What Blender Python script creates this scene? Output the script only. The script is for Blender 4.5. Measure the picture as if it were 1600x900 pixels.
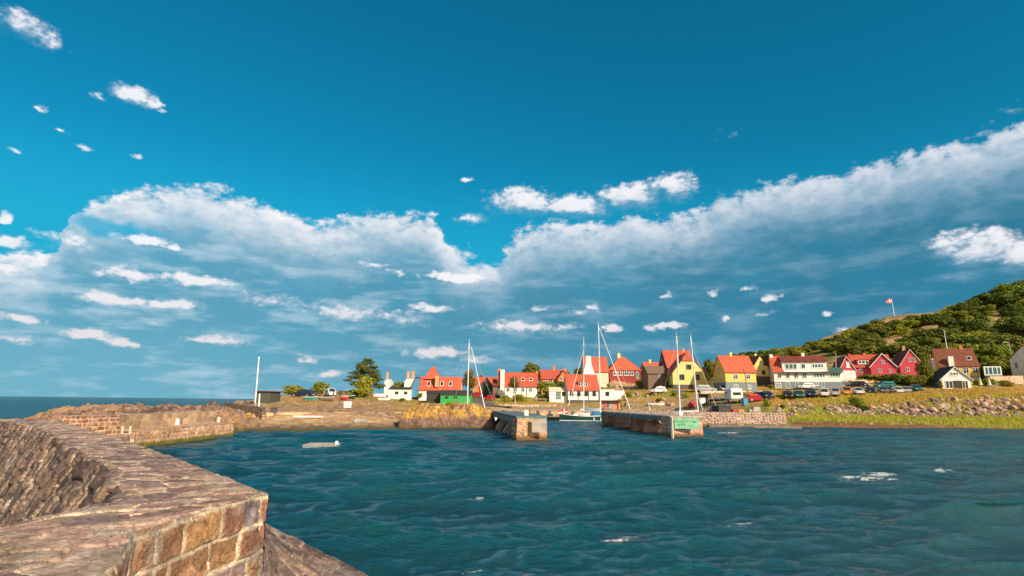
import bpy, bmesh, math, random
import numpy as np
from mathutils import Vector, Matrix
random.seed(7); RNG = np.random.default_rng(7)
R = math.radians
for o in list(bpy.data.objects): bpy.data.objects.remove(o)
S = bpy.context.scene
C = S.collection

# ------------------------------------------------------------------ camera
CAMZ = 3.3; F = 880.0; PITCH = R(11.42); ROLL = R(0.63)
fw = np.array([0, math.cos(PITCH), math.sin(PITCH)]); up0 = np.array([0, -math.sin(PITCH), math.cos(PITCH)]); rt0 = np.array([1., 0, 0])
rt = rt0*math.cos(ROLL)+up0*math.sin(ROLL); up = -rt0*math.sin(ROLL)+up0*math.cos(ROLL)
cd = bpy.data.cameras.new('camera'); cam = bpy.data.objects.new('camera', cd); C.objects.link(cam)
cd.sensor_width = 36; cd.lens = F/1600*36; cd.clip_start = .1; cd.clip_end = 60000
cam.matrix_world = Matrix(((rt[0], up[0], -fw[0], 0), (rt[1], up[1], -fw[1], 0), (rt[2], up[2], -fw[2], CAMZ), (0, 0, 0, 1)))
S.camera = cam
S.render.resolution_x = 1024; S.render.resolution_y = 576
S.render.engine = 'CYCLES'
S.view_settings.view_transform = 'Standard'; S.view_settings.look = 'None'
S.view_settings.exposure = 0.48; S.view_settings.gamma = 1
S.cycles.max_bounces = 5; S.cycles.diffuse_bounces = 2; S.cycles.glossy_bounces = 3

def ray(px, py):
    return fw + (px-800)/F*rt - (py-450)/F*up
def P(px, py, Y):
    d = ray(px, py); s = Y/d[1]
    return Vector((d[0]*s, Y, CAMZ+d[2]*s))
def G(px, py, z):
    d = ray(px, py); s = (z-CAMZ)/d[2]
    return Vector((d[0]*s, d[1]*s, z))
def AE(px, py):
    d = ray(px, py)
    return math.degrees(math.atan2(d[0], d[1])), math.degrees(math.atan2(d[2], math.hypot(d[0], d[1])))

# ------------------------------------------------------------------ sun and sky
SUN_AZ = R(144)      # clockwise from +Y : to the right and behind the camera
SUN_EL = R(29)
sdir = Vector((math.sin(SUN_AZ)*math.cos(SUN_EL), math.cos(SUN_AZ)*math.cos(SUN_EL), math.sin(SUN_EL)))
sl = bpy.data.lights.new('sun', 'SUN'); sun = bpy.data.objects.new('sun', sl); C.objects.link(sun)
sl.energy = 4.6; sl.angle = R(.5); sl.color = (1, .86, .66)
sun.rotation_euler = sdir.to_track_quat('Z', 'Y').to_euler(); sun.location = (60, -50, 80)

W = bpy.data.worlds.new('World'); S.world = W; W.use_nodes = True
W.cycles.sampling_method = 'MANUAL'; W.cycles.sample_map_resolution = 512
nt = W.node_tree; nt.nodes.clear()

class NT:
    def __init__(s, t): s.t = t
    def n(s, typ, **k):
        nd = s.t.nodes.new(typ)
        for a, b in k.items(): setattr(nd, a, b)
        return nd
    def put(s, sock, v):
        if hasattr(v, 'is_output') or isinstance(v, bpy.types.NodeSocket): s.t.links.new(v, sock)
        else: sock.default_value = v
    def m(s, op, a, b=0.0, c=0.0, clamp=False):
        nd = s.n('ShaderNodeMath', operation=op, use_clamp=clamp)
        s.put(nd.inputs[0], a); s.put(nd.inputs[1], b); s.put(nd.inputs[2], c)
        return nd.outputs[0]
    def v(s, op, a, b=(0, 0, 0), out=0):
        nd = s.n('ShaderNodeVectorMath', operation=op); s.put(nd.inputs[0], a)
        s.put(nd.inputs[1], b)
        return nd.outputs[out]
    def mix(s, f, a, b, blend='MIX'):
        nd = s.n('ShaderNodeMix', data_type='RGBA', blend_type=blend)
        s.put(nd.inputs[0], f); s.put(nd.inputs[6], a); s.put(nd.inputs[7], b)
        return nd.outputs[2]
    def noise(s, vec, scale, detail=4, rough=.55, out=0, dist=0.0, dim='3D'):
        nd = s.n('ShaderNodeTexNoise', noise_dimensions=dim)
        s.put(nd.inputs['Vector'], vec); nd.inputs['Scale'].default_value = scale
        nd.inputs['Detail'].default_value = detail; nd.inputs['Roughness'].default_value = rough
        nd.inputs['Distortion'].default_value = dist
        return nd.outputs[out]
    def ss(s, x, a, b):
        nd = s.n('ShaderNodeMapRange', interpolation_type='SMOOTHSTEP'); s.put(nd.inputs[0], x)
        nd.inputs[1].default_value = a; nd.inputs[2].default_value = b
        return nd.outputs[0]
    def curve(s, x, pts):      # pts: list of (x, y) in raw units -> evaluates y(x)
        xs = [p[0] for p in pts]; ys = [p[1] for p in pts]
        x0, x1 = min(xs), max(xs); y0, y1 = min(ys), max(ys)
        nx = s.m('DIVIDE', s.m('SUBTRACT', x, x0), x1-x0, clamp=True)
        nd = s.n('ShaderNodeFloatCurve'); s.put(nd.inputs['Value'], nx)
        cv = nd.mapping.curves[0]
        q = sorted(((a-x0)/(x1-x0), (b-y0)/(y1-y0)) for a, b in pts)
        while len(cv.points) < len(q): cv.points.new(.5, .5)
        for i, (a, b) in enumerate(q): cv.points[i].location = (a, b); cv.points[i].handle_type = 'AUTO'
        nd.mapping.update()
        return s.m('ADD', s.m('MULTIPLY', nd.outputs[0], y1-y0), y0)

# cloud field: a group taking a direction as (azimuth, elevation) in degrees
BLOBS = [ # px, py, half width px, half height px, weight
 (25, 38, 75, 34, .55), (70, 62, 50, 26, .5), (208, 147, 52, 20, .68), (240, 160, 24, 17, .6), (152, 150, 15, 13, .6), (66, 171, 18, 9, .35),
 (98, 207, 13, 6, .5), (130, 227, 20, 6, .45), (28, 236, 16, 4, .35), (218, 245, 13, 5, .35), (732, 281, 14, 5, .5),
 (740, 342, 34, 14, .62), (815, 318, 74, 32, .95), (900, 322, 90, 26, .95), (985, 308, 78, 30, .95), (1055, 292, 52, 32, .9),
 (15, 378, 48, 15, .75), (8, 340, 20, 12, .6), (110, 380, 80, 22, .45), (225, 373, 60, 12, .65), (270, 384, 36, 6, .55), (15, 420, 34, 17, .7),
 (190, 425, 80, 18, .7), (300, 438, 90, 15, .68), (180, 466, 85, 19, .85), (270, 476, 75, 17, .75), (130, 522, 50, 15, .75), (190, 534, 55, 12, .6), (30, 498, 55, 9, .55), (25, 528, 65, 13, .5),
 (240, 504, 24, 9, .65), (335, 532, 65, 12, .55), (430, 470, 110, 20, .42), (540, 492, 110, 24, .6), (640, 500, 80, 22, .55), (715, 434, 62, 12, .85), (620, 425, 34, 8, .4),
 (672, 480, 55, 10, .55), (810, 512, 95, 17, .62), (880, 510, 50, 10, .5), (680, 552, 72, 16, .7), (740, 562, 40, 10, .5), (512, 583, 34, 8, .55), (478, 560, 24, 8, .4), (586, 412, 32, 7, .4),
 (912, 488, 30, 9, .4), (928, 478, 12, 10, .45), (955, 512, 26, 10, .72), (1048, 510, 32, 9, .75), (1020, 514, 22, 7, .5), (1205, 466, 22, 10, .55), (1196, 490, 28, 8, .5), (1116, 460, 14, 9, .4), (1040, 461, 12, 7, .35),
 (1132, 498, 11, 8, .5), (1292, 487, 20, 7, .5), (1168, 452, 16, 8, .35), (840, 482, 24, 9, .4), (1140, 210, 42, 16, .16), (1310, 515, 18, 8, .4),
 (1530, 392, 92, 46, .98), (1590, 400, 80, 40, .95), (1475, 388, 55, 30, .7), (1510, 425, 60, 18, .6), (1580, 172, 40, 14, .2),
]
g = bpy.data.node_groups.new('cloud_field', 'ShaderNodeTree')
g.interface.new_socket('P', in_out='INPUT', socket_type='NodeSocketVector')
g.interface.new_socket('Blob', in_out='OUTPUT', socket_type='NodeSocketFloat')
g.interface.new_socket('Mass', in_out='OUTPUT', socket_type='NodeSocketFloat')
q = NT(g); gi = q.n('NodeGroupInput'); go = q.n('NodeGroupOutput'); Pv = gi.outputs[0]
st = q.v('MULTIPLY', Pv, (.85, 1.3, 1))
w1 = q.v('MULTIPLY', q.v('SUBTRACT', q.noise(st, .17, 3, .55, out=1), (.5, .5, .5)), (4.4, 2.6, 0))
w2 = q.v('MULTIPLY', q.v('SUBTRACT', q.noise(st, .62, 7, .60, out=1), (.5, .5, .5)), (2.6, 2.3, 0))
Pw = q.v('ADD', q.v('ADD', Pv, w1), w2)
Pb = q.v('ADD', q.v('ADD', Pv, q.v('MULTIPLY', w1, (.5, .4, 0))), q.v('MULTIPLY', w2, (1.0, .62, 0)))
acc = None
for (px, py, hw, hh, wt) in BLOBS:
    a, e = AE(px, py); a1, e1 = AE(px+hw, py); a2, e2 = AE(px, py-hh)
    rx = abs(a1-a); ry = abs(e2-e)
    L = q.v('LENGTH', q.v('MULTIPLY', q.v('SUBTRACT', Pb, (a, e, 0)), (1/rx, 1/ry, 0)), out=1)
    b = q.m('MULTIPLY_ADD', L, -wt, wt)
    b = q.m('MULTIPLY', b, 2.1)
    acc = b if acc is None else q.m('SMOOTH_MAX', acc, b, .25)
fn = q.m('SUBTRACT', q.noise(st, 1.25, 7, .62), .5)
blob = q.m('SUBTRACT', q.m('ADD', acc, q.m('MULTIPLY', fn, 1.7)), .10)
g.links.new(blob, go.inputs['Blob'])
sp = q.n('ShaderNodeSeparateXYZ'); g.links.new(Pw, sp.inputs[0])
TOPP = [(-700, 520), (-200, 420), (0, 392), (70, 386), (104, 345), (122, 310), (170, 298), (250, 284), (310, 280), (370, 302), (430, 322), (500, 343), (560, 334), (650, 326), (690, 352), (722, 386), (765, 398), (795, 378), (850, 350), (960, 338),
        (1090, 318), (1150, 298), (1250, 272), (1380, 250), (1450, 226), (1530, 208), (1600, 192), (1900, 120)]
TOP = [AE(*p) for p in TOPP]
top = q.curve(sp.outputs[0], TOP)
fn2 = q.m('SUBTRACT', q.noise(st, .8, 7, .60), .5)
mass = q.m('ADD', q.m('SUBTRACT', top, sp.outputs[1]), q.m('MULTIPLY', fn2, 3.4))   # degrees below the upper edge
g.links.new(mass, go.inputs['Mass'])

q = NT(nt)
tc = q.n('ShaderNodeTexCoord').outputs['Generated']
sx = q.n('ShaderNodeSeparateXYZ'); nt.links.new(tc, sx.inputs[0])
az = q.m('MULTIPLY', q.m('ARCTAN2', sx.outputs[0], sx.outputs[1]), 57.29578)
el = q.m('MULTIPLY', q.m('ARCTAN2', sx.outputs[2], q.m('SQRT', q.m('ADD', q.m('POWER', sx.outputs[0], 2), q.m('POWER', sx.outputs[1], 2)))), 57.29578)
cb = q.n('ShaderNodeCombineXYZ'); nt.links.new(az, cb.inputs[0]); nt.links.new(el, cb.inputs[1])
pv = cb.outputs[0]
def fld(vec):
    n_ = q.n('ShaderNodeGroup'); n_.node_tree = g; nt.links.new(vec, n_.inputs[0]); return n_.outputs[0], n_.outputs[1]
b0, m0 = fld(pv); b1, m1 = fld(q.v('ADD', pv, (.6, 1.15, 0)))
sky = q.n('ShaderNodeTexSky', sky_type='NISHITA'); sky.sun_disc = False; sky.sun_elevation = SUN_EL; sky.sun_rotation = SUN_AZ
sky.air_density = 1.0; sky.dust_density = .4; sky.ozone_density = 1.6
K = 8.0
def col(r, g_, b, k=K): return (r*k, g_*k, b*k, 1)
base = q.mix(1.0, sky.outputs[0], (.03, .72, .80, 1), 'MULTIPLY')
base = q.mix(q.ss(el, 24, 6), base, col(.02, .36, .55))
# far haze band below the cloud mass: grey-blue overcast veil
azn = q.ss(az, -44, 40)
veilc = q.mix(azn, col(.105, .34, .48), col(.030, .185, .30))
body = q.mix(q.ss(m0, .2, 7.5), q.mix(azn, col(.35, .52, .65), col(.25, .41, .54)), veilc)
body = q.mix(q.m('MULTIPLY', q.ss(el, 9, 0), .8), body, q.mix(azn, col(.17, .43, .54), col(.045, .22, .34)))
wisp = q.noise(q.v('MULTIPLY', q.v('ADD', pv, (17.3, 4.1, 0)), (.42, 1.7, 1)), .34, 6, .60)
body = q.mix(q.m('MULTIPLY', q.ss(wisp, .46, .68), q.m('SUBTRACT', .75, q.m('MULTIPLY', azn, .4))), body, q.mix(azn, col(.46, .61, .71), col(.24, .40, .52)))
lightm = q.m('MULTIPLY', q.ss(q.m('SUBTRACT', m0, m1), -.4, 2.2), q.ss(m0, 5.0, .5))
body = q.mix(lightm, body, q.mix(azn, col(.90, .87, .87), col(.66, .70, .77)))
am = q.ss(m0, -.05, .95)
fade = q.m('ADD', .72, q.m('MULTIPLY', q.noise(pv, .12, 3, .5), .5), clamp=True)
ga, ge = AE(170, 356); g1, _g = AE(262, 356); _g, g2 = AE(170, 338)
gl_ = q.v('LENGTH', q.v('MULTIPLY', q.v('SUBTRACT', q.v('ADD', pv, q.v('MULTIPLY', q.v('SUBTRACT', q.noise(pv, .5, 5, .6, out=1), (.5, .5, .5)), (4, 2, 0))), (ga, ge, 0)), (1/(g1-ga), 1/(g2-ge), 0)), out=1)
am = q.m('MULTIPLY', am, q.m('SUBTRACT', 1., q.m('MULTIPLY', q.ss(gl_, 1.25, .4), .85)))
c1 = q.mix(q.m('MULTIPLY', am, fade, clamp=True), base, body)
lb = q.ss(q.m('SUBTRACT', b0, b1), -.55, 1.5)
warm = q.mix(q.ss(el, 14, 2), col(.86, .85, .88), col(.74, .69, .71))
bcol = q.mix(lb, q.mix(azn, col(.26, .48, .63), col(.20, .36, .50)), warm)
ab = q.m('MULTIPLY', q.ss(q.m('DIVIDE', b0, q.m('SUBTRACT', 2.3, q.m('MULTIPLY', lb, 1.5))), .03, 1.0), .92)
c2 = q.mix(ab, c1, bcol)
# behind the viewer: even warm glow added as unseen fill against the teal sky
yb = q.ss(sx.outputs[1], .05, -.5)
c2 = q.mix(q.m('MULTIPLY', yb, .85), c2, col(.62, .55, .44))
# below the horizon
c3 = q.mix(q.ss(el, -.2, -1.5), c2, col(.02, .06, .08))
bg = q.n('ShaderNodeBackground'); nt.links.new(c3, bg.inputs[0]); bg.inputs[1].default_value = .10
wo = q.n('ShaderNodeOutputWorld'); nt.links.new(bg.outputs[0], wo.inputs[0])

# ------------------------------------------------------------------ numpy noise
def _hash(i, j, k=0):
    n = (i.astype(np.int64)*374761393 + j.astype(np.int64)*668265263 + k*1274126177) & 0xffffffff
    n = ((n ^ (n >> 13))*1274126177) & 0xffffffff
    n = ((n ^ (n >> 16))*2246822519) & 0xffffffff
    return ((n ^ (n >> 15)) & 0xffffff)/float(0xffffff)
def vnoise(x, y, seed=0):
    xi = np.floor(x); yi = np.floor(y); xf = x-xi; yf = y-yi
    u = xf*xf*(3-2*xf); v = yf*yf*(3-2*yf)
    a = _hash(xi, yi, seed); b = _hash(xi+1, yi, seed); c = _hash(xi, yi+1, seed); d = _hash(xi+1, yi+1, seed)
    return (a*(1-u)+b*u)*(1-v)+(c*(1-u)+d*u)*v
def fbm(x, y, oct=4, seed=0, g_=.5):
    s = 0; a = 1; t = 0
    for i in range(oct): s = s+a*vnoise(x*2**i+17.3*i, y*2**i-9.1*i, seed+i); t += a; a *= g_
    return s/t
def sstep(x, a, b):
    t = np.clip((x-a)/(b-a), 0, 1); return t*t*(3-2*t)

# ------------------------------------------------------------------ materials
MATS = {}
def newmat(name):
    m = bpy.data.materials.new(name); m.use_nodes = True; MATS[name] = m
    t = NT(m.node_tree); p = m.node_tree.nodes['Principled BSDF']
    return m, t, p
def pm(name, c1, c2=None, scale=3.0, rough=.8, bump=0.0, bscale=None, metal=0.0, detail=5, contrast=(.35, .65), spec=.5):
    m, t, p = newmat(name)
    p.inputs['Roughness'].default_value = rough; p.inputs['Metallic'].default_value = metal
    p.inputs['Specular IOR Level'].default_value = spec
    if c2 is None:
        p.inputs['Base Color'].default_value = (*c1, 1)
        c2 = c1
    co = t.n('ShaderNodeTexCoord').outputs['Object']
    nz = t.noise(co, scale, detail, .6)
    t.put(p.inputs['Base Color'], t.mix(t.ss(nz, *contrast), (*c1, 1), (*c2, 1)))
    if bump:
        b = t.n('ShaderNodeBump'); b.inputs['Strength'].default_value = bump; b.inputs['Distance'].default_value = .05
        t.put(b.inputs['Height'], t.noise(co, bscale or scale*4, 5, .65)); t.put(p.inputs['Normal'], b.outputs[0])
    return m
def roofmat(name, c1, c2):
    m, t, p = newmat(name); p.inputs['Roughness'].default_value = .8
    co = t.n('ShaderNodeTexCoord').outputs['Object']
    br = t.n('ShaderNodeTexBrick'); t.put(br.inputs['Vector'], t.v('MULTIPLY', co, (1, 1, 1)))
    nz = t.noise(co, 1.1, 5, .65); nz2 = t.noise(co, 9, 3, .6)
    c = t.mix(t.ss(nz, .3, .7), (*c1, 1), (*c2, 1)); c = t.mix(t.m('MULTIPLY', t.ss(nz2, .5, .75), .45), c, (c1[0]*.45, c1[1]*.4, c1[2]*.4, 1))
    t.t.nodes.remove(br)
    sz = t.n('ShaderNodeSeparateXYZ'); t.put(sz.inputs[0], co)
    row = t.m('FRACT', t.m('MULTIPLY', sz.outputs[2], 4.2)); colu = t.m('FRACT', t.m('MULTIPLY', t.m('ADD', sz.outputs[0], sz.outputs[1]), 3.3))
    c = t.mix(t.m('MULTIPLY', t.ss(row, .8, .95), .35), c, (c1[0]*.35, c1[1]*.3, c1[2]*.3, 1))
    t.put(p.inputs['Base Color'], c)
    b = t.n('ShaderNodeBump'); b.inputs['Strength'].default_value = .7; b.inputs['Distance'].default_value = .06
    t.put(b.inputs['Height'], t.m('ADD', row, t.m('MULTIPLY', colu, .7))); t.put(p.inputs['Normal'], b.outputs[0])
    return m
def vcmat(name, rough=.85, bump=.5, bscale=18., nscale=6., namt=.35, dist=.02, spec=.35):
    """colour from the mesh attribute 'col', broken up by noise"""
    m, t, p = newmat(name); p.inputs['Roughness'].default_value = rough; p.inputs['Specular IOR Level'].default_value = spec
    a = t.n('ShaderNodeAttribute', attribute_name='col').outputs['Color']
    co = t.n('ShaderNodeTexCoord').outputs['Object']
    n1 = t.noise(co, nscale, 6, .65); n2 = t.noise(co, nscale*5, 4, .65)
    k = t.m('ADD', t.m('MULTIPLY', t.m('SUBTRACT', n1, .5), namt*4), t.m('ADD', 1., t.m('MULTIPLY', t.m('SUBTRACT', n2, .5), namt*2.6)))
    k = t.m('MAXIMUM', k, .25)
    cmb = t.n('ShaderNodeCombineXYZ'); [t.put(cmb.inputs[i], k) for i in range(3)]
    t.put(p.inputs['Base Color'], t.mix(1., a, cmb.outputs[0], 'MULTIPLY'))
    b = t.n('ShaderNodeBump'); b.inputs['Strength'].default_value = bump; b.inputs['Distance'].default_value = dist
    crk = t.m('ABSOLUTE', t.m('SUBTRACT', t.noise(co, bscale*.35, 5, .6), .5))
    t.put(b.inputs['Height'], t.m('ADD', t.m('ADD', t.noise(co, bscale, 8, .72), t.m('MULTIPLY', n1, .5)), t.m('MULTIPLY', t.ss(crk, 0, .03), .35))); t.put(p.inputs['Normal'], b.outputs[0])
    return m
def leafmat(name, c1, c2, c3):
    m, t, p = newmat(name); p.inputs['Roughness'].default_value = .7; p.inputs['Specular IOR Level'].default_value = .2
    oi = t.n('ShaderNodeObjectInfo').outputs['Random']
    ge = t.n('ShaderNodeNewGeometry').outputs['Random Per Island']
    c = t.mix(ge, (*c1, 1), (*c2, 1)); c = t.mix(t.m('MULTIPLY', oi, .75), c, (*c3, 1))
    t.put(p.inputs['Base Color'], c)
    tr = t.n('ShaderNodeBsdfTranslucent'); t.put(tr.inputs[0], c)
    ms = t.n('ShaderNodeMixShader'); ms.inputs[0].default_value = .22
    t.put(ms.inputs[1], p.outputs[0]); t.put(ms.inputs[2], tr.outputs[0])
    t.put(t.t.nodes['Material Output'].inputs['Surface'], ms.outputs[0])
    return m
m_white = pm('white_render', (.82, .80, .76), (.68, .65, .60), 1.2, .75)
m_whitep = pm('white_paint', (.80, .80, .78), (.7, .7, .68), 4, .45)
m_cream = pm('cream_plaster', (.70, .62, .45), (.60, .50, .36), 1.5, .8)
m_yel = pm('yellow_render', (.80, .56, .13), (.70, .46, .10), 1.0, .8)
m_ylo = pm('pale_yellow_render', (.82, .64, .22), (.74, .55, .18), 1.0, .8)
m_ochre = pm('ochre_render', (.78, .46, .07), (.66, .38, .06), 1.2, .8)
m_pink = pm('raspberry_render', (.60, .055, .095), (.48, .045, .08), 1.2, .75)
m_brick = pm('red_brick_wall', (.48, .13, .05), (.34, .09, .04), 5, .85, .3)
m_obrick = pm('orange_brick_wall', (.60, .24, .09), (.48, .17, .07), 5, .85, .3)
m_grey = pm('blue_grey_plinth', (.20, .25, .27), (.15, .18, .2), 2, .8)
m_dgrey = pm('dark_grey_plinth', (.07, .06, .06), (.12, .10, .09), 2, .85)
m_barn = pm('weathered_barn_wood', (.22, .14, .09), (.14, .09, .06), 3, .85, .3)
m_slate = roofmat('dark_slate_roof', (.035, .035, .04), (.06, .055, .055))
m_rred = roofmat('orange_red_tile', (.60, .115, .055), (.42, .07, .04))
m_rora = roofmat('orange_tile', (.64, .135, .06), (.46, .085, .045))
m_rdark = roofmat('dark_red_tile', (.24, .045, .028), (.17, .03, .022))
m_rbrown = roofmat('brown_tile', (.25, .075, .035), (.17, .05, .03))
m_timber = pm('black_timber', (.03, .022, .018), (.05, .035, .028), 6, .8)
m_rtimb = pm('red_timber', (.30, .04, .035), (.24, .035, .03), 6, .8)
m_blackw = pm('black_stained_boards', (.03, .028, .026), (.05, .045, .04), 3, .75, .2)
m_green = pm('green_painted_boards', (.035, .36, .07), (.03, .28, .06), 2, .6, .2)
m_gboard = pm('grey_green_boards', (.05, .065, .045), (.08, .085, .06), 3, .8, .2)
m_glass, _t, _p = newmat('window_glass'); _p.inputs['Base Color'].default_value = (.02, .03, .035, 1); _p.inputs['Roughness'].default_value = .08
m_glass2, _t, _p = newmat('greenish_glass'); _p.inputs['Base Color'].default_value = (.05, .14, .14, 1); _p.inputs['Roughness'].default_value = .1
m_brickch = pm('pale_brick', (.60, .34, .20), (.45, .25, .16), 5, .85, .3)
m_rubber = pm('tyre_rubber', (.02, .02, .02), None, 4, .8)
m_metal = pm('brushed_metal', (.6, .6, .6), (.5, .5, .5), 4, .4, metal=.6)
m_alu = pm('white_enamelled_mast', (.80, .78, .76), (.7, .69, .68), 2, .4)
m_wire = pm('steel_wire', (.45, .45, .45), None, 2, .4)
m_navy = pm('dark_green_hull_paint', (.012, .05, .045), (.015, .06, .05), 2, .25)
m_blackh = pm('black_hull_paint', (.015, .017, .02), None, 2, .3)
m_bluec = pm('blue_canvas', (.015, .12, .24), (.02, .16, .3), 3, .8)
m_deck = pm('teak_deck', (.38, .28, .18), (.3, .22, .14), 5, .8)
m_redp = pm('red_paint', (.55, .03, .03), (.45, .025, .03), 3, .5)
m_bluep = pm('blue_paint', (.06, .25, .42), (.05, .2, .36), 3, .6)
m_teal = pm('teal_paint', (.05, .25, .22), (.04, .2, .2), 3, .6)
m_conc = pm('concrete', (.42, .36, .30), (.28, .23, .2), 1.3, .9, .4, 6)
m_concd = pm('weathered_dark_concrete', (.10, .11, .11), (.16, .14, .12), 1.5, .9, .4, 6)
m_dockg = pm('bluegrey_dock_timber', (.10, .16, .18), (.07, .11, .13), 1.5, .8, .3, 6)
m_signg = pm('mint_green_painted_board', (.10, .38, .20), (.22, .48, .30), 2.5, .7)
m_bark = pm('bark', (.12, .08, .055), (.07, .05, .035), 4, .9, .5)
m_asph = pm('asphalt', (.10, .08, .075), (.14, .11, .10), .8, .9, .2)
m_rock = pm('pink_granite', (.52, .30, .20), (.34, .20, .15), .9, .88, 1., 3)
m_rockg = pm('grey_granite', (.50, .35, .27), (.25, .17, .13), 1.6, .88, .8, 4)
m_rockd = pm('dark_granite', (.24, .17, .15), (.13, .10, .095), 1.6, .88, .8, 4)
m_stone = vcmat('mortared_stone', .85, 1.0, 17., 6., .48, .03)
m_ground = vcmat('ground_cover', .95, 1.0, 2.6, .9, .42, .35)
m_leafd = leafmat('dark_hill_leaves', (.045, .085, .012), (.12, .165, .02), (.22, .20, .03))
m_leafm = leafmat('mid_green_leaves', (.13, .20, .018), (.26, .31, .03), (.32, .27, .03))
m_leafy = leafmat('yellow_green_leaves', (.24, .27, .02), (.38, .36, .04), (.34, .28, .04))
m_leafp = leafmat('pine_needles', (.07, .10, .018), (.18, .18, .03), (.12, .13, .02))
m_leafo = leafmat('olive_brown_leaves', (.12, .10, .02), (.24, .17, .03), (.20, .15, .02))
m_grassd = leafmat('dry_grass_blades', (.50, .27, .06), (.62, .38, .09), (.45, .33, .08))
m_grassg = leafmat('shore_grass_blades', (.27, .36, .025), (.52, .54, .05), (.42, .34, .06))

# ------------------------------------------------------------------ mesh helpers
class MB:
    def __init__(s): s.v = []; s.f = []
    def poly(s, pts):
        n = len(s.v); s.v += [tuple(p) for p in pts]; s.f.append(tuple(range(n, n+len(pts)))); return s
    def box(s, x0, x1, y0, y1, z0, z1, taper=1.0):
        cx, cy = (x0+x1)/2, (y0+y1)/2; n = len(s.v)
        for z, k in ((z0, 1.0), (z1, taper)):
            for x, y in ((x0, y0), (x1, y0), (x1, y1), (x0, y1)): s.v.append((cx+(x-cx)*k, cy+(y-cy)*k, z))
        s.f += [tuple(n+i for i in q_) for q_ in ((3, 2, 1, 0), (4, 5, 6, 7), (0, 1, 5, 4), (1, 2, 6, 5), (2, 3, 7, 6), (3, 0, 4, 7))]
        return s
    def prism(s, prof, a, b, axis='x'):
        """extrude profile of (u, z) along axis"""
        n = len(s.v); k = len(prof)
        for t in (a, b):
            for (u, z) in prof: s.v.append((t, u, z) if axis == 'x' else (u, t, z))
        s.f.append(tuple(range(n, n+k))); s.f.append(tuple(range(n+2*k-1, n+k-1, -1)))
        for i in range(k):
            j = (i+1) % k; s.f.append((n+i, n+k+i, n+k+j, n+j))
        return s
    def slab(s, p0, p1, p2, p3, th):
        p = [Vector(a) for a in (p0, p1, p2, p3)]; nrm = (p[1]-p[0]).cross(p[3]-p[0]).normalized()*th
        if nrm.z < 0: nrm = -nrm
        n = len(s.v)
        for a in p: s.v.append(tuple(a))
        for a in p: s.v.append(tuple(a+nrm))
        s.f += [tuple(n+i for i in q_) for q_ in ((3, 2, 1, 0), (4, 5, 6, 7), (0, 1, 5, 4), (1, 2, 6, 5), (2, 3, 7, 6), (3, 0, 4, 7))]
        return s
    def tube(s, a, b, r0, r1=None, seg=8):
        a = Vector(a); b = Vector(b); r1 = r0 if r1 is None else r1
        d = (b-a).normalized(); x = d.orthogonal().normalized(); y = d.cross(x); n = len(s.v)
        for c, r in ((a, r0), (b, r1)):
            for i in range(seg):
                t = 2*math.pi*i/seg; s.v.append(tuple(c+(x*math.cos(t)+y*math.sin(t))*r))
        for i in range(seg):
            j = (i+1) % seg; s.f.append((n+i, n+j, n+seg+j, n+seg+i))
        s.f.append(tuple(n+i for i in range(seg-1, -1, -1))); s.f.append(tuple(n+seg+i for i in range(seg)))
        return s
    def loft(s, rings, cap=True):
        n = len(s.v); k = len(rings[0])
        for r_ in rings: s.v += [tuple(p) for p in r_]
        for a in range(len(rings)-1):
            for i in range(k):
                j = (i+1) % k; s.f.append((n+a*k+i, n+a*k+j, n+(a+1)*k+j, n+(a+1)*k+i))
        if cap:
            s.f.append(tuple(n+i for i in range(k-1, -1, -1))); s.f.append(tuple(n+(len(rings)-1)*k+i for i in range(k)))
        return s
    def build(s, name, mat, parent=None, smooth=False, bevel=0.0, fix=True):
        me = bpy.data.meshes.new(name); me.from_pydata(s.v, [], s.f)
        if fix:
            bm = bmesh.new(); bm.from_mesh(me); bmesh.ops.recalc_face_normals(bm, faces=bm.faces)
            if bevel: bmesh.ops.bevel(bm, geom=bm.edges[:], offset=bevel, segments=1, affect='EDGES')
            bm.to_mesh(me); bm.free()
        if smooth: me.polygons.foreach_set('use_smooth', [True]*len(me.polygons))
        me.materials.append(mat)
        o = bpy.data.objects.new(name, me); C.objects.link(o)
        if parent: o.parent = parent
        return o
def tag(o, label=None, cat=None, group=None, kind=None):
    for k, v_ in (('label', label), ('category', cat), ('group', group), ('kind', kind)):
        if v_: o[k] = v_
    return o
def empty(name, loc=(0, 0, 0), rz=0, label=None, cat=None, group=None):
    o = bpy.data.objects.new(name, None); C.objects.link(o); o.location = loc; o.rotation_euler = (0, 0, rz)
    o.empty_display_size = .3
    return tag(o, label, cat, group)
KIDS = {}
def copy_tree(o, parent=None):
    c = o.copy(); C.objects.link(c); c.parent = parent
    for ch in [k for k in bpy.data.objects if k.parent == o and k != c]: copy_tree(ch, c)
    return c
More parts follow.
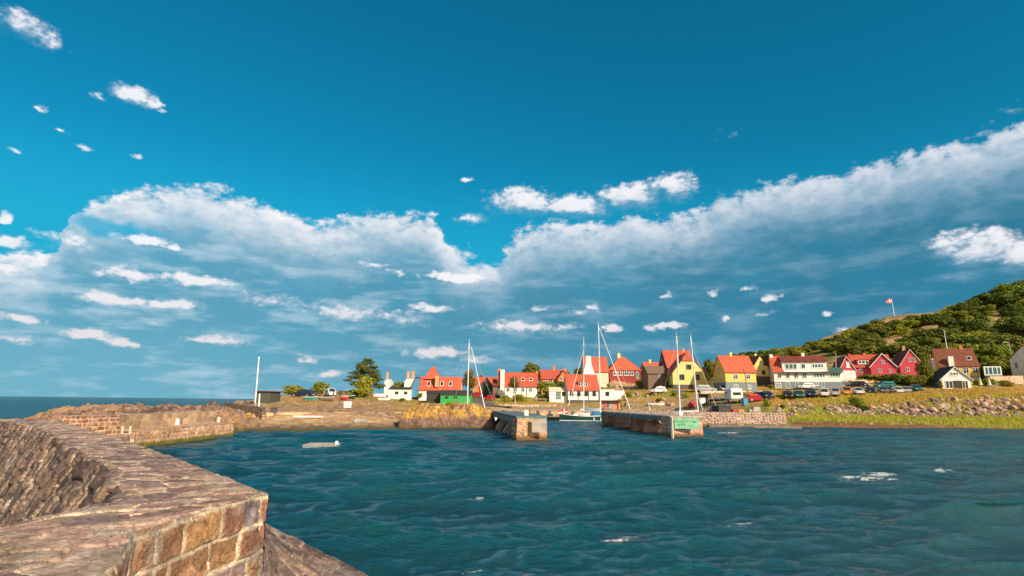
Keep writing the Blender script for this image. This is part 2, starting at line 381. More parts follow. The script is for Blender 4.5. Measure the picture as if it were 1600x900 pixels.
def gridmesh(name, Pn, colr=None, mat=None, parent=None, smooth=True, attrs=None):
    """Pn: (n, m, 3) array of points"""
    n, m_ = Pn.shape[:2]
    me = bpy.data.meshes.new(name)
    idx = np.arange(n*m_).reshape(n, m_)
    fc = np.stack([idx[:-1, :-1], idx[1:, :-1], idx[1:, 1:], idx[:-1, 1:]], -1).reshape(-1, 4)
    me.vertices.add(n*m_); me.vertices.foreach_set('co', Pn.reshape(-1).astype(np.float32))
    me.loops.add(fc.size); me.loops.foreach_set('vertex_index', fc.reshape(-1).astype(np.int32))
    me.polygons.add(len(fc)); me.polygons.foreach_set('loop_start', np.arange(0, fc.size, 4, dtype=np.int32))
    me.polygons.foreach_set('loop_total', np.full(len(fc), 4, dtype=np.int32))
    me.polygons.foreach_set('use_smooth', np.full(len(fc), smooth))
    me.update(calc_edges=True)
    if colr is not None:
        at = me.color_attributes.new('col', 'FLOAT_COLOR', 'POINT')
        c4 = np.ones((n*m_, 4), np.float32); c4[:, :3] = colr.reshape(-1, 3); at.data.foreach_set('color', c4.reshape(-1))
    for k, a in (attrs or {}).items():
        at = me.attributes.new(k, 'FLOAT', 'POINT'); at.data.foreach_set('value', a.reshape(-1).astype(np.float32))
    if mat: me.materials.append(mat)
    o = bpy.data.objects.new(name, me); C.objects.link(o)
    if parent: o.parent = parent
    return o

# ------------------------------------------------------------------ stone patterns
PAL_FG = [(.34, .235, .24), (.40, .27, .25), (.28, .20, .22), (.46, .25, .16), (.50, .30, .20), (.36, .28, .26), (.42, .22, .14)]
PAL_TOP = [(.45, .275, .22), (.52, .32, .24), (.32, .20, .18), (.56, .38, .27), (.44, .31, .24), (.38, .225, .19), (.25, .165, .155)]
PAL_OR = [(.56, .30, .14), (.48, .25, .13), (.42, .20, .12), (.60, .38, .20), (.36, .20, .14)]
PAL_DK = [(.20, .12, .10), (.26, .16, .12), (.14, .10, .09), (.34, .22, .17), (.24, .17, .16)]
PAL_SL = [(.27, .19, .15), (.34, .25, .18), (.20, .15, .13), (.38, .28, .22), (.24, .20, .17)]
def bricks(u, v, a, b, seed=0, warp=.15, wsc=1.2):
    uu = u+warp*a*2*(fbm(u*wsc, v*wsc, 3, seed)-.5); vv = v+warp*b*2.5*(fbm(u*wsc+31, v*wsc+7, 3, seed+5)-.5)
    row = np.floor(vv/b); fv = vv/b-row
    off = _hash(row, row*0, seed+2)
    cu = uu/a+off; k = np.floor(cu)
    j0 = (_hash(k, row, seed+3)-.5)*.6; j1 = (_hash(k+1, row, seed+3)-.5)*.6; jm = (_hash(k-1, row, seed+3)-.5)*.6
    fu = cu-k
    kk = np.where(fu < j0, k-1, np.where(fu > 1+j1, k+1, k))
    L = np.where(fu < j0, -1+jm, np.where(fu > 1+j1, 1+j1, j0)); Rr = np.where(fu < j0, j0, np.where(fu > 1+j1, 2.0, 1+j1))
    ed = np.minimum(np.minimum(fu-L, Rr-fu)*a, np.minimum(fv, 1-fv)*b)
    return kk*57+row*131, ed
def rubble(u, v, a, b, seed=0, warp=.2):
    uu = (u+warp*a*2*(fbm(u*2.1, v*2.1, 3, seed)-.5))/a; vv = (v+warp*b*2*(fbm(u*2.1+31, v*2.1+7, 3, seed+5)-.5))/b
    ci = np.floor(uu); cj = np.floor(vv)
    f1 = np.full(u.shape, 9.); f2 = np.full(u.shape, 9.); idd = np.zeros(u.shape)
    for di in (-1, 0, 1):
        for dj in (-1, 0, 1):
            i = ci+di; j = cj+dj
            x = i+.15+.7*_hash(i, j, seed+1); y = j+.15+.7*_hash(i, j, seed+2)
            d = np.sqrt((uu-x)**2+(vv-y)**2)
            nf = d < f1
            f2 = np.where(nf, f1, np.minimum(f2, d)); idd = np.where(nf, i*57+j*131, idd); f1 = np.where(nf, d, f1)
    return idd, (f2-f1)*.5*min(a, b)
def stones(origin, U, V, N, lu, lv, res, kind='brick', a=.45, b=.32, seed=0, pal=PAL_FG, mortar=(.62, .46, .30), mw=.022, relief=.03, rough=.02, moss=None, wl=None, resv=None, umod=None, mask=0.0):
    """sheet of stones : origin + u*U + v*V, displaced along N. returns (points, colours)"""
    nu = max(2, int(lu/res)+1); nv = max(2, int(lv/(resv or res))+1)
    u, v = np.meshgrid(np.linspace(0, lu, nu), np.linspace(0, lv, nv), indexing='ij')
    idd, ed = (bricks if kind == 'brick' else rubble)(u, v, a, b, seed)
    r1 = _hash(idd, idd*0+3, seed+9); r2 = _hash(idd, idd*0+8, seed+11); r3 = _hash(idd, idd*0+5, seed+4)
    pal = np.array(pal); c = pal[(r1*len(pal)*.999).astype(int)]*(.75+.5*r2)[..., None]
    mm = (1-sstep(ed, mw*.45, mw*1.3))*sstep(fbm(u*1.3+5, v*1.3, 3, seed+20), mask, mask+.25)
    mm = np.clip(mm, 0, 1)
    c = c*(1-mm[..., None])+np.array(mortar)*(mm)[..., None]*(.7+.6*fbm(u*7, v*7, 2, seed+21))[..., None]
    big = fbm(u*.5, v*.5, 3, seed+30); c = c*(.75+.5*big)[..., None]
    h = relief*(sstep(ed, 0, .06)*(.55+.6*r3)) + rough*(fbm(u*6, v*6, 4, seed+40)-.5)*2
    p = np.array(origin)+u[..., None]*np.array(U)+v[..., None]*np.array(V)+h[..., None]*np.array(N)
    if wl is not None:   # algae near the water line (world z)
        z = p[..., 2]; k = 1-sstep(z+.25*(fbm(u*2, v*2, 3, 77)-.5), wl*.4, wl)
        c = c*(1-k[..., None])+np.array((.13, .12, .015))*k[..., None]
        k2 = 1-sstep(z, 0.02, .14); c = c*(1-k2[..., None])+np.array((.03, .03, .01))*k2[..., None]
    return p, c
def sheet_quad(name, p00, p10, p01, p11, N, res, parent=None, **k):
    """stones on a bilinear quad: u from p00 to p10, v from p00 to p01"""
    p00, p10, p01, p11 = [np.array(x, float) for x in (p00, p10, p01, p11)]
    lu = .5*(np.linalg.norm(p10-p00)+np.linalg.norm(p11-p01)); lv = .5*(np.linalg.norm(p01-p00)+np.linalg.norm(p11-p10))
    wl = k.pop('wl', None); moss = k.pop('moss', (.15, .13, .012))
    p, c = stones((0, 0, 0), (1, 0, 0), (0, 1, 0), (0, 0, 1), lu, lv, res, **k)
    s = (p[..., 0]/lu)[..., None]; t = (p[..., 1]/lv)[..., None]; h = p[..., 2][..., None]
    q_ = (1-s)*(1-t)*p00+s*(1-t)*p10+(1-s)*t*p01+s*t*p11
    q_ = q_+h*np.array(N, float)
    if wl is not None:
        z = q_[..., 2]; u = p[..., 0]; v = p[..., 1]
        kk = (1-sstep(z+.3*(fbm(u*2, v*2, 3, 77)-.5), wl*.4, wl))[..., None]; c = c*(1-kk)+np.array(moss)*kk
        k2 = (1-sstep(z, .02, .16))[..., None]; c = c*(1-k2)+np.array((.03, .03, .01))*k2
    return gridmesh(name, q_, c, m_stone, parent)

# ------------------------------------------------------------------ water
def make_water():
    t0, t1 = -1.18, 1.12
    na = 1000
    rs = [3.0]
    while rs[-1] < 170: rs.append(rs[-1]*(1+.0062))
    while rs[-1] < 24000: rs.append(rs[-1]*1.05)
    rs = np.array(rs); an = np.linspace(t0, t1, na)
    r_, a_ = np.meshgrid(rs, an, indexing='ij')
    X = r_*np.sin(a_); Y = r_*np.cos(a_)
    Z = np.zeros_like(X); DX = np.zeros_like(X); DY = np.zeros_like(X); J = np.zeros_like(X)
    dl = np.maximum(r_*.0062, .02)
    rg = np.random.default_rng(21)
    # patchiness: gusts
    gst = .55+.9*fbm(X*.05, Y*.09, 3, 91)
    for i in range(124):
        lam = .30*(18.0)**(rg.random()**1.15)
        th = R(-70)+rg.normal()*R(24)                # travel direction
        if lam > 1.1: th = R(-77)+rg.normal()*R(13)
        kx, ky = math.cos(th), math.sin(th); k = 2*math.pi/lam
        amp = (.0058 if lam < 1.0 else .0076)*lam**.95*(1.0 if lam < 3.4 else .7)
        ph = rg.random()*6.283
        f_ = sstep(lam/dl, 2.2, 4.5)*sstep(-r_, -160, -90)
        arg = k*(kx*X+ky*Y)+ph+(.9 if lam > 1.5 else 1.6)*(fbm(X*.09+i, Y*.09, 2, 40+i % 5)-.5)
        a = amp*f_*gst
        Z += a*np.cos(arg); s_ = np.sin(arg)*a*1.25; DX -= kx*s_; DY -= ky*s_; J += k*a*np.cos(arg)
    foam = sstep(J, 1.1, 1.5)*sstep(fbm(X*.16, Y*.3, 3, 200), .50, .62)*sstep(r_, 9, 14)
    # explicit white horses
    for (px, py, w_) in ((1360, 748, .75), (1376, 741, .6), (1305, 771, .38), (1478, 735, .4), (1143, 821, .22), (1158, 816, .2), (968, 843, .25), (740, 772, .16), (1540, 727, .4), (1110, 676, 1.0), (1140, 677, .8), (735, 882, .12), (1255, 772, .25)):
        p = G(px, py, 0.05); ddx = X-p.x; ddy = Y-p.y; dx = (ddx+.25*ddy)/(2.1*w_); dy = (ddy-.22*ddx)/(.9*w_)
        foam = np.maximum(foam, sstep(-(dx*dx+dy*dy)+1.2*(fbm(X*1.3, Y*2.2, 3, 35)-.5), -1, -.2)*sstep(fbm(X*3.2, Y*5.6, 4, 33, .65), .40, .52))
        Z += .10*w_*np.exp(-(dx*dx+dy*dy))
    Pn = np.stack([X+DX, Y+DY, Z], -1)
    o = gridmesh('water', Pn, None, None, attrs={'foam': foam})
    m, t, p = newmat('sea_water')
    co = t.n('ShaderNodeTexCoord').outputs['Object']
    fo = t.n('ShaderNodeAttribute', attribute_name='foam').outputs['Fac']
    p.inputs['Roughness'].default_value = .13; p.inputs['IOR'].default_value = 1.33
    v1 = t.v('MULTIPLY', co, (1, 1, 0))
    big = t.noise(t.v('MULTIPLY', co, (.03, .06, 0)), 1., 4, .6)
    sx_ = t.n('ShaderNodeSeparateXYZ'); t.put(sx_.inputs[0], co)
    c = t.mix(t.ss(big, .35, .65), (.0004, .047, .070, 1), (.0010, .096, .124, 1))
    # greener, more silted water in the shallows to the right
    c = t.mix(t.m('MULTIPLY', t.ss(t.m('SUBTRACT', sx_.outputs[0], t.m('MULTIPLY', sx_.outputs[1], .1)), 0, 22), .6), c, (.0015, .066, .074, 1))
    fz = t.m('MULTIPLY', fo, t.ss(t.noise(t.v('MULTIPLY', co, (7, 11, 5)), 1.2, 6, .75), .40, .54))
    fz = t.m('MULTIPLY', fz, 1.35, clamp=True)
    c = t.mix(fz, c, (.8, .82, .82, 1)); t.put(p.inputs['Base Color'], c)
    t.put(p.inputs['Roughness'], t.m('ADD', .13, t.m('MULTIPLY', fz, .6)))
    n1 = t.noise(t.v('MULTIPLY', co, (2.6, 7.0, 1)), 1., 6, .68); n2 = t.noise(t.v('MULTIPLY', co, (.35, .9, 1)), 1., 5, .6)
    b = t.n('ShaderNodeBump'); b.inputs['Strength'].default_value = 1.0; b.inputs['Distance'].default_value = .27
    t.put(b.inputs['Height'], n1)
    b2 = t.n('ShaderNodeBump'); b2.inputs['Strength'].default_value = .7; b2.inputs['Distance'].default_value = .35
    t.put(b2.inputs['Height'], n2); t.put(b2.inputs['Normal'], b.outputs[0])
    df = t.n('ShaderNodeBsdfDiffuse'); t.put(df.inputs['Color'], c); t.put(df.inputs['Normal'], b2.outputs[0])
    gl = t.n('ShaderNodeBsdfGlossy'); gl.inputs['Roughness'].default_value = .09; t.put(gl.inputs['Normal'], b2.outputs[0])
    fr = t.n('ShaderNodeFresnel'); fr.inputs['IOR'].default_value = 1.33; t.put(fr.inputs['Normal'], b2.outputs[0])
    ms = t.n('ShaderNodeMixShader'); t.put(ms.inputs[0], t.m('MULTIPLY', t.m('MINIMUM', t.m('MULTIPLY', fr.outputs[0], 1.35), .48), t.m('SUBTRACT', 1., fz)))
    t.put(ms.inputs[1], df.outputs[0]); t.put(ms.inputs[2], gl.outputs[0]); t.put(t.t.nodes['Material Output'].inputs['Surface'], ms.outputs[0])
    o.data.materials.append(m); tag(o, 'choppy teal harbour water reaching the open sea', 'water', kind='structure')
make_water()

# ------------------------------------------------------------------ terrain
HZ = lambda px: 619+.011*px
TX = lambda px: float(ray(px, HZ(px))[0]/ray(px, HZ(px))[1])
# each column: px, list of (Y, 'z'|'p', value)
PROF = {
 -300: [(40, 'z', -1), (55, 'z', -2), (300, 'z', -2)],
 -60: [(40, 'z', -1), (60, 'z', -1.2), (300, 'z', -2)],
 20: [(40, 'z', -1), (58, 'z', -.5), (66, 'z', .35), (74, 'z', -.3), (300, 'z', -2)],
 80: [(36, 'z', -1), (44, 'z', .3), (60, 'p', 646), (72, 'p', 640), (80, 'z', -.5), (300, 'z', -2)],
 150: [(36, 'z', .2), (46, 'z', 1.0), (62, 'p', 640), (72, 'p', 632), (84, 'z', -.5), (300, 'z', -2)],
 200: [(38, 'z', -1), (46, 'z', 1.0), (62, 'p', 640), (72, 'p', 630), (86, 'z', -.5), (300, 'z', -2)],
 270: [(44, 'z', -1), (50, 'z', 1.0), (62, 'p', 640), (74, 'p', 631), (92, 'z', -.5), (300, 'z', -2)],
 330: [(48, 'z', -1), (53, 'z', .9), (66, 'p', 640), (80, 'p', 630), (110, 'z', -.5), (300, 'z', -2)],
 370: [(52, 'z', -1), (54, 'z', .2), (62, 'p', 658), (72, 'p', 645), (85, 'p', 634), (110, 'p', 626), (150, 'z', 1), (300, 'z', -2)],
 415: [(57, 'z', -1), (59, 'z', 0), (66, 'p', 659), (71, 'p', 654), (73, 'p', 645), (90, 'p', 635), (110, 'p', 625), (140, 'p', 617), (170, 'z', 2), (300, 'z', -2)],
 500: [(60, 'z', -1), (63, 'z', 0), (72, 'p', 654), (75, 'p', 650), (76.5, 'p', 643), (100, 'p', 631), (125, 'p', 621), (145, 'p', 615), (170, 'p', 612), (300, 'z', -2)],
 600: [(62, 'z', -1), (66, 'z', 0), (74, 'p', 655), (80, 'p', 650), (82, 'p', 644), (100, 'p', 636), (130, 'p', 625), (150, 'p', 619), (180, 'p', 614), (300, 'z', 0)],
 650: [(66, 'z', -1), (70, 'z', -.5), (78, 'z', .2), (84, 'p', 648), (100, 'p', 641), (130, 'p', 630), (150, 'p', 622), (180, 'p', 618), (300, 'z', 1)],
 700: [(66, 'z', -1), (80, 'z', -1), (100, 'z', -1), (106, 'z', -.5), (108, 'p', 641), (130, 'p', 632), (150, 'p', 624), (180, 'p', 618), (300, 'z', 3)],
 765: [(66, 'z', -1), (100, 'z', -1), (118, 'z', -1), (120, 'z', 1.3), (130, 'p', 636), (150, 'p', 627), (165, 'p', 619), (190, 'p', 614), (300, 'z', 4)],
 820: [(66, 'z', -1), (100, 'z', -1), (130.5, 'z', -1), (131, 'z', 1.35), (142, 'p', 631), (155, 'p', 622), (165, 'p', 617), (200, 'p', 606), (300, 'z', 12)],
 900: [(66, 'z', -1), (100, 'z', -1), (130.5, 'z', -1), (131, 'z', 1.35), (145, 'p', 631), (152, 'p', 626), (170, 'p', 622), (200, 'p', 600), (300, 'z', 14)],
 960: [(66, 'z', -1), (100, 'z', -1), (130.5, 'z', -1), (131, 'z', 1.45), (140, 'p', 633), (150, 'p', 623), (165, 'p', 608), (178, 'p', 593), (200, 'p', 590), (300, 'z', 12)],
 1040: [(66, 'z', -1), (100, 'z', -1), (128, 'z', -1), (128.5, 'z', 1.7), (134, 'p', 632), (142, 'p', 619), (148, 'p', 611), (158, 'p', 604), (175, 'p', 600), (300, 'z', 14)],
 1095: [(66, 'z', -1), (86, 'z', -1), (118, 'z', -1), (118.5, 'z', 1.9), (126, 'p', 632), (136, 'p', 617), (143, 'p', 611), (155, 'p', 607), (175, 'p', 600), (240, 'p', 585), (300, 'z', 12)],
 1115: [(66, 'z', -1), (84, 'z', -1), (84.5, 'z', 2.1), (110, 'z', 2.3), (126, 'p', 628), (136, 'p', 616), (143, 'p', 611), (155, 'p', 607), (175, 'p', 600), (240, 'p', 580), (300, 'z', 14)],
 1200: [(66, 'z', -1), (84, 'z', -1), (84.5, 'z', 2.1), (100, 'p', 640), (112, 'p', 628), (122, 'p', 617), (136, 'p', 614), (145, 'p', 609), (152, 'p', 607), (175, 'p', 590), (240, 'p', 557), (270, 'z', 20), (320, 'z', 12)],
 1225: [(66, 'z', -1), (85, 'z', -.4), (86.5, 'z', .1), (100, 'p', 646), (112, 'p', 630), (122, 'p', 617), (136, 'p', 614), (145, 'p', 609), (152, 'p', 607), (175, 'p', 590), (240, 'p', 552), (270, 'z', 22), (320, 'z', 12)],
 1300: [(66, 'z', -1), (86, 'z', -.1), (87, 'z', .05), (90, 'p', 660), (100, 'p', 651), (108, 'p', 636), (120, 'p', 618), (134, 'p', 614), (145, 'p', 609), (152, 'p', 606), (175, 'p', 588), (220, 'p', 550), (255, 'p', 527), (285, 'z', 26), (330, 'z', 12)],
 1400: [(66, 'z', -1), (87, 'z', -.1), (88, 'z', .05), (91, 'p', 661), (101, 'p', 653), (112, 'p', 632), (124, 'p', 617), (138, 'p', 612), (150, 'p', 600), (162, 'p', 586), (182, 'p', 565), (225, 'p', 522), (262, 'p', 494), (295, 'z', 38), (340, 'z', 20)],
 1500: [(66, 'z', -1), (89, 'z', -.1), (90, 'z', .05), (93, 'p', 661), (103, 'p', 653), (114, 'p', 623), (132, 'p', 609), (144, 'p', 606), (158, 'p', 592), (172, 'p', 574), (225, 'p', 512), (265, 'p', 487), (285, 'p', 477), (310, 'z', 48), (360, 'z', 30)],
 1600: [(66, 'z', -1), (91, 'z', -.1), (92, 'z', .05), (95, 'p', 662), (105, 'p', 655), (116, 'p', 625), (134, 'p', 609), (146, 'p', 603), (158, 'p', 591), (175, 'p', 562), (230, 'p', 505), (275, 'p', 464), (305, 'p', 452), (330, 'z', 62), (380, 'z', 45)],
 1800: [(66, 'z', -1), (93, 'z', -.1), (94, 'z', .05), (108, 'p', 656), (120, 'p', 625), (136, 'p', 609), (158, 'p', 590), (175, 'p', 555), (230, 'p', 490), (290, 'p', 430), (320, 'p', 420), (380, 'z', 60), (420, 'z', 50)],
}
YG = np.concatenate([np.arange(36, 150, .8), np.arange(150, 262, 1.6), np.arange(262, 420, 4.)])
_cols = sorted(PROF); _tx = np.array([TX(p) for p in _cols]); _zz = []
for px in _cols:
    pts = []
    for (Y, k, v_) in PROF[px]: pts.append((Y, P(px, v_, Y).z if k == 'p' else v_))
    ys, zs = zip(*pts); _zz.append(np.interp(YG, ys, zs))
_zz = np.array(_zz)
def tz_base(t, Y):
    """terrain height by bilinear lookup, arrays"""
    t = np.asarray(t, float); Y = np.asarray(Y, float)
    ci = np.clip(np.searchsorted(_tx, t)-1, 0, len(_tx)-2); f = np.clip((t-_tx[ci])/(_tx[ci+1]-_tx[ci]), 0, 1)
    yi = np.clip(np.searchsorted(YG, Y)-1, 0, len(YG)-2); g_ = np.clip((Y-YG[yi])/(YG[yi+1]-YG[yi]), 0, 1)
    za = _zz[ci, yi]*(1-g_)+_zz[ci, yi+1]*g_; zb = _zz[ci+1, yi]*(1-g_)+_zz[ci+1, yi+1]*g_
    return za*(1-f)+zb*f
def tz(X, Y):
    X = np.asarray(X, float); Y = np.asarray(Y, float); t = X/Y
    z = tz_base(t, Y)
    land = sstep(z, 0, .8)
    rocky = np.clip(1-sstep(t, TX(380), TX(440)), 0, 1)        # headland on the left
    hill = sstep(Y, 165, 200)
    slope = sstep(t, TX(930), TX(950))*(1-sstep(t, TX(1045), TX(1060)))*sstep(Y, 134, 145)
    rr = fbm(X*.22+3, Y*.35, 5, 5, .55)-.5; rid = np.abs(fbm(X*.35, Y*.5, 4, 15)-.5)*2
    z = z+land*(.12*(fbm(X*.5, Y*.5, 3, 9)-.5)*2)
    z = z+rocky*sstep(z, -.4, .5)*(1.5*rr-.55*rid-.25+1.5*(np.abs(fbm(X*.9, Y*.7, 5, 25, .6)-.5)*-2+.25)*.7)+hill*(2.2*(fbm(X*.06, Y*.06, 4, 3)-.5)*2+.8*rr)+slope*(1.6*rr-.5*rid+.1)
    # level ground under the left quay and walls
    return z
def hit(px, py, y0=60.0, y1=420.0):
    d = ray(px, py); Ys = np.arange(y0, y1, .25); s = Ys/d[1]; X = d[0]*s; Z = CAMZ+d[2]*s
    T = tz(X, Ys); k = np.nonzero(Z <= T)[0]
    i = k[0] if len(k) else len(Ys)-1
    return Vector((X[i], Ys[i], T[i]))
def make_terrain():
    tt = np.concatenate([np.arange(TX(-300), TX(330), .004), np.arange(TX(330), TX(1620), .0021), np.arange(TX(1620), TX(1800), .006)])
    T, Yv = np.meshgrid(tt, YG, indexing='ij'); X = T*Yv
    Z = tz(X, Yv)
    n1 = fbm(X*.12, Yv*.12, 4, 50); n2 = fbm(X*.5, Yv*.5, 4, 60); n3 = fbm(X*1.7, Yv*1.7, 3, 70)
    def cc(*a): return np.array(a)
    def mixc(c, k, b): k = np.clip(k, 0, 1)[..., None]; return c*(1-k)+np.array(b)*k
    px = T*880+800
    dry = cc(.50, .28, .07); rock = cc(.50, .29, .19)
    c = np.zeros(X.shape+(3,))+dry
    c = mixc(c, sstep(n2, .45, .6), (.36, .26, .06)); c = mixc(c, sstep(n1, .5, .62), (.22, .24, .03))
    # left headland: pink and orange rock, lichen, dark weed
    left = px < 430
    kl = 1-sstep(px, 395, 440)
    rc = mixc(np.zeros(X.shape+(3,))+cc(.66, .36, .22), sstep(n2, .4, .6), (.48, .28, .20)); rc = mixc(rc, sstep(n3, .55, .7), (.60, .34, .10)); rc = mixc(rc, sstep(n1*.6+n3*.4, .54, .62), (.17, .11, .09)); crk = np.abs(fbm(X*.8+Z*1.5, Yv*.5, 4, 81)-.5); rc = mixc(rc, (1-sstep(crk, .006, .03))*.7, (.12, .08, .07))
    c = c*(1-kl[..., None])+rc*kl[..., None]
    # promenade ground
    kp = sstep(px, 400, 430)*(1-sstep(px, 620, 660))*(1-sstep(Yv, 120, 132))
    pc = mixc(np.zeros(X.shape+(3,))+cc(.54, .29, .17), sstep(n2, .4, .65), (.60, .35, .21)); pc = mixc(pc, sstep(n3, .52, .62), (.24, .15, .08)); pc = mixc(pc, sstep(n1*.5+n3*.5, .54, .62), (.26, .22, .06))
    c = c*(1-kp[..., None])+pc*kp[..., None]
    ks = kp*(1-sstep(Yv+1.*(n3-.5), 76, 78.5)); c = c*(1-ks[..., None])+mixc(np.zeros(X.shape+(3,))+cc(.72, .46, .24), sstep(n2, .45, .65), (.60, .35, .19))*ks[..., None]
    # weed line along the left shore
    kw = (1-sstep(Z+.5*(n3-.5), .15, .75))*(px < 780); c = mixc(c, kw, (.16, .11, .06)); c = mixc(c, (1-sstep(Z, .02, .2))*(px < 780), (.10, .10, .012))
    # harbour yard
    ky = sstep(px, 690, 730)*(1-sstep(px, 1130, 1160))*(1-sstep(Yv, 138, 142)); c = mixc(c, ky*.8, (.42, .29, .18))
    # rocky slope below the red house
    kr = sstep(px, 935, 950)*(1-sstep(px, 1045, 1058))*sstep(Yv, 138, 142)*(1-sstep(Yv, 184, 190)); kk = kr*sstep(n2, .40, .52); c = mixc(c, kk, (.62, .37, .21))
    kg = kr*sstep(n1, .5, .6); c = mixc(c, kg, (.24, .28, .03))
    # green lawn behind the quays
    kq = sstep(px, 780, 790)*(1-sstep(px, 930, 945))*sstep(Yv, 141, 145); c = mixc(c, kq*sstep(n2, .4, .55), (.30, .27, .04))
    # right shore : kelp line, bright grass strip, stony bank
    rs_ = sstep(px, 1222, 1238)
    c = mixc(c, rs_*(Yv < 93.5), (.30, .13, .045)); c = mixc(c, rs_*(Yv < 95)*sstep(n3, .5, .6), (.18, .10, .05))
    gs = rs_*sstep(Yv+3*(n2-.5), 90.5, 92.5)*(1-sstep(Yv+4*(n2-.5), 101, 104)); c = mixc(c, gs, (.30, .33, .03)); c = mixc(c, gs*sstep(n2, .48, .60), (.42, .30, .08)); c = mixc(c, gs*sstep(n3, .58, .7), (.16, .17, .03))
    bs = rs_*sstep(Yv, 102, 104)*(1-sstep(Yv+4*(n2-.5), 114, 118)); c = mixc(c, bs*.85, (.26, .17, .11)); c = mixc(c, bs*sstep(n3, .55, .65), (.20, .19, .04))
    dr = rs_*sstep(Yv, 112, 117)*(1-sstep(Yv, 148, 156)); c = mixc(c, dr*sstep(n2, .35, .5), (.58, .33, .09)); c = mixc(c, dr*sstep(n1, .5, .6)*.8, (.40, .34, .06))
    # hill: dark scrub and tawny bare rock
    hl = sstep(px, 1120, 1150)*sstep(Yv, 160, 175); c = mixc(c, hl, (.22, .19, .04)); hr = hl*sstep(n1+.25*(n2-.5), .44, .52); c = mixc(c, hr, (.44, .26, .12)); c = mixc(c, hl*sstep(n3, .62, .7)*.7, (.30, .25, .10))
    o = gridmesh('ground', np.stack([X, Yv, Z], -1), c, m_ground)
    tag(o, 'shore, village ground and rocky hill behind the harbour', 'ground', kind='structure')
make_terrain()
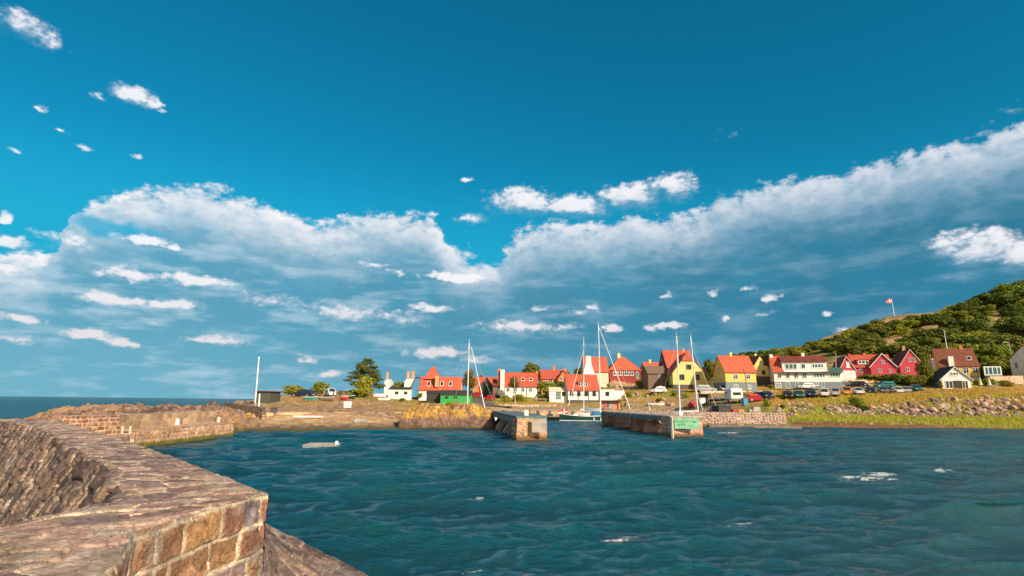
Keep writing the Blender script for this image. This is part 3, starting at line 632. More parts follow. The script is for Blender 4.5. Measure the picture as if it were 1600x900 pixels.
# ------------------------------------------------------------------ stone walls and quays
def g3(px, py, z): return np.array(G(px, py, z))
TZ = 3.3-1.2*.825; LZ = 3.3-2.4*.825
def foreground_wall():
    root = empty('harbour_wall', tuple(g3(419, 771, TZ)-np.array((0, 0, TZ))), 0, 'thick sloping-sided stone harbour wall with worn slab top running away in the left foreground', 'wall')
    off = np.array(root.location)
    out = [g3(419, 771, TZ), g3(322, 734, TZ), g3(225, 698, TZ), g3(150, 674, TZ), g3(94, 657.3, TZ), g3(30, 654.6, TZ), g3(-60, 654.6, TZ)]
    inn = [g3(195, 781, TZ), g3(169, 731, TZ), g3(118, 700, TZ), g3(75, 674.5, TZ), g3(52, 664.5, TZ), g3(10, 658, TZ), g3(-60, 656.5, TZ)]
    near_o = [g3(419, 771, TZ), np.array(g3(208, 831, TZ)), np.array(g3(187, 869, TZ)), np.array((-1.7, 1.8, TZ)), np.array((-.6, -.8, TZ)), np.array((.6, -3, TZ))]
    near_i = [g3(195, 781, TZ), g3(0, 824, TZ), g3(-150, 858, TZ), np.array((-3.6, .9, TZ)), np.array((-2.3, -1.6, TZ)), np.array((-1.2, -3.6, TZ))]
    def resample(a, n):
        a = np.array(a); d = np.concatenate([[0], np.cumsum(np.linalg.norm(np.diff(a, axis=0), axis=1))]); t = np.linspace(0, d[-1], n)
        return np.stack([np.interp(t, d, a[:, i]) for i in range(3)], 1), d[-1]
    def ribbon(name, A, B, nrm, nv, res_fn, kind, a, b, seed, pal, mw, relief, rough, mortar=(.62, .46, .30), curve=None, wob=0, mask=0.0, flow=None):
        # resample both edges with the same segment fractions
        A = np.array(A); B = np.array(B); segs = len(A)-1; As = []; Bs = []
        for i in range(segs):
            L = np.linalg.norm(A[i+1]-A[i]); n = max(3, int(L/res_fn(A[i], A[i+1])))
            f = np.linspace(0, 1, n, endpoint=(i == segs-1))[:, None]
            As.append(A[i]*(1-f)+A[i+1]*f); Bs.append(B[i]*(1-f)+B[i+1]*f)
        As = np.concatenate(As); Bs = np.concatenate(Bs)
        mid = (As+Bs)/2; du = np.concatenate([[0], np.cumsum(np.linalg.norm(np.diff(mid, axis=0), axis=1))])
        w = np.linalg.norm(Bs-As, axis=1).mean()
        u = np.repeat(du[:, None], nv, 1); tv = np.linspace(0, 1, nv); v = np.repeat((tv*w)[None], len(As), 0)
        u_0 = u.copy()
        if flow: u = u+flow*v
        idd, ed = (bricks if kind == 'brick' else rubble)(u, v, a, b, seed)
        r1 = _hash(idd, idd*0+3, seed+9); r2 = _hash(idd, idd*0+8, seed+11); r3 = _hash(idd, idd*0+5, seed+4)
        pl = np.array(pal); c = pl[(r1*len(pl)*.999).astype(int)]*(.75+.5*r2)[..., None]
        mm = (1-sstep(ed, mw*.45, mw*1.3))*sstep(fbm(u*1.3+5, v*1.3, 3, seed+20), mask, mask+.25)
        mo = np.array(mortar); c = c*(1-mm[..., None])+mo*mm[..., None]*(.7+.6*fbm(u*9, v*9, 2, seed+21))[..., None]
        grn = fbm(u*3.2, v*14, 4, seed+61); c = c*(.72+.56*grn)[..., None]
        lich = sstep(fbm(u*3, v*3, 4, seed+70), .62, .70)*.6; c = c*(1-lich[..., None])+np.array((.48, .40, .33))*lich[..., None]
        blot = sstep(fbm(u*1.7+9, v*2.3, 4, seed+88), .50, .60); c = c*(1-.28*blot[..., None])
        crv = 1-sstep(np.abs(fbm(u*2.6, v*3.4, 4, seed+90)-.5), .004, .022); c = c*(1-.45*(crv*(1-mm))[..., None])
        h = relief*sstep(ed, 0, .022)*(.25+1.1*r3)+rough*(fbm(u*3, v*9, 5, seed+40, .6)-.5)*2+.8*rough*(fbm(u*14, v*22, 4, seed+41, .6)-.5)*2-.5*relief*crv
        h = h*sstep(np.minimum(v, w-v), 0, .05)*(sstep(u_0, 0, .06) if 'top' in name else 1)
        t3 = tv[None, :, None]; p = As[:, None]*(1-t3)+Bs[:, None]*t3
        if curve is not None: p = curve(p, tv, As, Bs)
        nv3 = np.array(nrm) if nrm is not None else None
        if nv3 is None:
            dA = np.gradient(p, axis=0); dB = np.gradient(p, axis=1); nn = np.cross(dA, dB); nn /= np.linalg.norm(nn, axis=-1)[..., None]+1e-9
            nv3 = nn*FL[name]
        p = p+h[..., None]*nv3
        for ax_ in (0, 1, 2): p[..., ax_] += .020*(fbm(p[..., 0]*3.1+p[..., 2]*2.3+ax_*7, p[..., 1]*3.1-p[..., 2]*1.9, 4, 300+ax_)-.5)*2*(1 if ax_ < 2 else .7)
        return gridmesh(name, p-off, c, m_stone, root)
    FL = {'inner_face': 1, 'outer_face': -1, 'wall_end': -1}
    rf = lambda A, B: float(np.clip(min(np.hypot(A[0], A[1]), np.hypot(B[0], B[1]))*.0028, .014, .06))
    rtop = ribbon('wall_top', out, inn, (0, 0, 1), 80, rf, 'rubble', .36, .52, 3, PAL_TOP, .014, .020, .006, (.76, .58, .40), flow=.3, mask=.30)
    ribbon('wall_top', near_o, near_i, (0, 0, 1), 110, rf, 'rubble', .34, .50, 8, PAL_TOP, .013, .020, .006, (.76, .58, .40), flow=-.2, mask=.30)
    # outer faces down to the ledge
    down = lambda L, z, k: [np.array((p[0], p[1], z)) for p in L]
    FL['outer_face'] = -1
    no = near_o
    ribbon('outer_face', down(no, LZ-.1, 0), no, None, 84, rf, 'brick', .38, .27, 14, PAL_FG[:4]+PAL_OR[:3]+PAL_OR[:2], .021, .032, .010, (.80, .64, .44))
    FL['outer_face'] = 1
    ribbon('outer_face', down(out, LZ-.1, 0), out, None, 50, rf, 'brick', .40, .30, 15, PAL_FG[:4]+PAL_OR, .020, .03, .013, (.70, .52, .32))
    # battered, bulging inner face
    far_dir = []
    for i, p in enumerate(inn):
        a = inn[max(i-1, 0)]; b = inn[min(i+1, len(inn)-1)]; d = (b-a)[:2]; d /= np.linalg.norm(d); n = np.array((-d[1], d[0])); n = n if n[0] < 0 or abs(n[0]) < .2 and n[1] < 0 else n
        if i >= 5: n = np.array((-.1, -1.0))
        far_dir.append(n)
    foot = [np.array((p[0]+n[0]*1.5, p[1]+n[1]*1.5, TZ-3.2)) for p, n in zip(inn, far_dir)]
    foot[0] = np.array((inn[0][0]-1.3, inn[0][1]-.9, TZ-3.2)); foot[1] = np.array((inn[1][0]-1.45, inn[1][1]-1.1, TZ-3.2))
    def bulge(p, tv, As, Bs):
        k = np.sin(tv*math.pi)[None, :, None]*.12; q_ = p.copy(); q_[..., 2:] += k*.0; q_[..., 0:1] -= -k; return q_
    FL['inner_face'] = 1
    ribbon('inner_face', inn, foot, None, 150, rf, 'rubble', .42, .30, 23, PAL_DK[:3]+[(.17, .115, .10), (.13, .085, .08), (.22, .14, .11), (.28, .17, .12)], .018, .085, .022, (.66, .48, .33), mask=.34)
    nfoot = [np.array((p[0]-.5, p[1]+.6, TZ-1.75)) for p in near_i]
    FL['inner_face'] = -1
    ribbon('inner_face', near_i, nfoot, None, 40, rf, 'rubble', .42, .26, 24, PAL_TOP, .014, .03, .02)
    # lower ledge on the water side
    lo = [np.array(g3(575, 900, LZ)), np.array(g3(415, 818, LZ))]
    d = lo[1]-lo[0]; lo = [lo[0]-d*1.6, lo[0], lo[1], lo[1]+d*3.6, g3(150, 676, TZ)*np.array((1, 1, 0))+np.array((.9, .4, LZ))]
    li = [np.array((-.6, -.8, LZ)), np.array((-2.6, 4.3, LZ)), out[0]*np.array((1, 1, 0))+np.array((0, 0, LZ)), out[2]*np.array((1, 1, 0))+np.array((0, 0, LZ)), out[3]*np.array((1, 1, 0))+np.array((0, 0, LZ))]
    ribbon('ledge_top', lo, li, (0, 0, 1), 80, rf, 'brick', .55, .20, 33, PAL_DK+PAL_TOP[:3], .016, .026, .008, (.66, .48, .33), flow=.2, mask=.2)
    FL['ledge_face'] = 1
    ribbon('ledge_face', down(lo, -1, 0), lo, None, 40, rf, 'brick', .5, .35, 34, PAL_DK, .016, .03, .02)
    # closed core so the wall is solid seen from anywhere
    m = MB(); pts = [(p[0], p[1]) for p in near_o[::-1]+out[1:]]; ptsi = [(p[0], p[1]) for p in near_i[::-1]+inn[1:]]
    for i in range(len(pts)-1):
        a, b, c_, e = pts[i], pts[i+1], ptsi[i+1], ptsi[i]
        lp = lambda p_, q2, k=.14: (p_[0]+(q2[0]-p_[0])*k, p_[1]+(q2[1]-p_[1])*k)
        m.loft([[(*q_, z) for q_ in (lp(a, e), lp(b, c_), lp(c_, b), lp(e, a))] for z in (-1, TZ-.12)])
    core = m.build('core', m_concd, root); core.location = (-off[0], -off[1], -off[2])
    return root
foreground_wall()
rk = []
def blob_rock(name, r, seed, sq=(1, 1, .7), sub=3, rough=.25, mat=m_rockg, sharp=.0):
    bm = bmesh.new(); bmesh.ops.create_icosphere(bm, subdivisions=sub, radius=1)
    rg = random.Random(seed); pls = []
    for i in range(11):
        n = Vector((rg.gauss(0, 1), rg.gauss(0, 1), rg.gauss(0, 1))).normalized(); pls.append((n, rg.uniform(.55, .85)))
    for v in bm.verts:
        c = v.co.copy()
        for n, d in pls:
            k = c.dot(n)-d
            if k > 0: c -= n*k*.92
        a = np.array([c.x*2.3+seed]); b = np.array([c.y*2.3+c.z*3.1]); c *= 1+rough*float(fbm(a, b, 3, seed)[0]-.5)*2
        v.co = Vector((c.x*sq[0], c.y*sq[1], c.z*sq[2]))*r
    me = bpy.data.meshes.new(name); bm.to_mesh(me); bm.free(); me.materials.append(mat)
    o = bpy.data.objects.new(name, me); C.objects.link(o); return o
o = blob_rock('boulder', .55, 5, (1, .9, .85), 4, .2, m_rock); o.location = g3(2, 812, 1.1); o.location.z = 1.15; o.location = (-5.75, 6.1, 1.35)
tag(o, 'rounded orange granite boulder at the foot of the near wall, cut by the left edge', 'boulder')

def left_quay():
    zt = 1.14; zp = 2.15
    A = G(212, 674, zt); B = G(365, 662, zt)
    root = empty('stone_quay', (A.x, A.y, 0), 0, 'low tan stone quay with weedy foot in the middle distance, left of the floating raft', 'quay')
    off = np.array(root.location); A = np.array(A); B = np.array(B)
    par0 = np.array((A[0]-.9, A[1]-.3, zt)); par1 = np.array(G(333, 658, zt))
    def add(name, *a, **k):
        ob = sheet_quad(name, *a, **k); ob.parent = root; ob.location = -off; return ob
    dn = lambda p, z: np.array((p[0], p[1], z))
    add('quay_face', dn(A, -1), dn(B, -1), A, B, (1, 0, 0), .07, kind='brick', a=.30, b=.30, seed=40, pal=PAL_OR[:5]+[(.40, .27, .2)], mortar=(.60, .42, .27), mw=.028, relief=.06, wl=.5)
    add('quay_face', dn(B, -1), dn(B+np.array((-4.6, 1.6, 0)), -1), B, B+np.array((-4.6, 1.6, 0)), (0, 1, 0), .15, kind='brick', a=.5, b=.4, seed=41, pal=PAL_OR, wl=.5)
    add('quay_face', dn(par0, -1), dn(A, -1), par0, A, (0, -1, 0), .07, kind='brick', a=.5, b=.4, seed=43, pal=PAL_OR, mw=.04, wl=.5)
    add('quay_top', A, B, par0, par1, (0, 0, 1), .12, kind='rubble', a=.8, b=.5, seed=42, pal=PAL_TOP[:4]+PAL_OR[:2], mw=.03, relief=.02)
    add('quay_top', B, B+np.array((-4.6, 1.6, 0)), par1, par1+np.array((-1.5, .8, 0)), (0, 0, 1), .12, kind='rubble', a=.8, b=.5, seed=44, pal=PAL_TOP[:4]+PAL_OR[:2], mw=.03, relief=.02)
    lad = MB()
    for s in (0, .5): lad.box(A[0]-.62+s, A[0]-.52+s, A[1]-.5, A[1]-.40, .1, 1.5)
    for k in range(5): lad.tube((A[0]-.57, A[1]-.45, .25+k*.25), (A[0]-.07, A[1]-.45, .25+k*.25), .02)
    lo = lad.build('ladder', m_cream, root); lo.location = -off
    # parapet
    r2 = empty('parapet_wall', tuple(par0-np.array((0, 0, 0))), 0, 'tan rendered parapet wall with squared right end standing on the low stone quay', 'wall')
    o2 = np.array(r2.location)
    T0 = dn(par0, zp); T1 = dn(par1, zp-.08)
    def add2(name, *a, **k):
        ob = sheet_quad(name, *a, **k); ob.parent = r2; ob.location = -o2; return ob
    pr = [(.58, .38, .22), (.50, .31, .18), (.62, .42, .26)]
    add2('wall_face', par0, par1, T0, T1, (1, 0, 0), .09, kind='rubble', a=1.1, b=.5, seed=50, pal=pr, mortar=(.60, .42, .27), mw=.02, relief=.015, rough=.03)
    bk = np.array((-1.1, .3, 0))
    add2('wall_top', T0, T1, T0+bk, T1+bk, (0, 0, 1), .12, kind='brick', a=.7, b=.5, seed=51, pal=PAL_TOP+pr, mw=.03, relief=.02)
    add2('wall_end', par1, par1+bk, T1, T1+bk, (0, 1, 0), .12, seed=52, pal=PAL_DK)
    add2('wall_face', par0+bk, par1+bk, T0+bk, T1+bk, (-1, 0, 0), .2, seed=52, pal=PAL_DK)
    # brick-coursed wall left of it
    p0 = np.array((-20.4, 24.3, -.5)); p1 = dn(np.array(G(96, 651, zp)), -.5); p2 = dn(par0+np.array((.05, -.1, 0)), -.5)
    r3 = empty('coursed_wall', tuple(dn(p1, 0)), 0, 'wall of three courses of dark red stones with pale joints, between the near wall and the tan parapet', 'wall')
    o3 = np.array(r3.location)
    def add3(name, *a, **k):
        ob = sheet_quad(name, *a, **k); ob.parent = r3; ob.location = -o3; return ob
    m1 = dn(p1, 1.0); m2 = dn(p2, 1.0)
    add3('wall_face', m1, m2, dn(p1, zp), dn(p2, zp), (.95, -.3, 0), .045, kind='brick', a=.34, b=.25, seed=55, pal=[(.26, .10, .06), (.34, .15, .09), (.42, .26, .16), (.22, .12, .09)], mortar=(.60, .42, .28), mw=.030, relief=.06)
    add3('wall_top', dn(p1, zp), dn(p2, zp), dn(p1, zp)+bk*1.2, dn(p2, zp)+bk*1.2, (0, 0, 1), .12, kind='brick', a=.7, b=.5, seed=57, pal=PAL_TOP)
    s1 = dn(p1, 1.0)+np.array((2.6, -1.2, 0)); s2 = dn(p2, 1.0)+np.array((.9, -.4, 0))
    add3('apron', m1, m2, dn(p1, 1)+np.array((7., -9., 0)), s2+np.array((.3, -.2, 0)), (0, 0, 1), .12, kind='rubble', a=1.2, b=.7, seed=58, pal=pr, mortar=(.5, .35, .24), relief=.02)
    add3('wall_face', dn(p1, -1)+np.array((7., -9., 0)), dn(s2, -1)+np.array((.3, -.2, 0)), dn(p1, 1)+np.array((7., -9., 0)), s2+np.array((.3, -.2, 0)), (1, 0, 0), .1, kind='brick', a=.5, b=.4, seed=59, pal=PAL_OR, wl=.5)
    for (px, py, lbl, w) in ((250, 660, 'taller white bollard on the low quay in front of the tan parapet', .22), (276, 661, 'squat white mooring stone on the low quay in front of the tan parapet', .42), (341, 657, 'cream post on the low quay beyond the parapet end', .3)):
        p = G(px, py+3, zt+.02); b = MB()
        b.loft([[(w/2*k*math.cos(a), w/2*k*math.sin(a), z) for a in [i*math.pi/4 for i in range(8)]] for z, k in ((0, 1), (.25, .9), (.42, .95), (.5, .6))])
        ob = b.build('bollard', m_cream if 'cream' in lbl else m_white, None); ob.location = p; tag(ob, lbl, 'bollard', 'bollards on the low quay')
left_quay()

# seawall of dark stones with pale joints, right of the basin mouth
def seawall():
    A = np.array(P(944, 664, 84)); B = np.array(P(1228, 664, 84)); A[1] = 83; B[1] = 83.5; zt = 2.15
    root = empty('sea_wall', (A[0], A[1], 0), 0, 'long rubble sea wall of dark stones with white joints behind the right pier', 'wall')
    off = np.array(root.location); dn = lambda p, z: np.array((p[0], p[1], z))
    for nm, a in (('wall_face', (dn(A, -1), dn(B, -1), dn(A, zt)+np.array((0, .4, 0)), dn(B, zt)+np.array((0, .4, 0)), (0, -1, 0))),):
        ob = sheet_quad(nm, *a, .085, kind='rubble', a=.46, b=.34, seed=60, pal=PAL_DK+[(.24, .16, .12)], mortar=(.55, .41, .31), mw=.034, relief=.08, rough=.04, wl=.75); ob.parent = root; ob.location = -off
    ob = sheet_quad('wall_top', dn(A, zt)+np.array((0, .4, 0)), dn(B, zt)+np.array((0, .4, 0)), dn(A, zt)+np.array((0, 2.6, 0)), dn(B, zt)+np.array((0, 2.6, 0)), (0, 0, 1), .2, kind='rubble', a=.9, b=.6, seed=61, pal=PAL_TOP, mortar=(.5, .4, .3)); ob.parent = root; ob.location = -off
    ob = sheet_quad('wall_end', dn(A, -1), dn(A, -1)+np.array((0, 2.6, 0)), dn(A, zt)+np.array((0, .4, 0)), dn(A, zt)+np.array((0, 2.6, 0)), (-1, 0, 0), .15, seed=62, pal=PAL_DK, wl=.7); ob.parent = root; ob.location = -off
    ob = sheet_quad('wall_end', dn(B, -1), dn(B, -1)+np.array((0, 3, 0)), dn(B, zt)+np.array((0, .4, 0)), dn(B, zt)+np.array((0, 3, 0)), (1, 0, 0), .15, seed=63, pal=PAL_SL, wl=.7); ob.parent = root; ob.location = -off
    w = B[0]-A[0]; cap = MB(); cap.box(w*.55, w+1.2, -1.2, -.05, -.8, .38); cap.build('foot_kerb', m_rockd, root)
seawall()
def basin_quay():
    A = np.array((P(768, 650, 130).x, 130.2, 0)); B = np.array((P(1050, 650, 130).x, 130.2, 0))
    root = empty('basin_quay', tuple(A), 0, 'far inner harbour quay wall with pale buttress stones beyond the entrance', 'quay'); off = A
    for a, b, z in ((A, B, 1.45),):
        ob = sheet_quad('quay_face', a+np.array((0, 0, -1)), b+np.array((0, 0, -1)), a+np.array((0, 0, z)), b+np.array((0, 0, z)), (0, -1, 0), .16, kind='brick', a=.9, b=.5, seed=66, pal=PAL_OR[:2]+PAL_SL, mortar=(.6, .45, .3), mw=.05, relief=.05, wl=.45); ob.parent = root; ob.location = -off
    n = int((B[0]-A[0])/2.6)
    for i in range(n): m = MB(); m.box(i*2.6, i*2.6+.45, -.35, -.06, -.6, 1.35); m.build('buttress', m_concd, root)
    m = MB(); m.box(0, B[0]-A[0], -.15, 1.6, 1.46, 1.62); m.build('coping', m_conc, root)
basin_quay()

def pier(name, label, a0, a1, a2, a3, zt, kind):
    """a0,a1: near-left, near-right water points ; a2,a3 far-left, far-right"""
    root = empty(name, (a0[0], a0[1], 0), 0, label, 'pier'); off = np.array((a0[0], a0[1], 0.))
    return root, off
def left_pier():
    NL = np.array(G(806, 690, 0)); NR = np.array(G(856, 689, 0)); FL_ = np.array(G(769, 668, 0)); FR = FL_+(NR-NL)+np.array((.6, 0, 0))
    root = empty('stone_pier', tuple(NL), 0, 'left stone pier of the harbour entrance with a dark buttressed side', 'pier'); off = NL
    zt = 1.93; dn = lambda p, z: np.array((p[0], p[1], z))
    d = (FL_-NL); d /= np.linalg.norm(d); blk = 3.4
    NL2 = NL+d*blk; NR2 = NR+d*blk; bt = np.array((.0, .12, 0))
    def add(*a, **k):
        ob = sheet_quad(*a, **k); ob.parent = root; ob.location = -off
    L1 = dn(NL, zt)+bt+np.array((.1, 0, 0)); R1 = dn(NR, zt)+bt-np.array((.12, 0, 0))
    add('end_face', dn(NL, -1), dn(NR, -1), L1, R1, (0, -1, 0), .045, kind='rubble', a=.42, b=.34, seed=70, pal=PAL_OR[:4]+[(.36, .24, .18)], mortar=(.52, .37, .24), mw=.018, relief=.05, rough=.05, wl=.6, moss=(.16, .085, .035))
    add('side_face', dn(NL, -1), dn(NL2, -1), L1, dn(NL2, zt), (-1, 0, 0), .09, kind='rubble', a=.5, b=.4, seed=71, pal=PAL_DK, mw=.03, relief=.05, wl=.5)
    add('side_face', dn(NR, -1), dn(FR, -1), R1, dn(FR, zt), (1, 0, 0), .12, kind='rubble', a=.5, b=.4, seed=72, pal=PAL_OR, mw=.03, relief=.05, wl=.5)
    pan = MB(); xa, xb = 1.35, NR[0]-NL[0]-.16; pan.loft([[(xa, .12*z/zt-.10, z), (xb, .12*z/zt-.10, z), (xb, .12*z/zt+.1, z), (xa, .12*z/zt+.1, z)] for z in (.78, zt-.02)]); pan.build('render_panel', m_conc, root)
    # deck
    m = MB(); e = np.array((0, 0, 0.))
    a = L1-off; b = R1-off; c_ = dn(FR, zt)-off; f = dn(FL_, zt)-off
    m.loft([[a+(-.08, -.06, .0), b+(.08, -.06, 0), c_, f], [a+(-.08, -.06, .16), b+(.08, -.06, .16), c_+(0, 0, .16), f+(0, 0, .16)]]); m.build('deck', m_dockg, root)
    # core set back from the side, with leaning buttresses
    m = MB(); bl = dn(NL2, 0)-off; sb = np.array((1.1, 0, 0))
    m.loft([[bl+sb+(0, 0, -1), dn(NR2, 0)-off-(.2, 0, 1), dn(FR, -1)-off-(.2, 0, 0), dn(FL_, -1)-off+sb], [bl+sb+(0, 0, zt-.02), dn(NR2, 0)-off-(.2, 0, -zt+.02), dn(FR, zt-.02)-off-(.2, 0, 0), dn(FL_, zt-.02)-off+sb]]); m.build('core', m_conc, root)
    L = np.linalg.norm(FL_-NL2); n = 5
    for i in range(n):
        s = NL2+d*(L*(i+.35)/n)-off; w = d*1.5; m = MB()
        m.loft([[s+(0, 0, -1), s+w+(0, 0, -1), s+w+(1.1, 0, -1), s+(1.1, 0, -1)], [s+(-.05, 0, .35), s+w+(-.05, 0, .35), s+w+(1.1, 0, .35), s+(1.1, 0, .35)], [s+(.8, 0, zt-.35), s+w+(.8, 0, zt-.35), s+w+(1.1, 0, zt-.35), s+(1.1, 0, zt-.35)]])
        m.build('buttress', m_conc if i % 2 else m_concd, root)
    m = MB(); s = NL2-off; m.loft([[s+(-.08, 0, zt-.5), s+(.2, 0, zt-.5), dn(FL_, zt-.5)-off+(.2, 0, 0), dn(FL_, zt-.5)-off+(-.08, 0, 0)], [s+(-.08, 0, zt-.02), s+(.2, 0, zt-.02), dn(FL_, zt-.02)-off+(.2, 0, 0), dn(FL_, zt-.02)-off+(-.08, 0, 0)]]); m.build('fender_beam', m_dockg, root)
    p = G(829, 656, zt+.17); b = MB(); b.box(-.2, .2, -.2, .2, 0, .5, .9); o = b.build('mooring_post', m_white, None, bevel=.04); o.location = (p.x, NL[1]+1.0, zt+.17); tag(o, 'short white mooring post on the outer end of the left pier', 'bollard')
    b = MB(); s = G(790, 657, 0); 
left_pier()
def right_pier():
    NL = np.array(G(1049, 683.5, 0)); NR = np.array(G(1100, 683, 0)); FLp = np.array(G(941, 665, 0))
    root = empty('timber_pier', tuple(NL), 0, 'right harbour pier of dark open bays, its end block bearing a mint green board', 'pier'); off = NL
    zt = 1.95; dn = lambda p, z: np.array((p[0], p[1], z)); W_ = NR-NL; d = FLp-NL; L = np.linalg.norm(d); d /= L; blk = 2.8
    FRp = FLp+W_*1.15
    def add(*a, **k):
        ob = sheet_quad(*a, **k); ob.parent = root; ob.location = -off
    L1 = dn(NL, zt)+(.05, .1, 0); R1 = dn(NR, zt)+(-.12, .1, 0)
    add('end_face', dn(NL, -1), dn(NR, -1), L1, R1, (0, -1, 0), .05, kind='rubble', a=.55, b=.42, seed=80, pal=[(.52, .27, .20), (.56, .34, .24), (.46, .22, .16), (.50, .32, .26)], mortar=(.42, .28, .20), mw=.012, relief=.04, rough=.05, wl=.5, moss=(.16, .085, .035))
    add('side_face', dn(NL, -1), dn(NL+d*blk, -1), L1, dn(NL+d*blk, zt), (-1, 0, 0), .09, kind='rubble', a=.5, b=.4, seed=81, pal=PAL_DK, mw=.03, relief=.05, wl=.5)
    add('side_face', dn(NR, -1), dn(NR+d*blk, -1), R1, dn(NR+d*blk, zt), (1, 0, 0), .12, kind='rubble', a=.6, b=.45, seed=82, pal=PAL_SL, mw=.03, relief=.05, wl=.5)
    w = W_[0]; bd = MB(); bd.box(.32, w*.76, -.16, -.1, .86, zt-.06); b = bd.build('painted_board', m_signg, root)
    ln = MB(); rr = random.Random(3)
    ln.box(.5, w*.64, -.172, -.162, 1.52, 1.56); ln.box(w*.62, w*.66, -.172, -.162, 1.44, 1.6)
    for k in range(3): ln.box(.75+k*.26, .80+k*.26, -.172, -.162, 1.12, 1.34)
    for k in range(3): ln.box(.68+k*.26, .88+k*.26, -.172, -.162, 1.17+.04*k, 1.20+.04*k)
    ln.box(.95, 1.3, -.172, -.162, 1.36, 1.385); ln.build('lettering', m_blackw, b)
    for x in (-.02, .13): 
        m = MB(); m.box(x-.04, x+.07, -.2, -.06, -.2, zt+.02); m.build('fender_post', m_cream if x > 0 else m_dockg, root)
    a = L1-off; b_ = R1-off; c_ = dn(FRp, zt)-off; f = dn(FLp, zt)-off
    m = MB(); m.loft([[a+(-.1, -.06, 0), b_+(.08, -.06, 0), c_, f], [a+(-.1, -.06, .14), b_+(.08, -.06, .14), c_+(0, 0, .14), f+(0, 0, .14)]]); m.build('deck', m_conc, root)
    add('inner_end', dn(NL+d*blk, -1), dn(NR+d*blk, -1), dn(NL+d*blk, zt), dn(NR+d*blk, zt), (0, 1, 0), .12, kind='rubble', a=.6, b=.45, seed=83, pal=PAL_DK, wl=.5)
    m = MB(); s = d*blk; m.loft([[s+(-.12, 0, zt-.42), s+(.22, 0, zt-.42), f+(.22, 0, -.42), f+(-.12, 0, -.42)], [s+(-.12, 0, zt-.02), s+(.22, 0, zt-.02), f+(.22, 0, -.02), f+(-.12, 0, -.02)]]); m.build('edge_beam', m_dockg, root)
    n = 3
    Ls = [blk+.1, (L-blk)*.40+blk, (L-blk)*.70+blk, L-1.5]
    for i, l0 in enumerate(Ls[1:]):
        m = MB(); s = d*l0; t = d*(2.0 if i == 2 else 1.0)
        m.loft([[s+(-.05, 0, z), s+t+(-.05, 0, z), s+t+(W_[0]*1.02, 0, z), s+(W_[0]*1.02, 0, z)] for z in (-1, zt-.03)]); m.build('pillar', m_rock, root)
        m = MB(); m.tube(tuple(s+(-.2, -.1, -.5)), tuple(s+(-.2, -.1, zt+.05)), .13, .12); m.build('fender_post', m_dockg, root)
    for i in range(4):   # rubble footing in the bays
        s = d*(blk+2.4+i*(L-blk-3)/4.0); r_ = blob_rock('footing_rock', 1.2, 90+i, (1, 1.1, .75+.3*(i % 2)), 3, .2, m_rock); r_.parent = root; r_.location = tuple(s+(1.6, 0, .15+.15*(i % 2)))
    m = MB(); s0 = d*Ls[2]; s1 = d*(Ls[1]+1); m.tube(tuple(s0+(-.1, 0, .75)), tuple(s1+(-.1, 0, .75)), .1); m.build('lower_rail', m_dockg, root)
    b = MB(); b.box(-.2, .2, -.2, .2, 0, .5, .9); o = b.build('mooring_post', m_white, None, bevel=.04); o.location = (NL[0]+1.35, NL[1]+1.2, zt+.14); tag(o, 'short white mooring post above the mint green board', 'bollard')
right_pier()

def islet():
    # weedy rock outcrop in the water before the village
    n, m_ = 230, 110
    u = np.linspace(0, 1, n); v = np.linspace(0, 1, m_); U, V = np.meshgrid(u, v, indexing='ij')
    x0 = P(618, 669, 70).x; x1 = P(778, 669, 72).x
    X = x0+(x1-x0)*U; Y = 69.5+11*V
    ed = np.minimum(sstep(U, 0, .05), 1-sstep(U, .90, 1.0)); fr = sstep(V, 0, .12)*(1-sstep(V, .8, 1))
    h = 2.25*ed**.8*fr*(.80+.35*np.sin(U*3.0+.1))
    rr = fbm(X*.45, Y*.6, 5, 12, .55)-.5
    Z = h*(1+.8*rr)+.42*(fbm(X*1.2, Y*1.4, 5, 13, .6)-.5)*ed*fr*2-.9*np.abs(fbm(X*.7+Y*.3, Y*.8-X*.2, 5, 19, .6)-.5)*2*ed*fr+.2 - .5*(1-ed*fr)
    Yd = Y+.9*(fbm(X*.8, Z*1.5, 3, 14)-.5)*fr
    nz = fbm(X*.8+Z*.5, Y*.7+Z*2.2, 5, 15)
    c = np.zeros(Z.shape+(3,))+np.array((.64, .36, .09)); c = c*(1-sstep(nz, .46, .54)[..., None]*.85)+np.array((.36, .21, .13))*sstep(nz, .46, .54)[..., None]*.85; kc = (1-sstep(np.abs(fbm(X*1.1+Z, Y*1.1+Z*1.5, 4, 23)-.5), .006, .03))[..., None]*.8; c = c*(1-kc)+np.array((.12, .08, .06))*kc
    k = (1-sstep(Z+.7*(fbm(X*.7, Y*.7, 3, 16)-.5), 1.05, 1.45))[..., None]; c = c*(1-k)+np.array((.24, .14, .11))*k
    k = (1-sstep(Z, .12, .45))[..., None]; c = c*(1-k)+np.array((.13, .10, .015))*k
    o = gridmesh('rock_outcrop', np.stack([X, Yd, Z], -1), c, m_ground); tag(o, 'low rock outcrop topped with orange grass, left of the harbour entrance', 'rock')
islet()

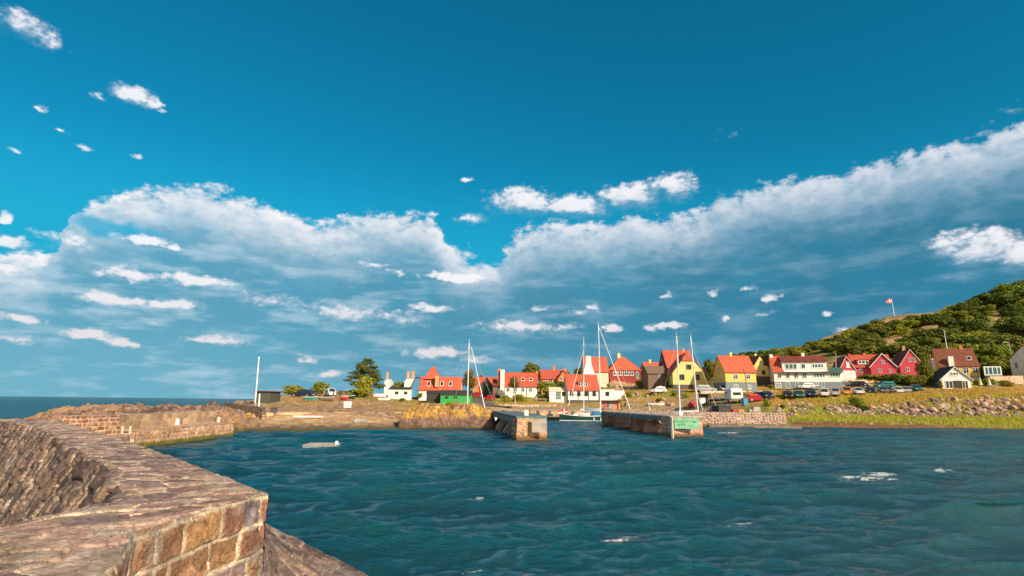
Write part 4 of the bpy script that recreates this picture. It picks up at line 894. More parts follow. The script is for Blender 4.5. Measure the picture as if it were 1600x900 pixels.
# ------------------------------------------------------------------ houses
def plane_y(px, py, Y0, rot, cx):
    d = ray(px, py); n = np.array((math.sin(rot), -math.cos(rot))); p0 = np.array((cx, Y0))
    s = (n@p0)/(n@d[:2]); return np.array((d[0]*s, d[1]*s, CAMZ+d[2]*s))
def win_mesh(root, T, x, z, w, h, style, fm=None, gm=None):
    """T maps (u along face, outward distance, z) to local coordinates"""
    fm = fm or m_whitep; gm = gm or m_glass
    f = max(.055, w*.08)
    def bx(mb, u0, u1, d0, d1, z0, z1):
        P8 = [[T(u0, d0, z_), T(u1, d0, z_), T(u1, d1, z_), T(u0, d1, z_)] for z_ in (z0, z1)]; mb.loft(P8)
    m = MB(); x0, x1, z0, z1 = x-w/2, x+w/2, z-h/2, z+h/2
    nm = 'door' if style == 'door' else 'window'
    bx(m, x0, x0+f, .005, .09, z0, z1); bx(m, x1-f, x1, .005, .09, z0, z1); bx(m, x0+f, x1-f, .005, .09, z0, z0+f); bx(m, x0+f, x1-f, .005, .09, z1-f, z1)
    if style in ('cross', 'pair'): bx(m, x-f/2, x+f/2, .01, .08, z0+f, z1-f)
    if style == 'cross': bx(m, x0+f, x-f/2, .012, .07, z+h*.12, z+h*.12+f*.7); bx(m, x+f/2, x1-f, .012, .07, z+h*.12, z+h*.12+f*.7)
    if style == 'triple':
        for k in (1, 2): bx(m, x0+w*k/3-f/2, x0+w*k/3+f/2, .01, .08, z0+f, z1-f)
    if style == 'band':
        for k in (1, 2, 3): bx(m, x0+w*k/4-f/3, x0+w*k/4+f/3, .01, .08, z0+f, z1-f)
    ob = m.build(nm, fm, root)
    p = MB(); bx(p, x0+f*.7, x1-f*.7, .008, .03, z0+f*.7, z1-f*.7); p.build('pane' if nm == 'window' else 'door_leaf', gm, ob)
    if nm == 'window' and style != 'band':
        s = MB(); bx(s, x0-.05, x1+.05, .005, .14, z0-.07, z0-.004); s.build('sill', fm, ob)
    return ob
def house(name, label, L, Rr, base, eave, ridge, Y, depth, axis='x', wall=m_white, roof=m_rred, rot=0.0, wins=(), lwins=(), rwins=(), chim=(), halfhip=0.0, hip=False, plinth=None, timber=None, over=.35, gables=None, trim=None, sink=1.5, cat='house', group=None, roofs=True, slat=None):
    mid = (L+Rr)/2; c = P(mid, base, Y); pl = plane_y(L, base, Y, rot, c.x); pr = plane_y(Rr, base, Y, rot, c.x)
    w = float(np.hypot(*(pr[:2]-pl[:2]))); fc = (pl+pr)/2; z0 = c.z
    he = P(mid, eave, Y).z-z0
    root = empty(name, (fc[0], fc[1], z0), rot, label, cat, group)
    def loc(px, py, yy=0.0):
        d_ = ray(px, py); n_ = np.array((math.sin(rot), -math.cos(rot))); p0_ = np.array((c.x, Y))-n_*yy
        s_ = (n_@p0_)/(n_@d_[:2]); q_ = np.array((d_[0]*s_, d_[1]*s_, CAMZ+d_[2]*s_))-fc; cr, sr = math.cos(-rot), math.sin(-rot)
        return q_[0]*cr-q_[1]*sr, (CAMZ*0)+q_[2]+(fc[2]-z0)
    if axis == 'x': hr = P(mid, ridge, Y+depth/2).z-z0
    else: hr = P(mid, ridge, Y).z-z0
    if axis == 'x' and rot: hr = loc(mid, ridge, depth/2)[1]
    m = MB(); D = depth
    if not roofs: m.box(-w/2, w/2, 0, D, -sink, he)
    elif axis == 'x':
        if hip: m.box(-w/2, w/2, 0, D, -sink, he)
        else: m.prism([(0, -sink), (D, -sink), (D, he), (D/2, hr), (0, he)], -w/2, w/2, 'x')
    else:
        if halfhip:
            zc = he+(hr-he)*(1-halfhip); xc = w/2*halfhip
            m.prism([(-w/2, -sink), (w/2, -sink), (w/2, he), (xc, zc), (-xc, zc), (-w/2, he)], 0, D, 'y')
        else: m.prism([(-w/2, -sink), (w/2, -sink), (w/2, he), (0, hr), (-w/2, he)], 0, D, 'y')
    m.build('wall', wall, root)
    th = .16; o_ = over; rf = None
    if roofs:
        r_ = MB()
        if axis == 'x':
            sl_ = (hr-he)/(D/2); e = o_
            if hip:
                hx = min(w/2-.3, D/2*.9); zt = hr
                A_ = [(-w/2-e, -e, he-.1), (w/2+e, -e, he-.1), (w/2+e, D+e, he-.1), (-w/2-e, D+e, he-.1)]; r0 = (-w/2+hx, D/2, zt); r1 = (w/2-hx, D/2, zt)
                A2 = [(a[0], a[1], a[2]-.14) for a in A_]
                r_.poly([A_[0], A_[1], r1, r0]); r_.poly([A_[2], A_[3], r0, r1]); r_.poly([A_[1], A_[2], r1]); r_.poly([A_[3], A_[0], r0])
                for i in range(4): r_.poly([A2[i], A2[(i+1) % 4], A_[(i+1) % 4], A_[i]])
                r_.poly(A2[::-1])
            else:
                x0, x1 = -w/2-o_*.6, w/2+o_*.6
                prof = [(-e, he-sl_*e+.03), (D/2, hr+.03), (D+e, he-sl_*e+.03), (D+e, he-sl_*e+.03+th), (D/2, hr+.05+th), (-e, he-sl_*e+.03+th)]
                r_.prism(prof, x0, x1, 'x')
        else:
            sl_ = (hr-he)/(w/2); e = o_; y0, y1 = -o_*.6, D+o_*.6
            if halfhip:
                xc = w/2*halfhip; zc = hr-sl_*xc; ry = min(D*.45, xc*1.2)
                def sl4(a, b, c_, d_): r_.slab(a, b, c_, d_, th)
                r_.slab((-w/2-e, y0, he-sl_*e+.03), (-xc, y0, zc+.03), (-xc, y1, zc+.03), (-w/2-e, y1, he-sl_*e+.03), th)
                r_.slab((w/2+e, y0, he-sl_*e+.03), (xc, y0, zc+.03), (xc, y1, zc+.03), (w/2+e, y1, he-sl_*e+.03), th)
                r_.loft([[(-xc, y0, zc+.03), (xc, y0, zc+.03), (xc, y1, zc+.03), (-xc, y1, zc+.03)], [(-xc, y0, zc+.03+th), (xc, y0, zc+.03+th), (xc, y1, zc+.03+th), (-xc, y1, zc+.03+th)], [(-.05, y0+ry, hr+th), (.05, y0+ry, hr+th), (.05, y1-ry, hr+th), (-.05, y1-ry, hr+th)]])
            else:
                prof = [(-w/2-e, he-sl_*e+.03), (0, hr+.03), (w/2+e, he-sl_*e+.03), (w/2+e, he-sl_*e+.03+th), (0, hr+.05+th), (-w/2-e, he-sl_*e+.03+th)]
                r_.prism(prof, y0, y1, 'y')
            if trim:
                t_ = MB(); 
                for s in (-1, 1):
                    t_.prism([(s*(w/2+e), he-sl_*e-.18), (0, hr-.15), (0, hr+.05), (s*(w/2+e), he-sl_*e+.02)], y0-.05, y0-.003, 'y')
                t_.build('bargeboard', trim, root)
        rf = r_.build('roof', roof, root)
    if plinth:
        mt, pyy = plinth; zz = loc(mid, pyy)[1]; m = MB(); m.box(-w/2-.06, w/2+.06, -.06, D+.06, -sink, zz); m.build('plinth', mt, root)
    Tf = lambda u, d, z: (u, -d, z)
    Tl = lambda u, d, z: (-w/2-d, u, z)
    Tr = lambda u, d, z: (w/2+d, u, z)
    for it in wins:
        px, py, ww, hh = it[:4]; st = it[4] if len(it) > 4 else 'cross'; kw = it[5] if len(it) > 5 else {}
        x, z = loc(px, py); k = Y/880.
        win_mesh(root, Tf, x, z, ww*k, hh*k, st, **kw)
    for (u, z, ww, hh, st) in lwins: win_mesh(root, Tl, u*D, z, ww, hh, st)
    for (u, z, ww, hh, st) in rwins: win_mesh(root, Tr, u*D, z, ww, hh, st)
    for it in chim:
        px, ptop, wpx, cm = it[:4]; yy = it[4] if len(it) > 4 else D/2; bot = it[5] if len(it) > 5 else 1.2
        x, z = loc(px, ptop, yy); hw = wpx*Y/880/2
        zb = min(z-.6, (hr if axis == 'x' else hr)-bot)
        m = MB(); m.box(x-hw, x+hw, yy-hw, yy+hw, zb, z-.18); m.box(x-hw-.06, x+hw+.06, yy-hw-.06, yy+hw+.06, z-.178, z)
        m.build('chimney', cm, rf or root)
    if timber:
        tm, step, levels = timber; m = MB(); n = max(2, int(w/step))
        zb = loc(mid, plinth[1])[1] if plinth else 0.0
        for i in range(n+1):
            x = -w/2+w*i/n; m.box(x-.10, x+.10, -.035, -.004, zb, he-.05)
        for f_ in levels: z = zb+(he-zb)*f_; m.box(-w/2, w/2, -.045, -.037, z-.06, z+.06)
        m.build('timber_frame', tm, root)
    root['_w'] = w; root['_he'] = he; root['_hr'] = hr
    return root, dict(w=w, he=he, hr=hr, loc=loc, roof=rf, fc=fc, z0=z0, Y=Y, D=D)
def dormer(root, info, px, py, wpx, hpx, wallm, roofm, st='pair', n=1, style='gable', yoff=None):
    """dormer standing out of the front roof slope (axis x)"""
    w = wpx*info['Y']/880; h = hpx*info['Y']/880; D = info['D']; he, hr = info['he'], info['hr']
    # depth where the roof reaches the dormer's sill
    for it in range(3):
        yy = yoff if yoff is not None else .8
        x, z = info['loc'](px, py, yy)
        if yoff is None: yy = max(.1, (z-h/2-he)/((hr-he)/(D/2)))
        yoff = yy
    d = MB(); back = min(D/2, yy+h*1.6); d.box(x-w/2, x+w/2, yy, back, z-h/2-.1, z+h/2); ob = d.build('dormer', wallm, root)
    Tf = lambda u, dd, zz: (u, yy-dd, zz)
    for k in range(n): win_mesh(ob, Tf, x-w/2+w*(k+.5)/n, z, w/n*.8, h*.8, st)
    r_ = MB()
    if style == 'gable': r_.prism([(x-w/2-.15, z+h/2+.01), (x, z+h/2+w*.38), (x+w/2+.15, z+h/2+.01), (x+w/2+.15, z+h/2+.12), (x, z+h/2+w*.38+.12), (x-w/2-.15, z+h/2+.12)], yy-.2, back+.5, 'y')
    else: r_.prism([(x-w/2-.2, z+h/2+.01), (x+w/2+.2, z+h/2+.01), (x+w/2+.2, z+h/2+.16), (x-w/2-.2, z+h/2+.16)], yy-.25, back+.4, 'y')
    r_.build('dormer_roof', roofm, ob)
def skylight(root, info, px, py, wpx, hpx):
    D = info['D']; sl_ = (info['hr']-info['he'])/(D/2); yy = D/4
    for it in range(4): x, z = info['loc'](px, py, yy); yy = (z-info['he']-.2)/sl_
    w = wpx*info['Y']/880; h = hpx*info['Y']/880
    def pt(u, v, o_): return (x+u, yy+v/sl_-o_*.6, z+v+o_*.6)
    m = MB(); m.loft([[pt(-w/2, -h/2, k), pt(w/2, -h/2, k), pt(w/2, h/2, k), pt(-w/2, h/2, k)] for k in (-.1, .10)]); ob = m.build('skylight', m_whitep, info['roof'] or root)
    m = MB(); a = .1; m.loft([[pt(-w/2+a, -h/2+a, k), pt(w/2-a, -h/2+a, k), pt(w/2-a, h/2-a, k), pt(-w/2+a, h/2-a, k)] for k in (.05, .13)])
    p = m.build('pane', m_glass, ob)

gB = dict(gm=m_glass2)
# --- right of the harbour
h, i = house('yellow_house', 'square yellow house with blue-grey ground floor and orange-red roof', 1135, 1183, 611, 580.5, 557, 140, 8.5, 'x', m_yel, m_rora, plinth=(m_grey, 597),
    wins=[(1149.5, 588.5, 7, 8, 'cross'), (1169, 588.5, 7, 8, 'cross'), (1150, 604, 7, 6, 'pair'), (1170, 604.5, 7, 6, 'pair')], lwins=[(.35, 2.6, .8, 1.1, 'pair'), (.7, 2.6, .8, 1.1, 'pair'), (.5, 5.6, .9, 1.1, 'pair')], chim=[(1141, 551, 3.5, m_ylo)])
h, i = house('yellow_gable_house', 'pale yellow half-hipped gable house with three brown windows behind the close pair of masts', 1052, 1103, 607, 583, 551, 150, 12, 'y', m_ylo, m_rred, halfhip=.42, plinth=(m_dgrey, 601),
    rot=R(-5), wins=[(1076, 573, 8, 7, 'pair', dict(fm=m_dgrey)), (1065, 589, 8.5, 8, 'pair', dict(fm=m_dgrey)), (1089.5, 589, 7, 8, 'pair', dict(fm=m_dgrey))], lwins=[(.3, 3.1, .8, 1.6, 'pair'), (.6, 3.1, .8, 1.6, 'pair')])
a_ = MB(); x = i['w']/2; a_.box(x+.003, x+1.9, .5, 5, -1.5, 2.3); a_.build('side_wing', m_ylo, h); a_ = MB(); a_.box(x, x+2.1, .3, 5.2, 2.303, 2.5); a_.build('side_wing_roof', m_rdark, h)
house('red_roofed_house', 'tall dark-gabled house with big red roof behind the pale yellow half-hipped house', 1044, 1087, 600, 574, 548.5, 168, 10, 'x', m_blackw, m_rred, lwins=[(.45, 5.4, 1.0, 1.1, 'pair'), (.6, 7.4, .9, .9, 'pair')], chim=[(1067, 545, 4, m_brickch)])
house('stone_barn', 'grey-brown gabled barn left of the pale yellow house', 1013, 1041, 600, 583, 573, 156, 7, 'x', m_barn, m_barn, lwins=[], wins=[(1030, 588, 3, 5, 'pair')])
house('red_roofed_cottage', 'small red-roofed cottage on the rise between the red half-timbered house and the barn', 1009, 1034, 592, 578, 567, 185, 7, 'x', m_obrick, m_rora, chim=[(1015, 562, 3.5, m_ylo), (1026, 571, 2.0, m_white)])
h, i = house('yellow_gable_house', 'narrow pale yellow gable house with dark brown roof above a garage', 1178, 1203, 600, 575, 556, 158, 12, 'y', m_ylo, m_rbrown, plinth=(m_dgrey, 588), wins=[(1195, 568, 4.5, 5.5, 'pair', dict(fm=m_dgrey)), (1193, 581.5, 5, 6, 'pair', dict(fm=m_dgrey)), (1190, 595, 11, 8, 'door', dict(fm=m_dgrey))], chim=[(1180, 553, 3, m_ylo, 5)])
# white modern house
h, i = house('white_house', 'long white two-storey house with ribbon windows, glass balcony and grey ground floor', 1211, 1317, 607, 581, 560, 150, 8, 'x', m_white, m_rdark, roofs=False, plinth=(m_grey, 596.5),
    rot=R(-15), wins=[(1218, 587, 5.5, 7, 'cross'), (1231, 587, 5.5, 7, 'cross'), (1244, 587, 5.5, 7, 'cross'), (1257, 587, 6.5, 7.5, 'pair', gB), (1280, 586.5, 17.5, 7.5, 'band', gB), (1305, 586, 15, 7.5, 'band', gB),
          (1231, 601.5, 6, 10, 'door'), (1216, 602, 9, 7, 'band', gB), (1276, 600, 6, 5, 'pair'), (1286, 600.5, 4.5, 8, 'door', dict(gm=m_whitep)), (1245, 600, 5, 8, 'door', dict(gm=m_whitep))])
k_ = 150/880.; m = MB(); x0 = i['loc'](1223, 581)[0]; x1 = i['loc'](1293, 581)[0]; xe = i['w']/2; zt = i['loc'](1255, 564.5)[1]; z1 = i['he']
m.box(x0, x1, .3, 7.9, z1, zt); us = m.build('upper_storey', m_white, h)
m = MB(); m.prism([(-.3, zt-.05), (4.1, zt+1.5), (8.2, zt-.05), (8.2, zt+.15), (4.1, zt+1.7), (-.3, zt+.15)], x0-.3, x1+.4, 'x'); rf = m.build('roof', m_rdark, h)
m = MB(); m.box(i['loc'](1260, 555)[0]-.35, i['loc'](1260, 555)[0]+.35, 3.8, 4.5, zt+1.2, i['loc'](1260, 551.5, 4.1)[1]); m.build('chimney', m_white, rf)
Tf = lambda u, d, z: (u, .3-d, z)
for (px, py, ww, hh, st) in ((1230, 572.5, 5, 8, 'plain'), (1236.3, 572.5, 5, 8, 'plain'), (1242.5, 572.5, 5, 8, 'plain'), (1255.5, 572, 6, 7, 'plain'), (1278, 571.5, 17.5, 7.5, 'band')):
    x, z = i['loc'](px, py); win_mesh(us, Tf, x*.998, z, ww*k_, hh*k_, st, gm=m_glass2)
m = MB(); m.box(x0-.1, xe+.3, -.9, -.005, z1-.22, z1-.02); m.build('balcony_slab', m_dgrey, h)
m = MB(); m.box(x1+.15, xe+.2, -.85, -.80, z1, z1+1.05); m.build('glass_balustrade', m_glass2, h)
m = MB(); xl = -i['w']/2; hrx = i['loc'](1214, 557, 4)[1]; m.prism([(0, z1+.003), (8, z1+.003), (4, hrx)], xl+.003, x0-.003, 'x'); m.build('gable_wall', m_white, h)
m = MB(); m.prism([(-.4, z1-.2), (4, hrx+.02), (8.4, z1-.2), (8.4, z1), (4, hrx+.22), (-.4, z1)], xl-.35, x0+.25, 'x'); r2 = m.build('roof', m_rred, h)
m = MB(); m.box(xl-.1, xl+.65, 3.4, 4.6, z1+1.0, i['loc'](1204, 554, 4)[1]); m.build('chimney', m_white, r2)
# small rose gable with white tall window
h, i = house('rose_gable_house', 'narrow rose-coloured gable house with a tall white arched window, right of the glass balcony', 1314, 1338, 596, 576, 556.5, 156, 11, 'y', m_pink, m_rdark, plinth=(m_white, 579), trim=m_whitep, rot=R(-18), wins=[(1325, 570, 5, 9, 'pair', dict(gm=m_whitep)), (1325, 588, 8, 5, 'pair')], chim=[(1326, 552.5, 2.5, m_pink, 7)])
h, i = house('raspberry_house', 'raspberry red house with grey window band dormer and white-trimmed front gable, left of its twin', 1335, 1396, 590, 573, 555, 162, 8, 'x', m_pink, m_rred, rot=R(-22), wins=[(1345, 579, 5, 5, 'pair'), (1385, 580, 4, 5, 'cross')], chim=[(1350, 552, 4, m_obrick), (1327, 554, 3, m_pink)])
dormer(h, i, 1349, 566, 18, 7, m_pink, m_rred, 'triple', 1, 'flat', .2)
hg = MB(); w2 = 33*162/880; xg = i['loc'](1378, 570)[0]; zg = i['loc'](1378, 553)[1]; ze = i['loc'](1378, 572)[1]
hg.prism([(xg-w2/2, -1), (xg+w2/2, -1), (xg+w2/2, ze), (xg, zg), (xg-w2/2, ze)], -1.2, 3.5, 'y'); gg = hg.build('gable_wing', m_pink, h)
m = MB(); m.prism([(xg-w2/2-.4, ze-.4), (xg, zg+.05), (xg+w2/2+.4, ze-.4), (xg+w2/2+.4, ze-.2), (xg, zg+.27), (xg-w2/2-.4, ze-.2)], -1.5, 3.6, 'y'); m.build('wing_roof', m_rdark, gg)
m = MB()
for s in (-1, 1): m.prism([(xg+s*(w2/2+.4), ze-.62), (xg, zg-.15), (xg, zg+.10), (xg+s*(w2/2+.4), ze-.35)], -1.58, -1.51, 'y')
m.build('bargeboard', m_whitep, gg)
Tg = lambda u, d, z: (u, -1.2-d, z)
for (px, py, ww, hh) in ((1378, 566, 4.5, 5), (1373, 579.5, 4.5, 5.5), (1389, 579.5, 3.5, 5)):
    x, z = i['loc'](px, py); win_mesh(gg, Tg, x, z, ww*162/880, hh*162/880, 'cross')
h, i = house('raspberry_house', 'raspberry red gable house with two upper windows and dark roof, right of its twin', 1408, 1445, 587, 570, 546, 163, 13, 'y', m_pink, m_rdark, trim=m_whitep, rot=R(-21), wins=[(1421, 562, 4, 6, 'cross'), (1428.5, 562, 4, 6, 'cross'), (1418, 577, 5, 6, 'cross')], lwins=[(.25, 2.2, 1.1, 1.2, 'cross'), (.7, 2.2, 1.1, 1.2, 'cross')], chim=[(1411, 540.5, 4, m_brickch, 8, 3)])
# garage
h, i = house('white_garage', 'small white gabled boathouse with black roof and open bays', 1473, 1519, 609, 591, 573, 140, 9, 'y', m_white, m_slate, trim=m_whitep, over=.5, rot=R(-19), wins=[(1491, 584, 11, 5, 'triple'), (1483, 601, 10, 12, 'pair', dict(gm=m_blackw)), (1496, 601, 12, 12, 'door', dict(fm=m_blackw, gm=m_blackw)), (1508, 601, 8, 12, 'pair', dict(gm=m_blackw))])
m = MB(); m.box(-i['w']/2-.05, -i['w']/2-.004, .3, 8.7, 0, i['he']-.3); m.build('blue_side_boards', m_bluep, h)
h, i = house('ochre_house', 'long ochre house with brown tiled roof and white gable stacks behind the white boathouse', 1471, 1534, 600, 571, 545, 156, 8.5, 'x', m_ochre, m_rbrown, rot=R(-24), wins=[(1495, 579, 7, 9, 'cross'), (1509.5, 579, 7, 9, 'cross'), (1524, 579, 7, 9, 'cross'), (1525, 591, 8, 4, 'triple')], plinth=(m_grey, 588), chim=[(1500, 539, 4, m_obrick)])
m = MB(); m.box(-i['w']/2-1.0, -i['w']/2-.01, 2.2, 5.5, -1, P(1462, 559, 158).z-i['z0']); m.build('gable_stack', m_white, h)
x = i['loc'](1486, 570)[0]; m = MB(); m.box(x-.6, x+.6, -.6, .9, -1, i['loc'](1486, 557)[1]); m.build('front_stack', m_white, h)
skylight(h, i, 1514, 560, 6, 6)
x = i['w']/2; m = MB(); m.box(-x, x, -.08, -.01, i['he']-.25, i['he']-.02); m.build('cornice', m_whitep, h)
house('glass_pavilion', 'low glazed pavilion with dark roof beside the ochre house', 1539, 1563, 588, 572, 569, 152, 5, 'x', m_blackw, m_slate, roofs=False, rot=R(-22), wins=[(1551, 579.5, 22, 14, 'band', gB)], cat='pavilion')
house('white_house', 'white house cut by the right edge of the picture, its shaded gable in view', 1634, 1690, 606, 557, 540, 146, 10, 'x', m_white, m_rdark, rot=R(-4), lwins=[(.2, 6.2, 1.0, 1.5, 'pair'), (.5, 6.2, 1.0, 1.5, 'pair'), (.8, 6.2, 1.0, 1.5, 'pair'), (.3, 2.6, .9, 1.8, 'pair'), (.7, 2.6, .9, 1.8, 'pair')])
# --- behind the basin
h, i = house('smokehouse', 'white half-timbered smokehouse with bright red roof, tall dormer and bottle-shaped white chimney', 887, 936, 628, 609, 586, 146, 10, 'x', m_white, m_rred, plinth=(m_dgrey, 625), timber=(m_timber, 2.2, (.5, .98)),
    wins=[(893, 615, 5, 6.5, 'pair', dict(fm=m_timber)), (904.5, 615, 5, 6.5, 'pair', dict(fm=m_timber)), (916, 615, 5, 6.5, 'pair', dict(fm=m_timber)), (928.5, 615, 5, 6.5, 'pair', dict(fm=m_timber))])
dormer(h, i, 911, 600.5, 14, 7, m_white, m_rred, 'plain', 4, 'flat')
k_ = 146/880.; x = i['loc'](925, 600)[0]; yc = 6.5; m = MB(); zr = [P(925, y_, 146+yc).z-i['z0'] for y_ in (592, 586, 570, 558, 556.5)]
m.loft([[(x+s*a*k_, yc+t*a*k_*.8, z) for s, t in ((-1, -1), (1, -1), (1, 1), (-1, 1))] for z, a in ((zr[0], 10.5), (zr[1], 9.8), (zr[2], 4.6), (zr[3], 4.0), (zr[4], 4.3))]); m.build('smoke_chimney', m_white, i['roof'])
xr = i['w']/2; m = MB(); m.prism([(.004, 0), (9.99, 0), (9.99, i['he']), (5, i['hr']-.02), (.004, i['he'])], xr+.004, xr+.12, 'x'); m.build('dark_gable_boards', m_blackw, h)
win_mesh(h, lambda u, d, z: (xr+.12+d, u, z), 4.5, i['he']+1.4, 1, 1.4, 'pair')
house('white_annex', 'plain white annex with one window pair at the right end of the smokehouse', 938, 960, 626, 608.5, 606, 147, 6, 'x', m_white, m_slate, roofs=False, wins=[(949, 615, 5.5, 6, 'pair', dict(fm=m_timber))], cat='annex')
house('white_annex', 'pale low wall-like annex right of the window-pair annex', 960, 976, 626, 610.5, 607, 149, 5, 'x', m_white, m_slate, roofs=False, cat='annex')
house('white_annex', 'white lean-to annex with sloping top and grey door at the left end of the smokehouse', 858.5, 886, 626, 612, 606, 147, 6, 'x', m_white, m_cream, wins=[(881, 615, 5.5, 6.5, 'pair', dict(fm=m_timber)), (872.5, 618, 7, 11, 'door', dict(fm=m_dgrey, gm=m_grey))], over=.12, cat='annex')
h, i = house('half_timbered_house', 'red half-timbered house with orange hipped roof and yellow chimney on the rocky rise', 953, 1001, 593, 577.5, 557.5, 176, 9, 'x', m_rtimb, m_rora, hip=True, timber=(m_rtimb, 1.6, (.5,)), wins=[(961.5, 583, 6.5, 7, 'cross'), (969.5, 583, 6.5, 7, 'cross'), (978.5, 583, 6.5, 7, 'cross'), (987, 583, 6.5, 7, 'cross'), (996, 586, 4, 11, 'door', dict(gm=m_teal))], lwins=[(.3, 3, 1.2, 1.3, 'cross'), (.7, 3, 1.2, 1.3, 'cross')], chim=[(966.5, 552, 4.5, m_ylo)])
h, i = house('red_roofed_house', 'house with a broad red roof directly behind the bottle-shaped white chimney', 914, 951, 600, 580, 558.5, 172, 9, 'x', m_cream, m_rora)
h, i = house('half_timbered_cottage', 'white half-timbered cottage with red roof, two skylights and a tall white gable chimney', 788, 840, 619, 603, 583, 158, 8, 'x', m_white, m_rred, timber=(m_timber, 2.4, (.97,)), wins=[(794, 609, 5, 6, 'cross'), (805.5, 609, 5, 6, 'cross'), (817, 609, 5, 6, 'cross'), (829, 609, 5, 6, 'cross')], chim=[(839, 579.5, 3, m_obrick)])
skylight(h, i, 817, 593, 5.5, 4.5); skylight(h, i, 829.5, 593, 5.5, 4.5)
m = MB(); x = -i['w']/2; m.box(x-1.15, x-.01, -.4, .9, -1, i['loc'](785, 577.5)[1]); m.build('gable_chimney', m_white, h)
m = MB(); m.box(x-1.9, x-1.17, .5, 1.6, 2, i['loc'](785, 576)[1]); m.build('brick_chimney', m_obrick, h)
m = MB(); m.prism([(0, 0), (5, 0), (5, 4.6), (.0, 2.7)], x-3.2, x-1.92, 'x'); m.build('side_wing', m_barn, h); m = MB(); m.prism([(-.3, 2.62), (5.2, 4.72), (5.2, 4.9), (-.3, 2.8)], x-3.4, x-1.17, 'x'); m.build('side_wing_roof', m_rdark, h)
h, i = house('brick_house', 'orange brick house with red roof and gable wing, behind bushes left of the smokehouse', 846, 888, 612, 592, 579, 170, 10, 'x', m_obrick, m_rred, chim=[(865.5, 572, 4, m_obrick), (882, 575.5, 4, m_obrick, 3)], wins=[(860, 594.5, 7, 5, 'pair'), (854, 597, 4, 5, 'pair')])
m = MB(); k_ = 170/880; xg = i['loc'](880, 590)[0]; zg = i['loc'](880, 580)[1]; ze = i['loc'](880, 593)[1]
m.prism([(xg-9*k_, -1), (xg+9*k_, -1), (xg+9*k_, ze), (xg, zg), (xg-9*k_, ze)], -2, 4, 'y'); gg = m.build('gable_wing', m_obrick, h)
m = MB(); m.prism([(xg-11*k_, ze-.4), (xg, zg+.04), (xg+11*k_, ze-.4), (xg+11*k_, ze-.2), (xg, zg+.26), (xg-11*k_, ze-.2)], -2.3, 4.2, 'y'); m.build('wing_roof', m_rred, gg)
Tg = lambda u, d, z: (u, -2-d, z)
for (px, py) in ((876, 592), (883, 592), (880, 599)): x, z = i['loc'](px, py); win_mesh(gg, Tg, x*.99, z, .7, .9, 'pair')
h, i = house('brick_house', 'small brick house with a green-boarded pointed gable behind the red vehicles', 762, 775, 618, 603, 590, 166, 9, 'x', m_obrick, m_rora)
m = MB(); m.box(-5.6, -2.48, -1, 7, 0, i['he']); m.build('left_wing', m_obrick, h)
m = MB(); m.prism([(-.3, i['he']-.2), (4.5, i['hr']), (9.2, i['he']-.2), (9.2, i['he']), (4.5, i['hr']+.2), (-.3, i['he'])], -5.8, -1.6, 'x'); m.build('roof', m_rora, h)
m = MB(); m.prism([(-3.2, 0), (.2, 0), (.2, 2.6), (-1.5, i['hr']-.4), (-3.2, 2.6)], -1.6, 3, 'y'); m.build('green_gable', m_gboard, h)
m = MB(); m.prism([(-3.5, 2.3), (-1.5, i['hr']-.35), (.5, 2.3), (.5, 2.5), (-1.5, i['hr']-.12), (-3.5, 2.5)], -1.9, 3.2, 'y'); m.build('gable_roof', m_rdark, h)
win_mesh(h, lambda u, d, z: (u, -1.6-d, z), -1.5, 3.2, .7, .7, 'cross')
# --- left group
h, i = house('mansard_house', 'big white house with steep orange mansard roof, three small windows and a pyramid turret', 654, 719, 621, 608.5, 590, 142, 5.5, 'x', m_white, m_rora, over=.3, chim=[])
skylight(h, i, 670, 600, 5, 7); skylight(h, i, 690.5, 600, 5, 7); skylight(h, i, 704, 600, 5, 7)
k_ = 142/880; x = i['loc'](673, 590)[0]; zb = i['hr']-.4; ht = P(675, 572.5, 146).z-i['z0']; m = MB()
m.loft([[(x-12.5*k_, 1.5, zb), (x+13*k_, 1.5, zb), (x+13*k_, 6.5, zb), (x-12.5*k_, 6.5, zb)], [(x-1.5*k_, 3.9, ht), (x+2*k_, 3.9, ht), (x+2*k_, 4.2, ht), (x-1.5*k_, 4.2, ht)]]); m.build('turret_roof', m_rora, h)
x = i['loc'](683, 590)[0]; m = MB(); m.box(x-.45, x+.45, -.3, .8, 2.5, P(683, 587, 142).z-i['z0']); m.build('chimney', m_brickch, h)
m = MB(); x = -i['w']/2; m.prism([(x-2.1, 0), (x-.01, 0), (x-.01, i['hr']-.2), (x-1.0, i['hr']-.3), (x-2.1, i['he'])], 0, 5, 'y'); m.build('side_wing', m_bluep, h); m = MB(); m.slab((x-2.3, -.2, i['he']-.3), (x-.9, -.2, i['hr']-.25), (x-.9, 5.2, i['hr']-.25), (x-2.3, 5.2, i['he']-.3), .2); m.slab((x-.9, -.2, i['hr']-.25), (x+.05, -.2, i['hr']-.25), (x+.05, 5.2, i['hr']-.25), (x-.9, 5.2, i['hr']-.25), .2); m.build('side_roof', m_rdark, h)
house('white_bungalow', 'long low white bungalow with two window pairs left of the orange mansard roof', 606.5, 641, 620.5, 608.5, 606, 140, 6, 'x', m_white, m_slate, over=.15, wins=[(620, 613.5, 5, 3.5, 'pair', dict(fm=m_timber)), (634, 613.5, 5, 3.5, 'pair', dict(fm=m_timber))], chim=[])
h, i = house('chimney_house', 'white smokehouse with sloping shoulders and twin pale brick chimneys behind the bungalow', 631, 650, 612, 598, 593, 150, 6, 'x', m_white, m_white, over=.05, chim=[(638.5, 580, 4.5, m_brickch), (646, 580, 4, m_brickch)])
house('chimney_house', 'small white house with a single tall pink brick chimney, right of the pine', 600, 608, 610, 597, 594, 158, 5, 'x', m_white, m_white, over=.05, chim=[(606, 581, 3.6, m_brickch)])
